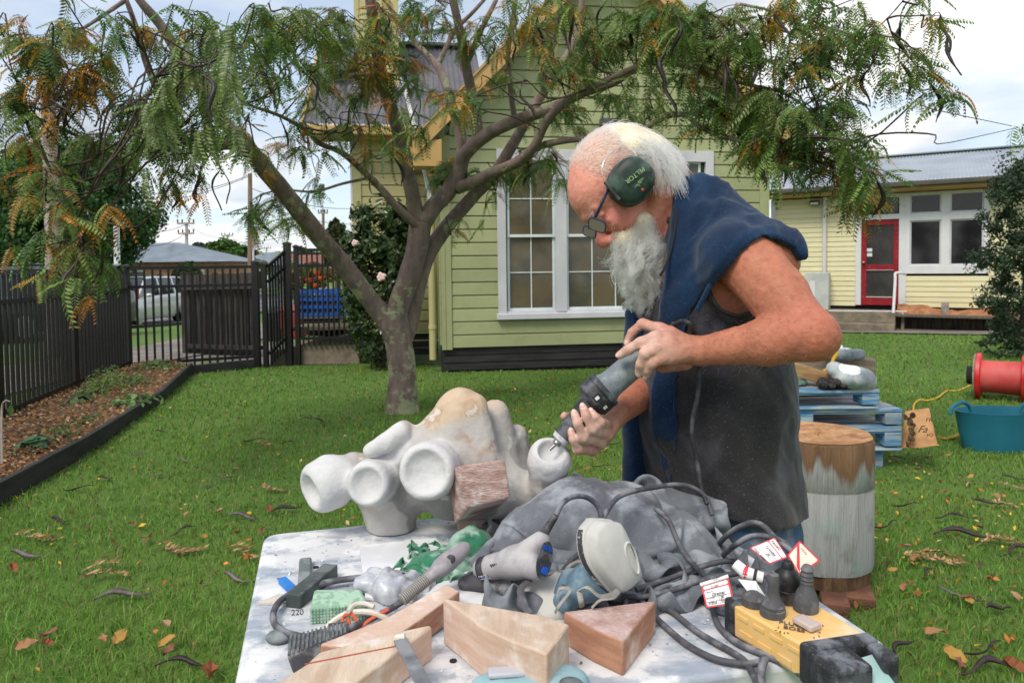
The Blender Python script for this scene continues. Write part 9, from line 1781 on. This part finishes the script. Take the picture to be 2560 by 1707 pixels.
 d = .005*vnoise(np.c_[V[:, 0]*15, V[:, 1]*15, V[:, 2]*4], 21, 3)+.0032*(1-2.4*np.abs(vnoise(np.c_[(V[:, 0]*.8-V[:, 2]*.6)*46, V[:, 1]*12, (V[:, 0]*.6+V[:, 2]*.8)*9], 27, 1)))+.006*np.clip((1.2-V[:, 2])/.2, 0, 1)*np.sin(V[:, 0]*95+V[:, 1]*40+2*vnoise(V*6, 22))+.004*(1-2.2*np.abs(vnoise(np.c_[V[:, 0]*20-V[:, 2]*16, V[:, 1]*14, V[:, 2]*9], 23, 2)))*np.clip((V[:, 2]-1.15)/.1, 0, 1); V = relax(V+n*d[:, None], Q, 2, .45)
 nv = mat('navy_fleece', lin(22, 50, 82), lin(15, 37, 64), scale=5, rough=.95, spec=.15, bump=.5, bscale=380, sheen=.15, speck=210, dust=.08, dustc=lin(90, 112, 142), dscale=7, dup=False, dlo=.48, dhi=.75)
 ve = obj('vest', mesh_from('vest', V-org, quads=Q), nv, t)
 b = MB(); b.tube(spline([q(1990, 646, 1.36), q(1953, 616, 1.312), q(1922, 601, 1.298), q(1888, 593, 1.290), q(1852, 610, 1.288), q(1820, 642, 1.292), q(1791, 686, 1.298), q(1768, 727, 1.302), q(1742, 778, 1.308)], 60), .0050, 8); b.build('armhole_hem', nv, ve, smooth=True)
 s = SDF((.24, 1.28, .02), (.72, 1.78, .92), .006); s.ell(q(1812, 1300, 1.52), (.148, .180, .17), None, 0)
 for sy, dx in ((-.09, .02), (.09, -.02)): a = q(1850, 1330, 1.52)*np.array((1, 0, 1))+(0, 1.52+sy, 0); k_ = np.array((a[0]+dx, a[1], .42)); s.cap(a, k_, .088, .066, .04); s.cap(k_, np.array((a[0]+dx+.03, a[1], .09)), .066, .058, .02)
 V, Q = s.nets(); V = relax(V, Q, 2); V += vnormals(V, Q)*(.005*vnoise(np.c_[V[:, 0]*20, V[:, 1]*20, V[:, 2]*30], 5, 3))[:, None]; obj('jeans', mesh_from('jeans', V-org, quads=Q), mat('denim', lin(62, 88, 116), lin(46, 68, 94), scale=9, rough=.9, bump=.4, bscale=300, dust=.3, dscale=9, dup=False), t)
 for sy, dx in ((-.09, .05), (.09, .01)):
  a = q(1850, 1330, 1.52); s = SDF((a[0]-.25, 1.3+sy, -.01), (a[0]+.25, 1.74+sy, .2), .006); s.cap((a[0]+dx, 1.52+sy, .05), (a[0]+dx-.15, 1.52+sy, .04), .050, .042, 0); s.cap((a[0]+dx, 1.52+sy, .05), (a[0]+dx, 1.52+sy, .14), .05, .055, .02); g = s.grid(); s.f = np.maximum(s.f, np.float32(.004)-g[2]); V, Q = s.nets(); obj('boot', mesh_from('boot', V-org, quads=Q), M['rubber'], t)
 # ---- hair: strands as thin three-sided tubes
 def strands(paths, r0, r1, name, m, cols, par=t):
  n_, k, _ = paths.shape; cu = D.hair_curves.new(name); cu.add_curves([k]*n_); cu.position_data.foreach_set('vector', (paths-org).astype(np.float32).ravel())
  a = cu.attributes.new('radius', 'FLOAT', 'POINT') if 'radius' not in cu.attributes else cu.attributes['radius']; a.data.foreach_set('value', np.tile(np.linspace(r0, r1, k), n_).astype(np.float32)); cu.materials.append(m)
  o = D.objects.new(name, cu); return link(o, par)
 hm_ = D.materials.new('white_hair'); hm_.use_nodes = True; hn = hm_.node_tree; hb = hn.nodes.new('ShaderNodeBsdfHairPrincipled'); hb.parametrization = 'COLOR'; hb.inputs['Color'].default_value = (.93, .82, .63, 1); hb.inputs['Roughness'].default_value = .45; hb.inputs['Radial Roughness'].default_value = .5; hb.inputs['Random Roughness'].default_value = .3; hn.links.new(hb.outputs[0], hn.nodes['Material Output'].inputs[0]); hcol = lambda n_: np.clip(np.array((1.0, .90, .74))*(1+.10*rs.normal(size=(n_, 1)))*np.where(rs.rand(n_, 1) < .12, .72, 1), .05, .95)
 N = 8000; d = rs.normal(size=(N*3, 3)); d /= np.linalg.norm(d, axis=1)[:, None]; lp = d*np.array((.106, .093, .077))+np.array((.006, .044, 0)); ok = (lp[:, 1] > .045+.35*np.maximum(lp[:, 0], 0)) & (lp[:, 0] < .045+.03*rs.rand(N*3)) | ((lp[:, 0] < -.015) & (lp[:, 1] > -.03)); lp = lp[ok][:N]; dn = d[ok][:N]; N = len(lp)
 root = E+K*(lp @ HR.T); nr = dn @ HR.T; back = np.clip((-lp[:, 0]+.01)/.09, 0, 1); L = .008+.008*rs.rand(N)+back**2*(.045+.04*rs.rand(N)); k = 12; tt = np.linspace(0, 1, k)[None, :, None]
 cb = np.tile(-f*.7-u*.75, (N, 1)); cb = cb-nr*np.sum(cb*nr, 1)[:, None]; dr = cb+nr*.16+.16*rs.normal(size=(N, 3))+np.array((.1, 0, -.25))*back[:, None]; dr /= np.linalg.norm(dr, axis=1)[:, None]
 Pth = root[:, None]+dr[:, None]*tt*L[:, None, None]+nr[:, None]*(.006*np.sin(tt*math.pi)*(.2+back[:, None, None]))+np.array((0, 0, -1.))*(tt**2)*(L*back*.55)[:, None, None]
 ph = rs.rand(N, 1, 1)*6.3; Pth = Pth+(np.sin(tt*7+ph)*l+np.cos(tt*6+ph)*u)*.0035*back[:, None, None]*tt
 strands(Pth, .00042, .00022, 'hair', hm_, hcol(N))
 s = SDF(H(-.10, .02)-.16, H(-.10, .02)+.16, .004); s.ell(H(-.040, .048), np.array((.062, .072, .074))*K, HR, 0); s.ell(H(-.076, .010), np.array((.040, .044, .060))*K, HR, .03); s.cap(q(1640, 455, 1.48), q(1668, 450, 1.48), .042, .028, .02); V, Q = s.nets(); V = relax(V, Q, 2); n = vnormals(V, Q); pj = (V-E) @ HR; V = V+n*(.0045*vnoise(np.c_[pj[:, 0]*12, pj[:, 1]*55, pj[:, 2]*55], 3, 3))[:, None]
 obj('hair_mass', mesh_from('hair_mass', V-org, quads=Q), mat('hair_core', lin(246, 234, 208), lin(226, 208, 178), scale=18, stretch=(1, 3, 1), rough=.6), t)
 N = 2600; dd = np.stack([rs.uniform(-1, -.1, N), rs.uniform(-.5, .55, N), rs.uniform(.15, 1, N)*np.where(rs.rand(N) < .75, 1, -1)], 1); dd /= np.linalg.norm(dd, axis=1)[:, None]; root = E+(dd*np.array((.106, .093, .079))+np.array((.006, .044, 0))) @ HR.T
 end = np.array([q(x, y, Y) for x, y, Y in zip(rs.uniform(1635, 1722, N), rs.uniform(405, 496, N), rs.uniform(1.40, 1.56, N))]); m0 = (root+end)/2+l*.02*rs.rand(N)[:, None]+np.array((.012, 0, .026)); tt = np.linspace(0, 1, 16)[None, :, None]; Pth = root[:, None]*(1-tt)**2+2*m0[:, None]*tt*(1-tt)+end[:, None]*tt**2
 ph = rs.rand(N, 1, 1)*6.3; Pth += (np.sin(tt*9+ph)*u+np.cos(tt*8+ph)*l)*.006*tt; strands(Pth, .00045, .00025, 'hair', hm_, hcol(N))
 ok = np.nonzero((np.linalg.norm(BV-(El*.5+Wr*.5), axis=1) < .12) & (BV[:, 0] > Wr[0]+.005))[0]; ii = ok[rs.randint(0, len(ok), 900)]; N = 900; dr = BN[ii]*.55+np.array((-.5, 0, -.25))+.35*rs.normal(size=(N, 3)); tt = np.linspace(0, 1, 7)[None, :, None]; Pth = BV[ii][:, None]+dr[:, None]*tt*(.007+.010*rs.rand(N))[:, None, None]+np.array((-.003, 0, -.002))*tt**2
 strands(Pth[:260], .00008, .00004, 'arm_hair', hm_, None)
 s = SDF(q(1480, 800, 1.36)*np.array((1, 0, 1))+(0, 1.36, 0), q(1700, 480, 1.36)*np.array((1, 0, 1))+(0, 1.62, 0), .003); c_ = lambda x, y, Y: q(x, y, Y)
 for (x, y, r, Y) in ((1600, 560, 36, 1.455), (1612, 615, 40, 1.45), (1572, 600, 36, 1.45), (1590, 660, 46, 1.46), (1600, 705, 34, 1.46), (1605, 738, 16, 1.46), (1545, 598, 20, 1.44), (1640, 580, 22, 1.47), (1595, 640, 44, 1.50), (1560, 650, 26, 1.46)): s.ell(c_(x+10, y, Y), np.array((r*.70, r*.74, r*.90))*1.46/1750, None, .012)
 V, Q = s.nets(); V = relax(V, Q, 2); n = vnormals(V, Q); V = V+n*(.004*vnoise(V*60, 6, 3))[:, None]; obj('beard_mass', mesh_from('beard_mass', V-org, quads=Q), mat('beard_core', lin(244, 232, 204), lin(216, 198, 166), scale=55, rough=.7), t)
 cand = V[n[:, 1] < .5]; nn = n[n[:, 1] < .5]; N = 3600; ii = rs.randint(0, len(cand), N); root = cand[ii]; nr = nn[ii]; yb = (root[:, 2]-q(1600, 760, 1.46)[2])/.16
 L = (.030+.055*rs.rand(N))*np.clip(.55+.7*yb, .5, 1.1); k = 26; tt = np.linspace(0, 1, k)[None, :, None]; dw = nr*.24+np.array((0, 0, -1.))+.28*rs.normal(size=(N, 3)); dw /= np.linalg.norm(dw, axis=1)[:, None]
 lk = (np.floor(root[:, 0]*70)*7+np.floor(root[:, 2]*45)*13+np.floor(root[:, 1]*50)*3).astype(int) % 40; phs = np.random.RandomState(9).rand(40)*6.3; fr_ = (9+8*np.random.RandomState(8).rand(40)); A_ = np.cross(dw, (0, 1, 0)); A_ /= np.linalg.norm(A_, axis=1)[:, None]; B_ = np.cross(dw, A_)
 w_ = fr_[lk][:, None, None]*tt+phs[lk][:, None, None]+.5*rs.rand(N)[:, None, None]; R_ = (.0036+.0040*rs.rand(N))[:, None, None]*np.minimum(1, tt*3)
 Pth = root[:, None]+dw[:, None]*tt*L[:, None, None]+R_*(np.cos(w_)*A_[:, None]+np.sin(w_)*B_[:, None])+nr[:, None]*.006*np.sin(tt*3.1)+np.array((0, 0, -1))*(tt**2)*.008
 ci = rs.choice(N, 170, False); nl = np.argmin(((root[:, None]-root[ci][None])**2).sum(2)+1e-5*rs.rand(N, 170), 1); LKp = Pth[ci][nl]; tt2 = np.minimum(1, tt*1.3)*.72; Pth = Pth*(1-tt2)+(LKp+(root-root[ci][nl])[:, None]*.45)*tt2
 strands(Pth, .00050, .00026, 'beard', hm_, np.clip(hcol(N)*(.84+.3*rs.rand(N, 1)), .05, .95))
 N = 520; root = np.array([H(a, b, c) for a, b, c in zip(.098+.018*rs.rand(N), -.056-.012*rs.rand(N), rs.uniform(-.03, .034, N))]); sg = np.sign((root-E) @ l); dr = -f*.25-u*.75+l*(.75*sg)[:, None]+.2*rs.normal(size=(N, 3)); L = .03+.025*rs.rand(N); tt = np.linspace(0, 1, 14)[None, :, None]; Pth = root[:, None]+dr[:, None]*tt*L[:, None, None]+f*.012*np.sin(tt*3.1)+np.sin(tt*8+rs.rand(N, 1, 1)*6)*.003*u; strands(Pth, .0005, .00028, 'moustache', hm_, hcol(N))
 N = 60; root = np.array([H(.112, .032, c) for c in rs.uniform(.01, .045, N)]); dr = f*.7-u*.2+l*.4+.3*rs.normal(size=(N, 3)); Pth = root[:, None]+dr[:, None]*np.linspace(0, 1, 6)[None, :, None]*.014; strands(Pth, .0004, .0002, 'eyebrow', hm_, hcol(N))
 b = MB(); b.ball(H(.108, .006, .032), .0062*K); b.build('eye', mat('eye', lin(70, 74, 80), rough=.1), t, smooth=True)
 # ---- ear muffs
 gm = mat('muff_green', lin(38, 62, 52), lin(24, 36, 33), scale=14, rough=.5, bump=.1, bscale=80, dust=.5, dustc=lin(96, 116, 108), dscale=24, dup=False); dk = mat('muff_dark', lin(40, 42, 42), rough=.6, dust=.3); steel = mat('muff_wire', lin(214, 208, 200), rough=.3, metal=.6)
 mc = q(1577, 454, 1.395); ax = nrm((-.06, -1, .02)); e1 = nrm(np.array((.62, 0, .79))-ax*np.dot((.62, 0, .79), ax)); e2 = np.cross(ax, e1); A = np.linspace(0, 2*math.pi, 41)[:-1]; r_ = .0445
 shp = lambda k_, d_: [mc+ax*d_+k_*r_*(e1*1.06*np.sign(math.cos(a))*abs(math.cos(a))**.86+e2*.95*np.sign(math.sin(a))*abs(math.sin(a))**.86) for a in A]
 def shell(lv, nm, m, par): b = MB(); Vv = np.vstack([shp(*x) for x in lv]); b.add(Vv, [(i*40+j, i*40+(j+1) % 40, (i+1)*40+(j+1) % 40, (i+1)*40+j) for i in range(len(lv)-1) for j in range(40)]); return b.build(nm, m, par, smooth=True, angle=50)
 cup = shell([(.9, -.018), (1.04, -.016), (1.04, .0), (1.0, .001), (1.0, .012), (.95, .020), (.80, .0265), (.5, .0300), (.0, .031)], 'ear_cup', gm, t); shell([(.8, -.034), (1.0, -.032), (1.0, -.016), (.8, -.016)], 'ear_cushion', dk, cup)
 lt = mat('muff_print', lin(150, 186, 130), rough=.6); X_ = nrm(q(1553, 461, 1.37)-q(1604, 421, 1.37)); U_ = nrm(q(1585, 452, 1.37)-q(1577, 441, 1.37)); lettering('PELTOR', q(1606, 418, 1.366)+ax*.0065, X_, U_, .0125, lt, cup, ext=.0012)
 for i, sx in enumerate((.0052, .0045, .0045)): lettering(('H520F', 'EN 352-3', '3M')[i] if i < 2 else 'S', q(1604-4*i+2, 445+9*i, 1.366)+ax*.0065, X_, U_, sx, lt, cup, ext=.0010)
 b = MB(); b.ball(q(1606, 475, 1.366)+ax*.0035, (.0035, .002, .0035)); b.build('red_dot', mat('muff_red', lin(160, 70, 60)), cup)
 for pts, nm in (([q(1514, 457, 1.385), q(1505, 432, 1.385), q(1510, 405, 1.39), q(1532, 378, 1.41), q(1578, 358, 1.46), q(1582, 352, 1.50), q(1586, 372, 1.555), q(1580, 450, 1.60)], 'wire_band'), ([q(1580, 358, 1.46), q(1578, 366, 1.44), q(1583, 378, 1.42), q(1594, 394, 1.40)], 'wire_band')): b = MB(); b.tube(spline(pts, 50), .0013, 8); b.build(nm, steel, t, smooth=True)
 for a_, c2 in (((1513, 455, 1.383), (1549, 500, 1.372)), ((1593, 392, 1.392), (1623, 427, 1.372))): b = MB(); b.tube([q(*a_), q(*c2)], .0042, 10); b.build('band_slider', dk, t, smooth=True)
 # ---- glasses
 fr = mat('frame_navy', lin(42, 50, 84), rough=.4); b = MB(); b.tube(spline([q(1520, 474, 1.39), q(1504, 510, 1.385), q(1487, 545, 1.40), q(1482, 551, 1.405)], 16), .0026, 8, flat=1.3); g_ = b.build('glasses', fr, t, smooth=True)
 glass = mat('lens', (.20, .165, .14), rough=.05, spec=.7)
 for (cx, cy, Y, hw_, hh, ya) in ((1493, 563, 1.400, .0190, .0125, .62), (1474, 580, 1.462, .0150, .0110, .3)):
  c = q(cx, cy, Y); nl = nrm(np.array((-.55, -.65, -.35))); ex = nrm(np.array((.93, -.25, -.22))); ex = nrm(ex-nl*np.dot(ex, nl)); ey = np.cross(nl, ex); P4 = []
  for i in range(32): a = i*2*math.pi/32; P4.append(c+ex*hw_*np.sign(math.cos(a))*abs(math.cos(a))**.5+ey*hh*np.sign(math.sin(a))*abs(math.sin(a))**.5)
  b = MB(); b.tube(P4+[P4[0]], .0017, 8, cap=False); b.build('lens_rim', fr, g_, smooth=True); b = MB(); b.prism(P4, nl*.0012); b.build('lens', glass, g_)
 b = MB(); b.tube(spline([q(1478, 572, 1.415), q(1474, 568, 1.43), q(1472, 572, 1.45)], 8), .0016, 8); b.build('bridge', fr, g_)
 b = MB(); b.tube(spline([q(1692, 520, 1.42), q(1688, 570, 1.405), q(1677, 625, 1.39), q(1662, 668, 1.37), q(1650, 690, 1.37)], 20), .0026, 8); b.build('lanyard', M['tyre'], t, smooth=True)
 return t
person()
def die_grinder():
 a, d = P(1652, 853, 1.316), P(1491, 990, 1.312); ax = nrm(d-a); L = np.linalg.norm(d-a); t = empty('die_grinder', (a+d)/2, 'grey electric die grinder held in both hands, its bit in the right stone cup', 'grinder'); al = mat('grinder_grey', lin(122, 130, 136), lin(98, 106, 112), scale=16, rough=.5, bump=.1, bscale=60, dust=.6, dustc=lin(158, 168, 174), dscale=20, dup=False, speck=170); bk = mat('grinder_black', lin(54, 54, 60), lin(40, 40, 45), scale=20, rough=.6, dust=.55, dustc=lin(128, 130, 138), dscale=28, dup=False)
 b = MB(); b.lathe(a-ax*.012, ax, [(0, .012), (.006, .020), (.03, .0225), (L*.36, .0235)], 28); b.build('rear_cap', bk, t, smooth=True)
 b = MB(); b.lathe(a+ax*(L*.36-.012), ax, [(0, .0238), (.004, .0248), (L*.50, .0260), (L*.56, .0300), (L*.60, .0340)], 30); b.build('motor_housing', al, t, smooth=True)
 c0 = a+ax*(L*.95-.012); b = MB(); b.lathe(c0, ax, [(-.004, .0345), (0, .0365), (.006, .0365), (.008, .0345), (.010, .0362), (.030, .0362), (.034, .033), (.040, .024)], 30); col = b.build('gear_collar', bk, t, smooth=True, angle=30)
 n_ = nrm(np.cross(ax, (0, 1, 0))); wt = mat('vent_white', lin(214, 214, 208), rough=.5); e_ = nrm(np.cross(ax, (0, -1, 0)))
 for ang in (-.55, .12):
  dv = nrm(np.array((0, -1., 0))*math.cos(ang)+e_*math.sin(ang)); s_ = np.cross(ax, dv); c = c0+ax*.020+dv*.0358; b = MB(); b.box(c, (.014, .012, .0035), np.stack([ax, s_, dv], 1)); b.build('vent_frame', M['tyre'], col); b = MB(); b.box(c+dv*.0012, (.008, .006, .003), np.stack([ax, s_, dv], 1)); b.build('vent_slot', wt, col)
 g0 = P(1472, 1012, 1.312); g1 = P(1398, 1102, 1.306); gx = nrm(g1-g0); gl = np.linalg.norm(g1-g0); b = MB(); b.lathe(g0, gx, [(-.01, .022), (.0, .021), (gl*.5, .0175), (gl*.86, .0185), (gl*.88, .0175)], 26); b.build('grip', bk, t, smooth=True)
 b = MB(); b.lathe(g0+gx*gl*.88, gx, [(0, .0183), (gl*.10, .0165), (gl*.14, .010)], 24); b.build('nose_ring', mat('nose_white', lin(214, 214, 216), lin(150, 150, 154), scale=30, rough=.5), t, smooth=True)
 tip = P(1376, 1122, 1.302); p = g0+gx*gl; cd = nrm(tip-p); cl_ = np.linalg.norm(tip-p); st = mat('chuck_steel', lin(150, 150, 152), rough=.35, metal=.8); b = MB(); b.lathe(p, cd, [(-.004, .008), (cl_*.35, .0085), (cl_*.45, .006), (cl_*.5, .0035), (cl_*1.1, .003)], 16); b.build('collet', st, t, smooth=True)
 pts = [a-ax*.01, P(1672, 822, 1.30), P(1700, 804, 1.285), P(1722, 808, 1.27), P(1738, 840, 1.30), P(1748, 900, 1.31), P(1748, 940, 1.305), P(1744, 990, 1.30), P(1732, 1048, 1.298), P(1731, 1094, 1.297), P(1742, 1150, 1.295), P(1752, 1215, 1.28), P(1768, 1260, 1.26)]; b = MB(); b.tube(spline(pts, 80), .0044, 10); b.build('cord', M['rubber'], t, smooth=True)
 b = MB(); b.lathe(a-ax*.01, nrm(P(1680, 815, 1.30)-a), [(0, .009), (.02, .008), (.035, .006)], 14); b.build('cord_sleeve', bk, t, smooth=True)
die_grinder()
